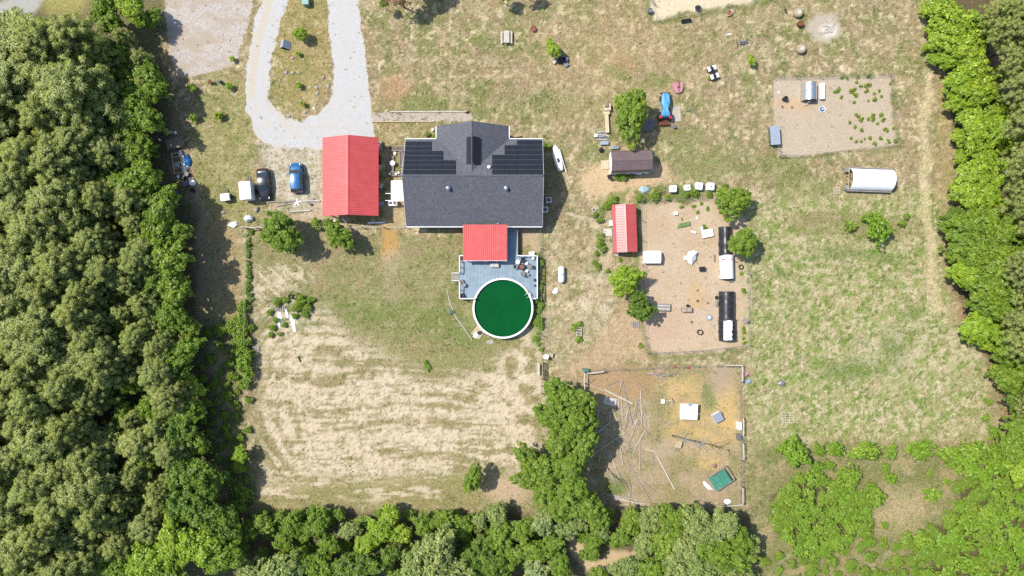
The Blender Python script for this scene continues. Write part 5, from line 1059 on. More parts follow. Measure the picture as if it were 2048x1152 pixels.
# ------------------------------------------------------------------ sheds, coops, hoop houses
def gable_shed(name, label, cat, px, py, w, l, prof, wallz, roofmat, wallmat, rot=0, along='y', nseg=10, inset=.12):
    """prof = cross-section of the roof (x, z) from one eave over the ridge to the other; ridge along local y"""
    t = thing(name, label, cat, px, py, 0, rot)
    x0, x1 = prof[0][0] + inset, prof[-1][0] - inset
    for y in (-l / 2 + .15, l / 2 - .15):
        pts = [(x0, y, 0), (x1, y, 0)] + [(x * .96, y, z - .07) for x, z in reversed(prof)]; pts = [p for p in pts]
        MB().add(pts + [(p[0], y + (.05 if y > 0 else -.05), p[2]) for p in pts], [tuple(range(len(pts))), tuple(range(2 * len(pts) - 1, len(pts) - 1, -1))] + [(i, i + len(pts), (i + 1) % len(pts) + len(pts), (i + 1) % len(pts)) for i in range(len(pts))]).build('end_wall', wallmat, t)
    for x in (x0, x1): MB().box(x - .03, x + .03, -l / 2 + .2, l / 2 - .2, 0, wallz).build('side_wall', wallmat, t)
    for (xa, za), (xb, zb) in zip(prof[:-1], prof[1:]):
        for i in range(nseg):
            a, b_ = -l / 2 + l * i / nseg, -l / 2 + l * (i + 1) / nseg - .005; MB().ribbed((xa, a, za), (xa, b_, za), (xb, b_, zb), (xa + (xb - xa), a, zb), 2, .05, .03).build('roof_panel', roofmat, t)
    rx = max(prof, key=lambda p: p[1]); MB().sheet([(rx[0] - .14, -l / 2, rx[1] - .01), (rx[0], -l / 2, rx[1] + .05), (rx[0], l / 2, rx[1] + .05), (rx[0] - .14, l / 2, rx[1] - .01)], .02).sheet([(rx[0], -l / 2, rx[1] + .05), (rx[0] + .14, -l / 2, rx[1] - .01), (rx[0] + .14, l / 2, rx[1] - .01), (rx[0], l / 2, rx[1] + .05)], .02).build('ridge_cap', roofmat, t)
    return t
sh = gable_shed('garden_shed', 'white walled shed with a brown gambrel metal roof', 'shed', 1257, 328, 3, 5.9, [(-1.62, 2.0), (-1.35, 2.75), (0, 3.35), (1.35, 2.75), (1.62, 2.0)], 2.0, 'brown_metal', 'white_paint', 92, nseg=7)
MB().box(-.6, .6, 2.84, 2.9, .1, 1.95).build('door', 'white_paint', sh); MB().loft([[(-.65, y, 0), (.65, y, 0), (.65, y, z), (-.65, y, z)] for y, z in ((2.95, .2), (4.1, .03))], caps=True).build('ramp', 'pale_wood', sh)
MB().box(-.4, .4, -2.9, -2.83, .9, 1.6).build('window', 'glass', sh)
co = gable_shed('chicken_coop', 'narrow coop with a bright red ribbed metal roof beside the chicken yard', 'coop', 1246, 459, 3, 6.9, [(-1.75, 1.75), (-1.35, 2.15), (.05, 2.55), (1.7, 1.75)], 1.7, 'red_metal', 'grey_wood', 2, nseg=9)
MB().box(-.5, .5, -3.42, -3.34, .1, 1.6).build('door', 'white_paint', co); MB().loft([[(x, -.9, 0), (x, .2, 0), (x, .2, z), (x, -.9, z)] for x, z in ((-1.7, .2), (-3.0, .03))], caps=True).build('ramp', 'bleached_wood', co)
wsb = gable_shed('storage_shed', 'low white shed with a ribbed roof below the red coop', 'shed', 1301, 515, 1.9, 2.6, [(-.9, 1.05), (-.45, 1.25), (.1, 1.3), (.55, 1.22), (.92, 1.0)], .95, 'white_metal', 'white_paint', 90, nseg=3)
def hoop(name, label, cat, px, py, rot, w, l, h, m, rib='steel', n=14, y0=None, wob=0.0, ends=True):
    t = thing(name, label, cat, px, py, 0, rot); rings = []; rng = random.Random(px)
    for i in range(13):
        y = -l / 2 + l * i / 12; k = 1 + wob * rng.uniform(-1, 1); rings.append([(w / 2 * k * math.cos(a), y, max(.02, h * k * math.sin(a) ** .85)) for a in (math.pi * j / n for j in range(n + 1))])
    MB().loft(rings, closed=False).build('cover', m, t, True)
    for i in (0, 6, 12): MB().tube([(x * .985, y, z * .985) for x, y, z in rings[i]], .03, 5).build('hoop', rib, t)
    for s in (-1, 1): MB().box(min(s * w / 2, s * (w / 2 - .1)), max(s * w / 2, s * (w / 2 - .1)), -l / 2, l / 2, 0, .18).build('base_board', 'grey_wood', t)
    return t
h1 = hoop('hoop_house', 'upper black film hoop house with a white front half', 'hoop house', 1449, 483, 1, 1.85, 4.2, 1.35, 'black_film', wob=.035)
fr1 = hoop('x', '', '', 1452, 534, 1, 2.0, 3.5, 1.45, 'white_film', wob=.01); 
def adopt(child, parent, nm):
    """turn a finished assembly into one part group of another thing"""
    for k in list(child.keys()): del child[k]
    child.name = nm; mw = child.matrix_basis.copy(); child.parent = parent; child.matrix_basis = parent.matrix_basis.inverted() @ mw
adopt(fr1, h1, 'front_section'); MB().bar((-.95, -2.7, 1.25), (1.1, -2.7, 1.42), .12, .03).build('strap', 'rust_red', h1)
h2 = hoop('hoop_house', 'lower black film hoop house with a white ribbed front sheet', 'hoop house', 1452, 612, 0, 2.25, 4.3, 1.45, 'black_film', wob=.03)
fr2 = hoop('x', '', '', 1453.5, 660, 2, 2.55, 3.0, 1.35, 'black_film', wob=.04); adopt(fr2, h2, 'front_section')
sh2 = MB()
for i in range(6):
    a0, a1 = math.pi * (.22 + .5 * i / 6), math.pi * (.22 + .5 * (i + 1) / 6); sh2.ribbed((1.1 * math.cos(a0), -4.95, 1.45 * math.sin(a0)), (1.1 * math.cos(a1), -4.95, 1.45 * math.sin(a1)), (1.1 * math.cos(a1), -2.05, 1.45 * math.sin(a1)), (1.1 * math.cos(a0), -2.05, 1.45 * math.sin(a0)), 1, .04, .025)
sh2.build('white_sheet', 'white_metal', h2)
gh = hoop('greenhouse', 'white plastic hoop greenhouse with a wooden end frame in the pasture', 'greenhouse', 1735, 361, 88, 3.3, 6.2, 2.1, 'white_film', 'bleached_wood', wob=.01)
for s in (-1, 1): MB().box(s * 1.72 - .06, s * 1.72 + .06, -3.2, 3.4, .0, .75).build('side_board', 'grey_wood', gh); MB().box(s * 1.3 - .3, s * 1.3 + .3, 3.15, 3.6, 0, 1.0).build('end_panel', 'grey_wood', gh)
for x in (-.55, .55): MB().box(x - .05, x + .05, 3.2, 3.3, 0, 1.9).build('door_post', 'pale_wood', gh)
MB().bar((-1.6, 3.25, 1.0), (1.6, 3.25, 1.0), .08).build('cross_bar', 'pale_wood', gh)
def pallet(px, py, rot, w, l, label, m='old_wood', n=6, z=0, cat='pallet', nm='pallet', group=None, gap=.35):
    t = thing(nm, label, cat, px, py, z, rot, group=group); bw = w / n
    for i in range(n): MB().box(-w / 2 + i * bw, -w / 2 + (i + 1 - gap) * bw, -l / 2, l / 2, .11, .135).build('slat', m, t)
    for y in (-l / 2 + .05, 0, l / 2 - .05): MB().box(-w / 2, w / 2 - bw * gap, y - .04, y + .04, .0, .11).build('runner', m, t)
    return t
pallet(1673, 381, 90, 1.1, 1.0, 'small pale pallet at the corner of the white greenhouse', 'pale_wood', 5)
# silver quonset hut in the dirt pen and its neighbours
qh = hoop('quonset_hut', 'silver corrugated arched hut in the upper right dirt pen', 'hut', 1616, 186, 0, 2.15, 2.55, 1.5, 'galvanised'); MB().loft([[(1.0 * math.cos(a), y, 1.45 * math.sin(a) ** .85 if a not in (0,) else 0.0) for a in [math.pi * j / 10 for j in range(11)]] for y in (1.2, 1.24)], caps=True).build('back_wall', 'galvanised', qh)
MB().bar((.1, -1.3, .9), (-.75, -2.0, .1), .06).build('prop', 'bleached_wood', qh); MB().bar((-.3, -1.75, .05), (.3, -1.95, .05), .05).build('brace', 'bleached_wood', qh)
for y in (.75, -.8): MB().cbox((1.15, y, .15), (.3, .25, .3)).build('block', 'steel', qh)
def box_thing(name, label, cat, px, py, rot, w, l, h, m, lid=None, z=0, over=.04, group=None, legs=0):
    t = thing(name, label, cat, px, py, z, rot, group=group); b0 = legs
    MB().cbox((0, 0, b0 + (h - b0) / 2), (w, l, h - b0), bev=.025).build('body', m, t); MB().cbox((0, 0, h + .025), (w + over, l + over, .05), bev=.015).build('lid', lid or m, t)
    if legs:
        for sx in (-1, 1):
            for sy in (-1, 1): MB().box(sx * (w / 2 - .05) - .03, sx * (w / 2 - .05) + .03, sy * (l / 2 - .05) - .03, sy * (l / 2 - .05) + .03, 0, legs).build('leg', m, t)
    return t
box_thing('feed_trough', 'long white trough right of the silver hut', 'trough', 1641.5, 184, 0, .62, 2.3, .55, 'white_plastic', legs=.12)
nb_ = thing('nest_box', 'ribbed silver roofed box at the left corner of the dirt pen', 'nest box', 1545, 274, 0, 4)
MB().cbox((0, 0, .45), (1.2, 2.5, .9)).build('body', 'steel', nb_)
for i in range(4): MB().ribbed((-.68, -1.35 + i * .68, 1.0), (-.68, -1.35 + (i + 1) * .68 - .01, 1.0), (.68, -1.35 + (i + 1) * .68 - .01, 1.12), (.68, -1.35 + i * .68, 1.12), 2, .05, .03).build('roof_panel', 'blue_grey_metal', nb_)
def barrel(px, py, r, h, m, label, cat='barrel', nm='barrel', z=0, tilt=0, group=None):
    o = single(MB().lathe((0, 0, 0), [(r * .92, 0), (r, h * .06), (r, h * .32), (r * 1.03, h * .35), (r, h * .38), (r, h * .64), (r * 1.03, h * .67), (r, h * .7), (r, h), (r * .9, h), (r * .88, h * .9)], 18), nm, m, label, cat, px, py, z, group=group)
    return o
def bowl(px, py, r, m, label, h=.12, cat='bowl', nm='feed_bowl', inner=None, z=0, group=None):
    t = thing(nm, label, cat, px, py, z, group=group); MB().lathe((0, 0, 0), [(r * .8, 0), (r, h), (r * .9, h), (r * .72, .03), (.01, .025)], 18, caps=False).build('dish', m, t, False)
    MB().lathe((0, 0, 0), [(r * .84, h * .7), (.01, h * .7)], 18, caps=False).build('contents', inner or 'soil', t); return t
barrel(1568, 199, .33, .75, 'black_plastic', 'black barrel in the dirt pen'); bowl(1564, 213.5, .2, 'hay', 'tan feed bowl nearest the black barrel'); bowl(1584, 215, .22, 'cream_wood', 'pale feed bowl below the silver hut')
w_ = bowl(1644, 219, .46, 'white_plastic', 'blue and white round waterer below the long trough', .14, 'waterer', 'waterer', 'blue_paint'); MB().lathe((0, 0, .05), [(.17, 0), (.17, .3), (.08, .36)], 12).build('jar', 'cream_wood', w_)
bowl(1657, 293, .2, 'white_plastic', 'small white dish near the bottom of the dirt pen', .08); single(MB().cbox((0, 0, .04), (.3, .22, .08), .4, .02), 'white_lump', 'white_plastic', 'tiny white scrap at the top left of the dirt pen', 'scrap', 1557, 185)
# four white tanks with black caps along the weedy strip
for i, (x, y, l) in enumerate(((1344, 379, 'leftmost of the four square white tanks above the chicken yard'), (1372, 377, 'second from left of the four square white tanks, half hidden by weeds'), (1395, 374, 'third from left of the four square white tanks'), (1418, 374.5, 'rightmost of the four square white tanks above the chicken yard'))):
    t = thing('water_tank', l, 'tank', x, y, rot=(2, 8, -6, -2)[i], group='white square tanks'); s = (.98, .85, 1.05, 1.1)[i]
    MB().loft([[(sx * k, sy * k, z) for sx, sy in ((-.5 * s, -.4 * s), (-.4 * s, -.5 * s), (.4 * s, -.5 * s), (.5 * s, -.4 * s), (.5 * s, .4 * s), (.4 * s, .5 * s), (-.4 * s, .5 * s), (-.5 * s, .4 * s))] for k, z in ((1, .12), (1.02, .3), (1, .5), (1.02, .7), (1, .9), (.9, .97))], caps=True).build('body', 'white_plastic', t)
    MB().lathe((.05, 0, .97), [(.1, 0), (.1, .06), (.02, .07)], 12).build('cap', 'black_plastic', t); MB().cbox((0, 0, .06), (1.05 * s, 1.05 * s, .12)).build('pallet_base', 'old_wood', t)
mat('pale_blue_tarp', (.38, .52, .56), .5, var=.25, scale=4); mat('sage_brush', (.16, .21, .12), .9, var=.4, scale=5)
# ------------------------------------------------------------------ smaller things
def chair(px, py, rot, m, label, cat='chair', s=1.0, z=0, group=None, nm='chair'):
    t = thing(nm, label, cat, px, py, z, rot, group=group)
    MB().cbox((0, 0, .42 * s), (.5 * s, .5 * s, .05), bev=.015).build('seat', m, t); MB().loft([[(-.25 * s, -.24 * s, .44 * s), (.25 * s, -.24 * s, .44 * s), (.25 * s, -.2 * s, .44 * s), (-.25 * s, -.2 * s, .44 * s)], [(-.25 * s, -.36 * s, .95 * s), (.25 * s, -.36 * s, .95 * s), (.25 * s, -.32 * s, .95 * s), (-.25 * s, -.32 * s, .95 * s)]], caps=True).build('backrest', m, t)
    for a in (-1, 1):
        for b_ in (-1, 1): MB().bar((a * .22 * s, b_ * .21 * s, 0), (a * .22 * s, b_ * .21 * s, .4 * s), .035).build('leg', m, t)
        MB().bar((a * .27 * s, -.28 * s, .62 * s), (a * .27 * s, .22 * s, .62 * s), .05, .03).build('armrest', m, t)
    return t
pic = thing('picnic_table', 'weathered grey picnic table with two benches on the upper lawn', 'picnic table', 1013, 77, 0, 0)
for i in range(5): MB().box(-.42 + i * .17, -.26 + i * .17, -.88, .88, .72, .76).build('plank', 'bleached_wood', pic)
for s in (-1, 1): MB().box(s * .72 - .13, s * .72 + .13, -.88, .88, .42, .46).build('bench', 'bleached_wood', pic)
for y in (-.62, .62):
    MB().bar((-.75, y, .38), (.75, y, .38), .05, .1).build('cross_beam', 'grey_wood', pic)
    for s in (-1, 1): MB().bar((s * .7, y + .04, 0), (s * .3, y + .04, .7), .06, .1).build('leg', 'grey_wood', pic)
def firebowl(px, py, rx, ry, rot, label, m='rust', inner='clay_red', cat='fire pit', nm='fire_bowl'):
    t = thing(nm, label, cat, px, py, 0, rot); MB().lathe((0, 0, 0), [(.7, .0), (1, .32), (1.06, .34), (.98, .36), (.9, .3), (.7, .16), (.01, .15)], 20, caps=False, sx=rx, sy=ry).build('rim', m, t); MB().lathe((0, 0, 0), [(.86, .24), (.4, .27), (.01, .25)], 20, caps=False, sx=rx, sy=ry).build('contents', inner, t); return t
firebowl(1067, 59.5, .4, .38, 0, 'rusty red round fire bowl on the upper lawn'); firebowl(1458, 27, .36, .55, -42, 'oval tub with red soil below the sandy arena', 'bleached_wood', 'clay_red', 'tub', 'oval_tub')
t = firebowl(1395, 18, .5, .42, 0, 'grey round stock tank on the arena edge', 'steel', 'black_plastic', 'stock tank', 'stock_tank')
tg = thing('feed_trough', 'black trough on the lawn below the sandy arena', 'trough', 1371, 43, 0, 10); MB().loft([[(x, y, z) for x, y in ((-w, -d), (w, -d), (w, d), (-w, d))] for w, d, z in ((.65, .14, 0), (.75, .22, .35), (.7, .18, .35), (.62, .12, .06))], caps=True).build('basin', 'black_plastic', tg); MB().bar((-.75, 0, .36), (.75, 0, .36), .05).build('handle_bar', 'dark_metal', tg)
# junk under the little tree
for i, (x, y, w, l, h, m, lb) in enumerate(((1124, 122, .9, .8, .5, 'black_plastic', 'black crate at the middle of the junk heap under the small tree'), (1132, 130, .6, .6, .35, 'blue_grey_metal', 'blue-grey box at the lower right of the junk heap'), (1131, 120, .5, .6, .5, 'purple_plastic', 'purplish box at the right of the junk heap'), (1115, 116, .5, .45, .4, 'cloth_grey', 'grey sack at the upper left of the junk heap'), (1109, 124, .45, .7, .3, 'bleached_wood', 'pale board box at the left of the junk heap'))): box_thing('junk_box', lb, 'box', x, y, i * 37, w, l, h, m, 'steel' if i == 1 else None)
sw = thing('swing_frame', 'fallen metal swing frame with yellow legs on the upper right lawn', 'frame', 1486, 87, 0, 8)
MB().tube([(-1.2, .1, .5), (1.2, .1, .5)], .05, 8).build('top_bar', 'steel', sw)
for s in (-1, 1):
    for k in (-1, 1): MB().tube([(s * 1.1, .1, .5), (s * (1.1 - .2), .1 + k * .75, .05)], .035, 6).build('leg', 'cream_wood' if s > 0 else 'rust', sw)
for x in (-.5, 0., .5): MB().tube([(x, -.5, .12), (x + .1, .8, .15)], .03, 6).build('cross_bar', 'steel', sw)
MB().cbox((0, .1, .2), (.9, .5, .05)).build('mesh_panel', 'steel', sw)
single(MB().bar((-.35, 0, .05), (.4, .1, .12), .16, .1), 'white_jug', 'white_plastic', 'white jug lying left of the swing frame', 'jug', 1457, 70)
# hay bales, burn barrel, ash pit
for x, y, l in ((1594, 28, 'upper round hay bale near the ash pit'), (1600, 100, 'lower round hay bale above the dirt pen')):
    t = thing('hay_bale', l, 'hay bale', x, y); MB().lathe((0, 0, 0), [(.52, 0), (.66, .1), (.7, .4), (.66, .7), (.45, .8), (.2, .77), (.02, .78)], 20).build('bale', 'hay', t, True); MB().lathe((0, 0, .79), [(.34, 0), (.33, .03), (.3, .03)], 16).build('string', 'bleached_wood', t)
barrel(1598, 50, .42, .7, 'rust', 'rusty burn barrel between the two hay bales'); 
rng6 = random.Random(4)
for i in range(14):
    a = rng6.uniform(0, 6.28); d = rng6.uniform(2, 17); single(MB().bar((-rng6.uniform(.3, .7), 0, .07), (rng6.uniform(.2, .6), 0, .09 + .06 * rng6.random()), .1, .08), 'charred_log', 'ash' if i % 3 else 'bleached_wood', 'ash white burnt stick in the round ash pit', 'log', 1655 + d * math.cos(a), 57 + d * .9 * math.sin(a), .0, rng6.uniform(0, 180), 'burnt sticks in the ash pit')
t = thing('iron_grate', 'black iron stand left of the upper hay bale', 'stand', 1568, 20); MB().tube([(0, .6, .1), (0, -.6, .9)], .03, 6).tube([(-.3, -.4, 0), (0, -.4, .8), (.3, -.4, 0)], .03, 6).build('stand_rod', 'dark_metal', t); MB().cbox((0, -.2, .5), (.3, .3, .04)).build('plate', 'dark_metal', t)
# driveway island and left lawn
tb = thing('utility_box', 'teal utility box at the top of the driveway island', 'utility box', 614, 5, 0, 4); MB().cbox((0, 0, .45), (.85, 1.25, .9), bev=.04).build('body', 'teal_paint', tb); MB().cbox((0, 0, .93), (.92, 1.32, .06), bev=.02).build('lid', 'teal_paint', tb)
af = thing('a_frame_hutch', 'blue-grey A-frame hutch on the driveway island', 'hutch', 571, 91, 0, -10)
for s in (-1, 1): MB().sheet([(s * .02, -.55, 1.0), (s * .02, .55, 1.0), (s * .75, .55, .08), (s * .75, -.55, .08)] if s > 0 else [(-.75, -.55, .08), (-.75, .55, .08), (-.02, .55, 1.0), (-.02, -.55, 1.0)], .04).build('roof_panel', 'blue_grey_metal', af)
for y in (-.5, .5): MB().add([(-.68, y, .05), (.68, y, .05), (0, y, .95)], [(0, 1, 2)]).build('end_panel', 'dark_metal', af)
single(MB().lathe((0, 0, 0), [(.12, 0), (.2, .1), (.16, .2), (.05, .25)], 9), 'garden_stone', 'stone', 'grey stone at the right of the driveway island', 'stone', 647, 155.5)
single(MB().cbox((0, 0, .06), (.28, .28, .12), .3, .03), 'white_block', 'white_paint', 'white block beside the tiny island shrub', 'block', 628, 217)
single(MB().lathe((0, 0, 0), [(.2, 0), (.24, .1), (.1, .2), (.02, .22)], 8, sx=1.4), 'pink_ornament', 'pink_paint', 'pink ornament on the driveway island', 'ornament', 585, 116)
for i, (x, y) in enumerate(((577, 232), (585, 146), (610, 225), (633, 175), (634, 187), (572, 145), (656, 172))): single(MB().lathe((0, 0, 0), [(.2, 0), (.26, .08), (.18, .16), (.05, .18)], 8, sx=1.3), 'pale_stone', 'stone', 'pale stone half sunk in the driveway island grass', 'stone', x, y, 0, i * 50, 'pale stones of the island')
chair(422, 166, 100, 'rust', 'rusty orange chair below the gravel lot', s=1.0); chair(441, 164, 40, 'dark_metal', 'black metal chair beside the rusty chair', s=.9)
wc = thing('wooden_cart', 'weathered brown plank cart bed beside the left wood', 'cart', 354, 288, 0, 14)
for i in range(7): MB().box(-1.3, 1.3, -.75 + i * .215, -.75 + i * .215 + .205, .62, .67 + .01 * (i % 2)).build('plank', 'brown_wood', wc)
for x in (-.8, .8): MB().box(x - .06, x + .06, -.75, .75, .48, .62).build('cross_beam', 'brown_wood', wc)
for s in (-1, 1): MB().loft([[(x, s * .7 + d, .28 + 0) if False else (.28 * math.cos(a), s * .68 + d, .28 + .28 * math.sin(a)) for a in (2 * math.pi * j / 14 for j in range(14)) for x in (0,)] for d in (-.08, .08)], caps=True).build('wheel', 'rubber', wc)
MB().bar((1.3, 0, .55), (2.1, .35, .3), .06).build('drawbar', 'bleached_wood', wc)
fm = thing('garden_rack', 'pale timber frame lying in the shade below the wooden cart', 'frame', 357, 327, 0, 8)
for x in (-.62, .62): MB().box(x - .05, x + .05, -1.55, 1.55, .35, .43).build('rail', 'cream_wood', fm)
for y in (-1.5, -.75, .05, .9, 1.5): MB().box(-.57, .57, y - .04, y + .04, .35, .42).build('rung', 'cream_wood', fm)
for x in (-.6, .6):
    for y in (-1.45, 1.45): MB().box(x - .04, x + .04, y - .04, y + .04, 0, .35).build('leg', 'cream_wood', fm)
box_thing('plastic_tub', 'pale tub inside the timber frame', 'tub', 355, 330, 0, .6, .7, .25, 'white_metal', 'blue_grey_metal')
single(MB().cbox((0, 0, .12), (.45, 2.6, .24), bev=.02), 'foam_board', 'white_paint', 'long white panel between the timber frame and the blue tarp', 'panel', 369, 329, 0, 7)
def lump(nm, m, label, cat, px, py, rx, ry, h, seed=1, rot=0, n=18, smooth=True):
    rng = random.Random(seed); rings = []
    for k, z in ((1.0, .0), (1.02, h * .25), (.85, h * .7), (.5, h), (.15, h * 1.02)):
        rings.append([(rx * k * (1 + .18 * math.sin(2.3 * a + seed) + .22 * (rng.random() - .5)) * math.cos(a), ry * k * (1 + .18 * math.sin(3.1 * a + seed) + .22 * (rng.random() - .5)) * math.sin(a), z + h * .25 * (rng.random() - .5) * (k < 1)) for a in (2 * math.pi * j / n for j in range(n))])
    return single(MB().loft(rings, caps=True), nm, m, label, cat, px, py, 0, rot, smooth=smooth)
lump('tarp_heap', 'blue_tarp', 'crumpled bright blue tarp beside the left wood', 'tarp', 376, 322, .52, .85, .6, 3, smooth=False)
lump('plastic_sack', 'white_plastic', 'white sack at the foot of the blue tarp', 'sack', 375, 335, .25, .25, .3, 4); lump('plastic_sack', 'white_metal', 'pale sack between the wooden cart and the timber frame', 'sack', 361, 308, .3, .5, .35, 9)
barrel(360, 354, .22, .5, 'white_plastic', 'small white bucket below the timber frame', 'bucket', 'bucket'); barrel(368, 355, .33, .6, 'dark_metal', 'dark drum next to the small white bucket'); barrel(374, 368, .34, .6, 'purple_plastic', 'purplish blue drum at the wood edge'); barrel(387, 366, .42, .5, 'white_metal', 'wide pale drum right of the purplish drum'); lump('plastic_sack', 'white_plastic', 'white sack above the wide pale drum', 'sack', 382, 361, .3, .3, .35, 6); barrel(387, 381, .3, .5, 'dark_metal', 'dark drum below the wide pale drum'); barrel(376, 349, .35, .55, 'black_plastic', 'black drum in the shade below the white panel')
t = thing('folding_rack', 'dark rack with pale bars at the wood edge', 'rack', 354, 386, 0, 5); MB().cbox((0, 0, .35), (.9, .5, .05)).build('shelf', 'dark_metal', t)
for i in range(4): MB().bar((-.4, -.2 + i * .13, .4), (.4, -.2 + i * .13, .4), .03).build('bar', 'white_metal', t)
for s in (-1, 1): MB().box(s * .4 - .02, s * .4 + .02, -.2, .2, 0, .34).build('side', 'dark_metal', t)
chair(336, 262, 30, 'blue_grey_metal', 'bluish chair among the junk above the wooden cart'); box_thing('junk_box', 'tan box right of the bluish chair', 'box', 342, 266, 10, .6, .35, .3, 'cream_wood'); lump('plastic_sack', 'white_plastic', 'pale bag among the junk above the cart', 'sack', 351, 266, .2, .25, .3, 8); lump('plastic_sack', 'white_plastic', 'lone white bag at the far left of the junk', 'sack', 319, 280, .2, .18, .25, 2)
lump('tarp_heap', 'white_plastic', 'white crumpled tarp heap left of the fence corner', 'tarp', 467, 449, .75, .42, .35, 5, smooth=False); lump('tarp_heap', 'white_metal', 'grey-white tarp heap above the fence corner', 'tarp', 498, 437, .62, .55, .8, 7, smooth=False); lump('stone', 'stone', 'grey stone on the lawn below the white cart', 'stone', 447, 425, .4, .22, .3, 9)
lump('boulder', 'stone', 'pale boulder at the left end of the old wall line', 'boulder', 513, 419, .4, .4, .4, 12)
for i, (a, b_, m, l) in enumerate((((534, 405), (562, 404), 'grey_wood', 'left grey log lying below the parked cars'), ((563, 405), (592, 402), 'grey_wood', 'middle grey log lying below the parked cars'), ((606, 403), (640, 402), 'bleached_wood', 'right pale log ending at the carport'), ((552, 414), (582, 408), 'old_wood', 'thin slanting pole below the grey logs'), ((580, 424), (622, 421), 'bleached_wood', 'pale beam in the old bed below the logs'))):
    p, q = Vector(G(*a)), Vector(G(*b_)); c = (p + q) / 2; tag(MB().tube([p - c + Vector((0, 0, .12)), Vector((0, .03, .13)), q - c + Vector((0, 0, .12))], .12 if i != 3 else .06, 8).build('log', m), l, 'log').location = c
star = MB()
for i in range(5): star.bar((0, 0, .1), (.6 * math.cos(i * 1.257 + .3), .6 * math.sin(i * 1.257 + .3), .03), .16, .05)
single(star, 'garden_ornament', 'white_paint', 'white star shaped ornament on the logs below the blue SUV', 'ornament', 594, 405); barrel(622, 409, .2, .3, 'black_plastic', 'small black pot near the carport', 'pot', 'plant_pot'); lump('stone', 'stone', 'grey stone on the right pale log near the carport', 'stone', 625, 399, .35, .2, .25, 21); lump('plastic_sack', 'white_plastic', 'white bag below the carport corner', 'sack', 632, 441, .25, .3, .3, 22)
for i, (a, b_, l) in enumerate((((676, 449), (668, 440), 'left white plank leaning below the carport'), ((693, 446), (686, 438), 'right white plank leaning below the carport'), ((736, 446), (770, 445), 'long white plank on the ground below the carport shadow'))):
    p, q = Vector(G(*a)), Vector(G(*b_)); c = (p + q) / 2; tag(MB().bar(p - c + Vector((0, 0, .08)), q - c + Vector((0, 0, .08)), .22, .06).build('plank', 'white_paint'), l, 'plank').location = c
# air conditioners
for x, y, l in ((1097, 401, 'upper air conditioner at the right wall of the house'), (1090, 420, 'lower air conditioner at the right wall of the house')):
    t = thing('air_conditioner', l, 'air conditioner', x, y, rot=3); MB().cbox((0, 0, .38), (.78, .78, .76), bev=.05).build('case', 'white_metal', t); MB().lathe((0, 0, .755), [(.31, 0), (.31, .02), (.05, .02)], 20).build('fan_grille', 'black_plastic', t)
    for k in range(3): MB().cbox((.15 * math.cos(k * 2.1), .15 * math.sin(k * 2.1), .79), (.24, .11, .012), k * 2.1).build('fan_blade', 'steel', t)
# deck furniture
ft = thing('fire_table', 'round red-brown fire table on the deck ringed by chairs', 'table', 1044, 534, DZ); MB().lathe((0, 0, 0), [(.25, 0), (.3, .4), (.44, .5), (.46, .56), (.3, .56)], 20).build('body', 'dark_metal', ft); MB().lathe((0, 0, .56), [(.32, 0), (.28, .05), (.02, .06)], 16).build('fire_tray', 'clay_red', ft)
for x, y, r, m, l in ((1032, 533.5, -90, 'cloth_grey', 'grey deck chair left of the fire table'), (1059, 533, 90, 'cloth_grey', 'grey deck chair right of the fire table'), (1046, 521.5, 180, 'dark_metal', 'dark deck chair above the fire table'), (1046, 547, 0, 'cloth_grey', 'grey deck chair below the fire table')): chair(x, y, r, m, l, z=DZ, s=1.05)
for x, y, s, m, l in ((1035.5, 524, .62, 'white_plastic', 'white square side table at the upper left of the fire table'), (1053, 527, .4, 'white_plastic', 'small white stool at the upper right of the fire table'), (1053.5, 542, .42, 'white_plastic', 'small white stool at the lower right of the fire table'), (1056, 549, .4, 'grey_wood', 'brown-grey stool at the lower right of the chairs')):
    t = thing('side_table', l, 'side table', x, y, DZ, 40); MB().lathe((0, 0, .4), [(s / 2, 0), (s / 2, .04), (.02, .045)], 12).build('top', m, t)
    for k in range(3): MB().bar((s * .3 * math.cos(k * 2.1), s * .3 * math.sin(k * 2.1), 0), (s * .3 * math.cos(k * 2.1), s * .3 * math.sin(k * 2.1), .4), .04).build('leg', m, t)
lt_ = thing('coffee_table', 'glass topped wooden coffee table on the deck below the red porch roof', 'table', 989, 530.5, DZ); MB().cbox((0, 0, .42), (1.3, .65, .03), bev=.01).build('top', 'blue_grey_metal', lt_)
for x in (-.3, .3): MB().cbox((x, 0, .445), (.42, .5, .02)).build('inlay', 'cream_wood', lt_)
for sx in (-.58, .58):
    for sy in (-.27, .27): MB().box(sx - .03, sx + .03, sy - .03, sy + .03, 0, .4).build('leg', 'old_wood', lt_)
box_thing('firewood_box', 'black box with pale contents at the lower left deck corner', 'box', 923.5, 592, 30, .75, .6, .45, 'black_plastic', 'black_plastic', z=DZ); barrel(928, 570, .3, .6, 'steel', 'grey bin at the left deck steps', 'bin', 'bin', z=DZ); box_thing('junk_box', 'brownish pile box at the head of the deck steps', 'box', 924, 564, 20, .5, .6, .35, 'old_wood', z=DZ); barrel(1070, 560, .2, .3, 'dark_metal', 'upper dark pot by the right deck rail', 'pot', 'plant_pot', z=DZ); barrel(1070, 571, .15, .25, 'dark_metal', 'lower dark pot by the right deck rail', 'pot', 'plant_pot', z=DZ)
single(MB().cbox((0, 0, .2), (.4, .5, .4), .3, .05), 'cushion', 'white_paint', 'white cushion in the upper right deck corner', 'cushion', 1066, 516, DZ); box_thing('planter_box', 'white planter outside the upper right deck corner', 'planter', 1063, 507, 0, .8, .45, .5, 'white_paint'); chair(924, 516.5, 200, 'rust_red', 'reddish deck chair in the upper left deck corner', z=DZ)
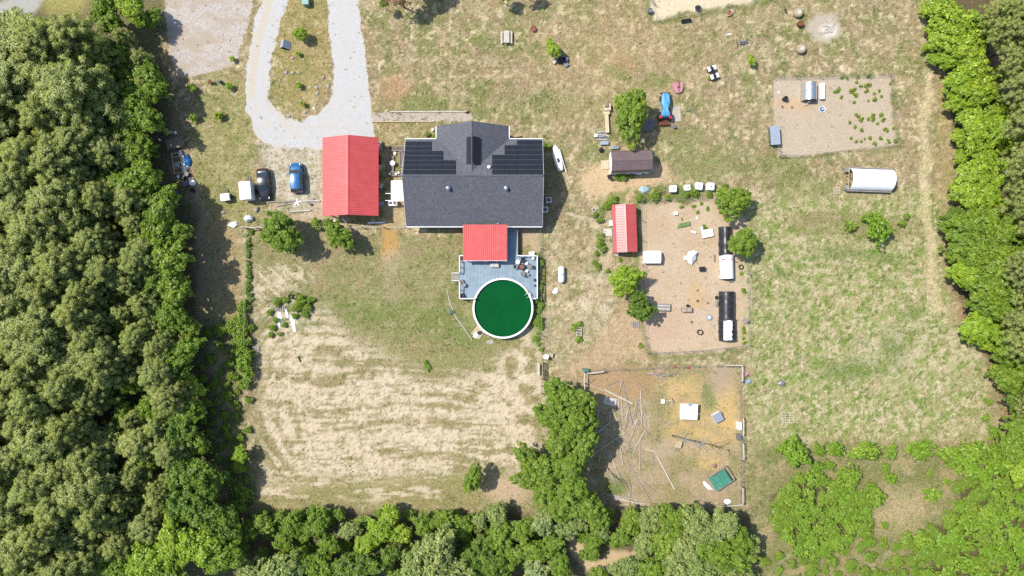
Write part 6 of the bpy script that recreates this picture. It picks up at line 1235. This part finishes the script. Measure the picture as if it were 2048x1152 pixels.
cb = pallet(957, 664, -38, 1.5, 1.7, 'tan pallet board with pool gear at the lower left of the pool', 'pale_wood', 6, cat='pallet', gap=.05); box_thing('pool_pump', 'black pool pump on the tan board', 'pump', 958, 665, 30, .5, .35, .4, 'black_plastic', z=.14); single(MB().cbox((0, 0, .04), (.6, .9, .06), -.6, .01), 'foam_sheet', 'white_metal', 'white sheet on the lower left of the tan board', 'sheet', 952, 670, .14)
lump('pale_rubble', 'stone', 'pale flat rubble below the pool', 'rubble', 981, 684, .55, .35, .06, 31)
hose = [G(894, 577), G(899, 603), G(911, 633), G(925, 652), G(944, 680)]; c = Vector(hose[2]); tag(MB().tube([Vector(p) - c + Vector((0, 0, .05)) for p in hose], .07, 6).build('garden_hose', 'bleached_wood'), 'pale pipe running down the lawn left of the pool', 'pipe').location = c
lump('weed_pile', 'sage_brush', 'grey-green brush heap on the pale pipe', 'heap', 902, 624, .5, .45, .3, 33, smooth=False)
# planter right of the deck lane
rb = raised_bed(1152, 654, 1163, 675, 'small slatted raised bed on the lane right of the pool', .3, 'bleached_wood', splits=4)
for x, y, l in ((1091, 712, 'white folding chair at the fence below the pool'),): chair(x, y, 70, 'white_plastic', l, s=1.1)
box_thing('bucket_box', 'cream crate right of the white folding chair', 'crate', 1102, 710, -5, .55, .6, .45, 'cream_wood', 'pale_wood'); single(MB().cbox((0, 0, .5), (.35, 1.6, .04), 0, .01), 'white_board', 'bleached_wood', 'pale board outside the black gate', 'board', 1077, 738)
# area round the shed
cbx = thing('pallet_stack', 'cream wooden box above the long plank', 'box', 1214, 216.5, 0, 3); MB().cbox((0, 0, .35), (.95, 1.0, .7), bev=.02).build('body', 'cream_wood', cbx); MB().cbox((-.2, .35, .85), (.45, .75, .3), bev=.03).build('load', 'brown_wood', cbx)
lp = thing('long_bench', 'long cream plank bench left of the big tree', 'bench', 1213, 246, 0, 3); MB().cbox((0, -.1, .5), (.55, 2.9, .08), bev=.015).build('seat', 'cream_wood', lp); MB().cbox((0, 1.35, .56), (.95, .45, .06), bev=.015).build('head_board', 'cream_wood', lp)
for y in (-1.3, 1.1): MB().box(-.22, .22, y - .05, y + .05, 0, .46).build('leg', 'cream_wood', lp)
for i in range(11):
    y = 263 + i * 1.6; x = 1206 + (i * 7 % 5) - 2; tag(MB().bar((-.75 - .1 * (i % 3), 0, .06 + .05 * (i % 3)), (.75, .15 * math.sin(i), .06 + .05 * (i % 3)), .13, .06).build('scrap_board', ('grey_wood', 'bleached_wood', 'steel')[i % 3]), 'weathered board in the scrap pile at the foot of the long bench', 'board', 'scrap pile boards').location = G(x, y)
box_thing('junk_box', 'white box at the left of the scrap board pile', 'box', 1191, 272, 10, .45, .4, .4, 'white_paint'); box_thing('tool_chest', 'blue-grey long chest below the scrap boards', 'chest', 1208, 287, 2, 1.2, .48, .4, 'blue_grey_metal'); box_thing('tool_chest', 'pale grey long chest at the top left corner of the brown shed', 'chest', 1229, 296, 2, 1.2, .42, .4, 'galvanised'); lump('engine_block', 'dark_metal', 'dark engine lump left of the brown shed', 'engine', 1203, 301, .4, .4, .4, 41, smooth=False)
dt = thing('tarp_shelter', 'dark grey tarp shelter half under the big tree', 'shelter', 1296, 253, 0, -5); MB().loft([[(-.7, y, .7), (-.2, y, 1.15), (.6, y, .9)] for y in (-.8, .8)], closed=False).build('cover', mat('slate_tarp', (.17, .165, .20), .6, var=.2), dt)
for sx in (-.65, .55):
    for sy in (-.75, .75): MB().box(sx - .03, sx + .03, sy - .03, sy + .03, 0, .72).build('pole', 'steel', dt)
concrete_pad = tag(MB().cbox((0, 0, .03), (1.5, 2.2, .06), R(3)).build('concrete_slab', 'concrete'), 'pale concrete slab right of the tractor', 'slab'); concrete_pad.location = G(1351, 228)
box_thing('metal_can', 'grey can at the foot of the concrete slab', 'can', 1348, 254, 20, .4, .5, .4, 'steel')
gr = thing('gas_grill', 'silver grill against the lower wall of the brown shed', 'grill', 1276, 348, 0, 0); MB().cbox((0, 0, .75), (.75, .5, .35), bev=.06).build('hood', 'galvanised', gr); MB().cbox((-.62, 0, .62), (.45, .45, .04)).build('shelf', 'steel', gr); MB().cbox((.62, 0, .62), (.45, .45, .04)).build('shelf', 'steel', gr); MB().cbox((0, 0, .3), (.7, .45, .58)).build('cabinet', 'dark_metal', gr)
box_thing('cooler', 'white box left of the grill', 'cooler', 1243, 345.5, 8, .5, .4, .5, 'white_plastic'); box_thing('cooler', 'pale blue box at the lower right shed corner', 'cooler', 1301, 341, 5, .6, .6, .5, 'blue_grey_metal'); chair(1218, 354, 20, 'dark_metal', 'black frame chair on the sand at the shed corner', s=1.1)
lump('tarp_heap', 'pale_blue_tarp', 'pale blue crumpled tarp in the weedy strip', 'tarp', 1288, 379, .65, .5, .3, 51, smooth=False)
for i, (x, y, r, m) in enumerate(((1188, 420, .3, 'white_plastic'), (1200, 443, .3, 'stone'), (1208, 440, .25, 'white_plastic'), (1198, 491, .25, 'blue_grey_metal'), (1184, 432, .2, 'stone'))): bowl(x, y, r, m, ('white basin at the top left of the coop garden', 'stone basin in the coop garden', 'white basin nearest the coop ramp', 'blue-grey basin in the lower coop garden', 'small stone basin at the left of the coop garden')[i], .2, 'basin', 'garden_basin')
box_thing('white_cabinet', 'white cabinet against the left wall of the red coop', 'cabinet', 1221, 447, 5, .5, .8, .8, 'white_paint'); tag(MB().bar((0, -.5, .1), (.35, .6, .9), .5, .04).build('door_panel', 'bleached_wood'), 'loose pale door panel leaning at the foot of the coop', 'panel').location = G(1232, 505)
# chicken yard things
sun_ = thing('sail_shelter', 'white tent-like sail shelter in the middle of the chicken yard', 'shelter', 1380, 515, 0, -8)
ap = (0.0, .0, 1.25); rim = [(-.75, -.35, .55), (-.55, .75, .7), (.2, 1.15, .9), (.75, .95, .8), (.8, -.2, .45), (.35, -1.1, .35), (-.15, -.95, .5)]
m = MB()
for i in range(len(rim)):
    a, b_ = Vector(rim[i]), Vector(rim[(i + 1) % len(rim)]); m.add([ap, a, (a + b_) / 2 * .9 + Vector((0, 0, .02)), b_], [(0, 1, 2), (0, 2, 3)])
m.build('sail', 'white_film', sun_)
for i in (0, 2, 4, 5): MB().bar((rim[i][0], rim[i][1], 0), rim[i], .05).build('pole', 'grey_wood', sun_)
MB().box(-1.0, -.6, -.5, .1, .4, .45).build('shelf', 'white_paint', sun_)
wcl = thing('lounge_chair', 'white plastic lounge with a raised back in the chicken yard', 'lounge chair', 1413, 467, 0, 10); MB().loft([[(-.8, y, .35), (.9, y, .38)] for y in (-.55, .55)], closed=False).sheet([(-.8, -.6, .4), (.85, -.55, .42), (.85, .5, .45), (-.8, .62, .5)], .05).build('seat', 'white_plastic', wcl); MB().sheet([(-.85, .35, .5), (-.5, .55, .55), (-.65, 1.15, 1.0), (-1.05, 1.05, 1.0)], .05).build('backrest', 'white_plastic', wcl)
for sx in (-.7, .75):
    for sy in (-.45, .4): MB().box(sx - .03, sx + .03, sy - .03, sy + .03, 0, .38).build('leg', 'white_plastic', wcl)
gl = thing('green_lounger', 'olive green folding lounger in the upper chicken yard', 'lounger', 1365, 450, 0, 12); MB().sheet([(-.2, -.3, .3), (1.1, -.25, .3), (1.1, .3, .3), (-.2, .3, .3)], .03).build('mat', mat('olive_fabric', (.16, .24, .07), .85, var=.2), gl); MB().sheet([(-.95, -.3, .12), (-.25, -.3, .3), (-.25, .3, .3), (-.5, .3, .2)], .03).build('head_rest', 'olive_fabric', gl)
for x in (-.2, 1.0): MB().bar((x, -.3, 0), (x, .3, .28), .04).build('leg', 'galvanised', gl)
box_thing('cinder_block', 'white block at the top of the chicken yard', 'block', 1351, 427, 5, .55, .4, .3, 'white_paint'); box_thing('white_bin', 'long white bin near the green lounger', 'bin', 1386.5, 464.5, -18, .7, .22, .25, 'white_plastic'); single(MB().cbox((0, 0, .06), (.3, .3, .12), .5, .03), 'salt_block', 'white_paint', 'small white block above the green lounger', 'block', 1394, 436)
box_thing('wood_crate', 'dark topped crate right of the sail shelter', 'crate', 1403, 538, 3, .8, .62, .5, 'old_wood', 'dark_metal')
bn = thing('pallet_bench', 'grey slatted bench against the dark round tree', 'bench', 1326, 614, 0, -2)
for i in range(5): MB().box(-.95, .95, -.55 + i * .22, -.36 + i * .22, .5, .54).build('slat', ('grey_wood', 'bleached_wood')[i % 2], bn)
for x in (-.8, .8): MB().box(x - .06, x + .06, -.5, .5, 0, .49).build('leg', 'old_wood', bn)
bt = thing('nest_box', 'brown slatted nest box in the lower chicken yard', 'nest box', 1372, 619, 0, 0); MB().cbox((0, 0, .3), (1.5, .6, .6), bev=.02).build('body', 'old_wood', bt)
for i in range(5): MB().box(-.75 + i * .3, -.5 + i * .3, -.36, .34, .61, .65).build('lid_slat', 'plank_wood', bt)
barrel(1375, 611.5, .22, .4, 'dark_metal', 'dark pail behind the brown nest box', 'pail', 'pail'); bowl(1395, 602, .2, 'rubber', 'black feed bowl in the middle of the chicken yard'); bowl(1383, 644, .2, 'old_wood', 'brown feed bowl at the lower chicken yard'); bowl(1395, 581, .18, 'hay', 'upper tan feed dish in the chicken yard', .08); bowl(1416, 606, .2, 'hay', 'lower tan feed dish in the chicken yard', .08)
w2 = bowl(1418, 635, .45, 'galvanised', 'round silver waterer in the lower chicken yard', .16, 'waterer', 'waterer', 'blue_grey_metal'); MB().lathe((0, 0, .05), [(.2, 0), (.2, .3), (.06, .38)], 12).build('jar', 'white_plastic', w2)
def tyre(px, py, label, R0=.36, rot=0, sx=1, z=0):
    pr = [(R0 - .14, .03), (R0 - .05, 0), (R0, .05), (R0, .15), (R0 - .05, .2), (R0 - .14, .17), (R0 - .14, .03)]; return single(MB().lathe((0, 0, 0), pr, 22, caps=False, sx=sx), 'tyre', 'rubber', label, 'tyre', px, py, z, rot, smooth=True)
tyre(1400, 664.5, 'black tyre at the bottom of the chicken yard', .42, -20, 1.15); tyre(1482, 534, 'tyre lying right of the upper hoop house', .38); tyre(582, 593, 'left tyre on the garden patch', .38); tyre(590, 594, 'right tyre on the garden patch', .38)
pallet(1272, 649, 0, 1.1, .9, 'grey pallet below the dark round tree', 'grey_wood', 4); pallet(512, 697, 90, 1.0, 1.1, 'grey pallet leaning at the fence of the sandy field', 'grey_wood', 5); pallet(561, 617, 0, 1.6, .8, 'old pallet slats in the garden patch', 'grey_wood', 6)
chair(1488, 640, 60, 'grey_wood', 'grey broken chair right of the lower hoop house'); chair(1460, 561, 180, 'old_wood', 'wooden stool at the mouth of the upper hoop house', s=.9)
box_thing('feed_box', 'upper dark box on the left side of the lower hoop house', 'box', 1432, 595, 0, .3, .45, .35, 'dark_metal'); box_thing('feed_box', 'lower dark box on the left side of the lower hoop house', 'box', 1432, 607, 0, .25, .8, .3, 'grey_wood'); single(MB().cbox((0, 0, .15), (.12, 1.1, .3)), 'plank', 'brown_wood', 'dark plank left of the upper hoop house', 'plank', 1428, 516)
for x, y, rx, l in ((560, 632, .25, 'upper white plastic strip in the garden patch'), (574, 628, .2, 'small white scrap in the garden patch'), (586, 643, .3, 'right white plastic sheet in the garden patch'), (558, 645, .22, 'left white plastic strip in the garden patch'), (588, 655, .3, 'lower white plastic sheet in the garden patch')): lump('plastic_sheet', 'white_plastic', l, 'plastic sheet', x, y, rx, .75, .1, int(x), 12)
box_thing('stone_slab', 'dark iron scrap in the sandy field', 'scrap', 599, 718, 20, .15, .9, .12, 'dark_metal')
# ------------------------------------------------------------------ dog yard
wb_ = thing('dog_house', 'white roofed dog house in the straw of the dog yard', 'dog house', 1374, 820.5, 0, -2); MB().cbox((0, 0, .55), (2.1, 1.9, 1.1)).build('body', 'white_paint', wb_); MB().sheet([(-1.25, -1.15, 1.12), (1.25, -1.15, 1.12), (1.25, 1.15, 1.25), (-1.25, 1.15, 1.25)], .06).build('roof', 'white_metal', wb_); MB().cbox((.1, 1.05, 1.3), (.6, .45, .12), bev=.02).build('hatch', 'blue_grey_metal', wb_); MB().bar((-1.5, -.1, 1.0), (-1.2, -.1, 1.0), .08).bar((1.2, -.35, 1.0), (2.0, -.3, .9), .06).build('carry_bar', 'bleached_wood', wb_); MB().bar((-.5, -1.1, 0), (-.5, -1.6, .8), .06).bar((-.75, -1.1, 0), (-.75, -1.6, .8), .06).build('ramp_rail', 'bleached_wood', wb_)
db = thing('dog_kennel', 'small tilted pale grey kennel right of the white dog house', 'kennel', 1433, 833, 0, 28); MB().cbox((0, 0, .35), (1.2, 1.2, .7)).build('body', 'white_plastic', db)
for i in range(4): MB().ribbed((-.68 + i * .34, -.68, .75), (-.68 + (i + 1) * .34 - .01, -.68, .75), (-.68 + (i + 1) * .34 - .01, .68, .85), (-.68 + i * .34, .68, .85), 2, .04, .03).build('roof_panel', 'blue_grey_metal', db)
sg = thing('post_sign', 'white square board on a post lying in the dog yard', 'board', 1328, 802, 0, 0); MB().cbox((-.25, 0, .3), (.55, .62, .06)).build('board', 'white_paint', sg); MB().bar((0, .05, .28), (1.2, .12, .3), .09, .06).build('post', 'bleached_wood', sg); MB().bar((1.2, .4, .1), (1.25, -.15, .5), .06).build('stake', 'dark_metal', sg)
fc = thing('dog_table', 'tan wooden stand with a ladder ramp in the dog yard', 'stand', 1355, 890, 0, -14); MB().cbox((0, .2, .5), (.9, 1.0, .06)).build('top', 'pale_wood', fc)
for x in (-.35, .35):
    for y in (-.2, .6): MB().box(x - .04, x + .04, y - .04, y + .04, 0, .47).build('leg', 'pale_wood', fc)
for i in range(3): MB().bar((-.3 + i * .25, -.3, .48), (-.35 + i * .25, -1.25, .05), .1, .04).build('ramp_slat', 'pale_wood', fc)
cn = thing('shade_canopy', 'green fabric shade canopy with a timber frame in the dog yard', 'canopy', 1437, 956, 0, 33)
m = MB(); m.sheet([(-1.35, -1.05, .95), (-.02, -1.05, 1.08), (-.02, 1.05, 1.08), (-1.35, 1.05, 1.0)], .03); m.sheet([(.02, -1.05, 1.08), (1.3, -1.05, 1.0), (1.3, 1.05, .95), (.02, 1.05, 1.08)], .03); m.build('canopy', 'green_tarp', cn)
MB().bar((-1.3, 0, 1.07), (1.3, 0, 1.06), .06, .05).build('ridge_bar', mat('green_bar', (.05, .22, .15), .6), cn)
for x in (-1.4, 1.75): MB().bar((x, -1.2, .9), (x, 1.25, .9), .1, .1).build('side_beam', 'grey_wood', cn)
for y in (-1.15, 1.2): MB().bar((-1.45, y, .9), (1.8, y, .9), .09, .09).build('end_beam', 'grey_wood', cn)
for x in (-1.35, 1.7):
    for y in (-1.1, 1.15): MB().box(x - .06, x + .06, y - .06, y + .06, 0, .88).build('post', 'grey_wood', cn)
lump('tarp_heap', 'white_plastic', 'torn white plastic at the left of the green canopy', 'plastic sheet', 1415, 972, .35, .8, .15, 61, 50, smooth=False); lump('dark_heap', 'brown_wood', 'dark brown heap above the green canopy', 'heap', 1428, 931, .35, .3, .4, 62); lump('tarp_heap', 'white_plastic', 'white plastic scrap at the lower right fence corner', 'plastic sheet', 1455, 1003, .5, .4, .3, 63, smooth=False)
pallet(1220, 803, -12, 1.9, 1.15, 'pale slatted pallet beside the crossed poles in the dog yard', 'bleached_wood', 7, gap=.06)
box_thing('fence_box', 'white box hung on the right dog yard fence', 'box', 1476, 850, 0, .5, 1.1, .8, 'white_paint'); box_thing('fence_box', 'grey box on the right dog yard fence', 'box', 1476, 873, 0, .55, .9, .6, 'steel'); box_thing('feed_bin', 'dark grey bin at the top left corner of the dog yard', 'bin', 1170, 739, 0, .85, .35, .7, 'dark_metal', 'green_tarp')
barrel(1350, 733, .18, .3, 'red_paint', 'left red bucket on the top fence of the dog yard', 'bucket', 'bucket'); barrel(1376, 735, .17, .25, 'red_paint', 'right red bucket on the top fence of the dog yard', 'bucket', 'bucket')
box_thing('pink_crate', 'pinkish crate outside the right dog yard fence', 'crate', 1491, 747, -60, .5, .8, .25, 'pink_paint'); box_thing('blue_crate', 'pale blue crate outside the right dog yard fence', 'crate', 1495, 762, -60, .5, .75, .25, 'blue_grey_metal')
lump('tarp_heap', 'steel', 'grey crumpled wire heap in the right pasture', 'heap', 1564, 767, .45, .45, .25, 71, smooth=False)
gp = thing('wire_trellis', 'grey wire grid panel lying on the right pasture', 'panel', 1574.5, 835, 0, 0)
for i in range(5): MB().bar((-.95, -.72 + i * .36, .06), (.95, -.72 + i * .36, .06), .07, .04).build('cross_bar', 'bleached_wood', gp)
for i in range(4): MB().bar((-.92 + i * .61, -.75, .1), (-.92 + i * .61, .75, .1), .07, .04).build('upright', 'bleached_wood', gp)
planks = [(1180, 770, 1207, 781), (1208, 779, 1265, 807), (1210, 773, 1237, 761), (1243, 762, 1236, 792), (1238, 793, 1236, 818), (1244, 762, 1265, 852), (1242, 789, 1245, 841), (1281, 781, 1283, 850), (1278, 800, 1270, 837), (1273, 796, 1267, 833), (1275, 837, 1264, 856), (1178, 767, 1188, 758), (1175, 765, 1179, 753), (1255, 820, 1251, 840), (1257, 838, 1250, 855), (1275, 838, 1248, 911), (1250, 864, 1200, 900), (1258, 903, 1311, 934), (1280, 884, 1279, 939), (1312, 909, 1349, 979), (1256, 928, 1301, 1003), (1200, 858, 1262, 897), (1209, 931, 1230, 964), (1231, 937, 1258, 980), (1278, 887, 1231, 908), (1290, 897, 1309, 903), (1261, 981, 1258, 1012), (1203, 986, 1297, 1003), (1225, 997, 1294, 1008), (1281, 958, 1313, 986), (1326, 856, 1342, 844), (1228, 837, 1194, 866), (1303, 905, 1308, 925), (1225, 820, 1262, 900), (1290, 860, 1265, 905), (1270, 760, 1295, 784), (1284, 820, 1293, 870), (1215, 990, 1290, 1011), (1245, 985, 1278, 1012), (1236, 872, 1246, 930), (1218, 900, 1238, 955), (1268, 830, 1300, 872)]
rp = random.Random(9)
for _ in range(24):
    x, y, a, l = rp.uniform(1195, 1300), rp.uniform(800, 1000), rp.uniform(.6, 2.6), rp.uniform(12, 30)
    planks.append((x, y, x + l * math.cos(a), y + l * math.sin(a)))
pl_lab = {1: 'long pole at the top left of the dog yard crossing the upright poles', 5: 'longest slanting pole of the crossed pair in the dog yard', 2: 'whitish plank near the top of the dog yard', 19: 'long slanting plank in the lower middle of the dog yard', 20: 'dark edged long plank slanting down to the bottom fence'}
for i, (a, b_, c_, d) in enumerate(planks):
    p, q = Vector(G(a, b_)), Vector(G(c_, d)); c = (p + q) / 2; e = .05 + .025 * (i % 4); o = MB().bar(p - c + Vector((0, 0, e)), q - c + Vector((0, 0, e + .05 * (i % 3))), ((.15, .11, .08)[i % 3] if i < 42 else .06) if i not in (1, 5, 19, 20) else .17, .05).build('loose_plank', ('plank_wood', 'bleached_wood', 'grey_wood')[i % 3])
    o.location = c; tag(o, pl_lab.get(i, 'weathered loose plank among those strewn over the left of the dog yard'), 'plank', None if i in pl_lab else 'strewn planks')
def branchy(nm, label, px, py, pts, r, m='dead_bark', twigs=14, seed=1, cat='branch', tl=1.0):
    rng = random.Random(seed); t = thing(nm, label, cat, px, py); b0 = Vector(G(px, py)); P = [Vector(p) for p in pts]
    n = len(P); MB().tube(P, [r * (1 - .8 * i / (n - 1)) for i in range(n)], 7).build('trunk', m, t, True)
    for k in range(twigs):
        u = rng.uniform(.3, 1) * (n - 1); i = min(n - 2, int(u)); s = P[i].lerp(P[i + 1], u - i); d = (P[i + 1] - P[i]).normalized(); e = s + (d * rng.uniform(.3, 1.0) + Vector((rng.uniform(-1, 1), rng.uniform(-1, 1), rng.uniform(-.2, .6)))) * tl * rng.uniform(.6, 1.4); e.z = max(e.z, .05)
        MB().tube([s, s.lerp(e, .5) + Vector((0, 0, .1)), e], [r * .3, r * .2, r * .07], 5).build('branch', m, t)
    return t
def W(px, py, z, bx, by): a = G(px, py, z); b_ = G(bx, by); return (a[0] - b_[0], a[1] - b_[1], z)
branchy('dead_tree', 'leaning bare dead tree throwing a dark shadow in the dog yard', 1345, 871, [(0, 0, 0), W(1356, 876, 2.5, 1345, 871), W(1385, 884, 6, 1345, 871), W(1425, 901, 10.5, 1345, 871)], .15, twigs=30, seed=3, cat='tree', tl=1.5)
branchy('fallen_branch', 'fallen bare branch along the top fence of the dog yard', 1290, 747, [(0, 0, .2), W(1310, 748, .35, 1290, 747), W(1330, 752, .4, 1290, 747), W(1349, 751, .3, 1290, 747)], .13, twigs=14, seed=5, tl=.9)
branchy('dead_sapling', 'bare grey dead sapling in the shade at the left of the dog yard', 1215, 935, [(0, 0, 0), W(1219, 950, 1.2, 1215, 935), W(1232, 968, 2.5, 1215, 935)], .08, twigs=22, seed=6, cat='sapling')
branchy('dead_sapling', 'thin bare sapling below the small tree on the top lawn', 1086, 36, [(0, 0, 0), (.3, -.1, .8), (1.0, -.3, 1.2)], .04, twigs=5, seed=8, cat='sapling', tl=.4)
branchy('brush_pile', 'dry twiggy brush right of the concrete slab', 1372, 222, [(0, 0, .1), (.6, .2, .3), (1.2, -.2, .2)], .05, twigs=30, seed=9, cat='brush', tl=.8)
branchy('dead_tree', 'pale bare fallen tree in the right hand wood', 2035, 340, [(0, 0, .5), W(2048, 330, 2, 2035, 340), W(2070, 325, 3, 2035, 340)], .12, twigs=22, seed=10, cat='tree', tl=1.2)
for bx, by in ((1972, 168), (1993, 178), (1981, 218), (2008, 241), (2003, 196), (2012, 262)):
    me, tm = PINES[bx % 5]; rt = thing('pine_tree', 'pine with a bare grey trunk slanting outward at the upper right edge', 'tree', bx, by, group='bare trunked pines of the eastern wood'); 
    for nm, me_ in (('crown', me), ('trunk', tm)): o = link(nm, me_, None, rt); o.scale = (.75, .75, 1.1)
# ------------------------------------------------------------------ fences
def fence(name, label, pts, gap, h=1.3, m='grey_wood', wires=3, post=.09, rail=None, top=None, cat='fence'):
    t = thing(name, label, cat, *pts[0], world=True); n = 0
    P = [Vector(G(*p)) for p in pts]
    for a, b_ in zip(P[:-1], P[1:]):
        k = max(1, round((b_ - a).length / gap))
        for i in range(k + (1 if b_ is P[-1] else 0)):
            c = a.lerp(b_, i / k); MB().box(c.x - post / 2, c.x + post / 2, c.y - post / 2, c.y + post / 2, 0, h + .05).build('post', m, t)
        for j in range(wires):
            z = h * (j + 1) / wires - .05; MB().bar(a + Vector((0, 0, z)), b_ + Vector((0, 0, z)), .018).build('wire', 'steel', t)
        if rail: MB().bar(a + Vector((0, 0, h)), b_ + Vector((0, 0, h)), rail, rail * .6).build('rail', m, t)
    return t
fence('wire_fence', 'wooden post and wire fence along the left of the back yard', [(496, 456), (495, 620), (494, 792)], 2.3, 1.35)
fence('wire_fence', 'post and wire fence across the top of the back yard', [(512, 455), (640, 455), (812, 455)], 2.9, 1.25, wires=3)
fence('corner_brace', 'pale timber corner brace of the left fence', [(488, 455), (517, 457)], 2.2, 1.35, 'bleached_wood', 0, .14, .12, cat='fence brace')
fence('wire_fence', 'post and wire fence down the right of the pool', [(1080, 462), (1082, 600), (1083, 706)], 2.4, 1.3)
gt = thing('field_gate', 'black slatted metal gate below the pool fence', 'gate', 1086, 741, world=True); a, b_ = Vector(G(1086, 724)), Vector(G(1087, 757))
for i in range(5): z = .15 + i * .26; MB().bar(a + Vector((0, 0, z)), b_ + Vector((0, 0, z)), .05).build('bar', 'dark_metal', gt)
for i in range(15): c = a.lerp(b_, i / 14); MB().box(c.x - .02, c.x + .02, c.y - .03, c.y + .03, .1, 1.25).build('slat', 'dark_metal', gt)
fence('board_fence', 'grey board fence posts below the black gate', [(1083, 757), (1083, 786)], 1.1, 1.35, 'old_wood', 1, .12, .1)
fence('wire_fence', 'dog yard fence along the top with timber end braces', [(1170, 741), (1250, 738), (1350, 733), (1478, 729)], 3.4, 1.2, wires=3, post=.07)
fence('timber_brace', 'pale timber brace at the top left of the dog yard', [(1173, 745), (1205, 741)], 2.3, 1.25, 'bleached_wood', 0, .13, .14, cat='fence brace'); fence('timber_brace', 'timber brace down the left corner of the dog yard', [(1167, 744), (1167, 765), (1168, 795)], 1.9, 1.25, 'bleached_wood', 0, .13, .14, cat='fence brace'); fence('timber_brace', 'timber brace at the top right of the dog yard', [(1446, 729), (1479, 729), (1479, 760)], 2.3, 1.25, 'bleached_wood', 0, .13, .13, cat='fence brace')
fence('wire_fence', 'dog yard fence down the right side', [(1479, 762), (1479, 835), (1480, 920), (1479, 1004)], 2.6, 1.2, wires=3, post=.07)
fence('timber_brace', 'upper timber rail of the right dog yard fence', [(1481, 834), (1481, 867)], 2.4, 1.25, 'bleached_wood', 0, .13, .14, cat='fence brace'); fence('timber_brace', 'middle timber rail of the right dog yard fence', [(1481, 884), (1482, 914)], 2.2, 1.25, 'bleached_wood', 0, .13, .14, cat='fence brace'); fence('timber_brace', 'lowest timber rail of the right dog yard fence', [(1480, 972), (1480, 1004), (1447, 1007)], 2.3, 1.25, 'bleached_wood', 0, .13, .12, cat='fence brace')
fence('wire_fence', 'dog yard fence along the bottom edge', [(1447, 1006), (1330, 1010), (1205, 1012)], 3.2, 1.2, wires=3, post=.07)
fence('wire_fence', 'thin wire fence dividing the dog yard', [(1316, 771), (1313, 860), (1312, 880)], 3.5, 1.1, wires=2, post=.04)
fence('wire_fence', 'thin fence round the chicken yard', [(1284, 520), (1283, 402), (1432, 398)], 3.2, 1.2, wires=3, post=.07); fence('wire_fence', 'thin fence along the right and bottom of the chicken yard', [(1493, 500), (1497, 690), (1400, 701), (1292, 706), (1286, 640), (1284, 530)], 3.2, 1.2, wires=3, post=.07)
fence('wire_fence', 'thin fence round the upper right dirt pen', [(1545, 158), (1780, 152), (1786, 230), (1793, 291), (1600, 313), (1558, 313)], 3.6, 1.1, 'steel', 3, .05)
fence('pen_gate', 'small wire gate at the lower left of the dirt pen', [(1556, 300), (1558, 314), (1568, 312)], .7, 1.1, 'steel', 3, .05, .04, cat='gate')
fence('wire_fence', 'thin fence along the sandy arena', [(1300, -4), (1312, 41), (1400, 26), (1505, 0)], 3.6, 1.1, 'steel', 2, .05)
for x, y, l in ((1299, 24, 'dark grey urn at the left corner of the arena'),): barrel(x, y, .35, .7, 'steel', l, 'urn', 'urn')
fence('gate_panel', 'wire gate panel at the top left of the arena', [(1301, 2), (1309, 12)], .6, 1.1, 'steel', 4, .05, cat='gate')
for i, (p, q, l) in enumerate((((780, 223.5), (934, 223.5), 'long pale timber edging along the front walk'), ((744, 243.5), (868, 243.5), 'lower timber edging of the front walk'))):
    a, b_ = Vector(G(*p)), Vector(G(*q)); c = (a + b_) / 2; tag(MB().bar(a - c + Vector((0, 0, .08)), b_ - c + Vector((0, 0, .08)), .14, .16).build('timber_edging', ('bleached_wood', 'pale_wood')[i]), l, 'edging').location = c
lump('stone', 'dark_metal', 'dark stone at the right end of the front walk edging', 'stone', 935, 225, .3, .18, .25, 81); pot(865, 260, .2, .3, 'white_plastic', 'white pot left of the house gable'); small('weedbush', 855, 268, 8, 'small shrub left of the house gable', 'shrub', name='shrub'); tag(small('shrub', 868, 272, 5, 'reddish flowering plant at the house gable', 'plant', name='flowering_plant'))
for x, y, r in ((1088, 290, 8), (1100, 294, 7)): small('weedbush', x, y, r, 'garden shrub at the upper right corner of the house', 'shrub', 'shrubs at the house corner', 'shrub')
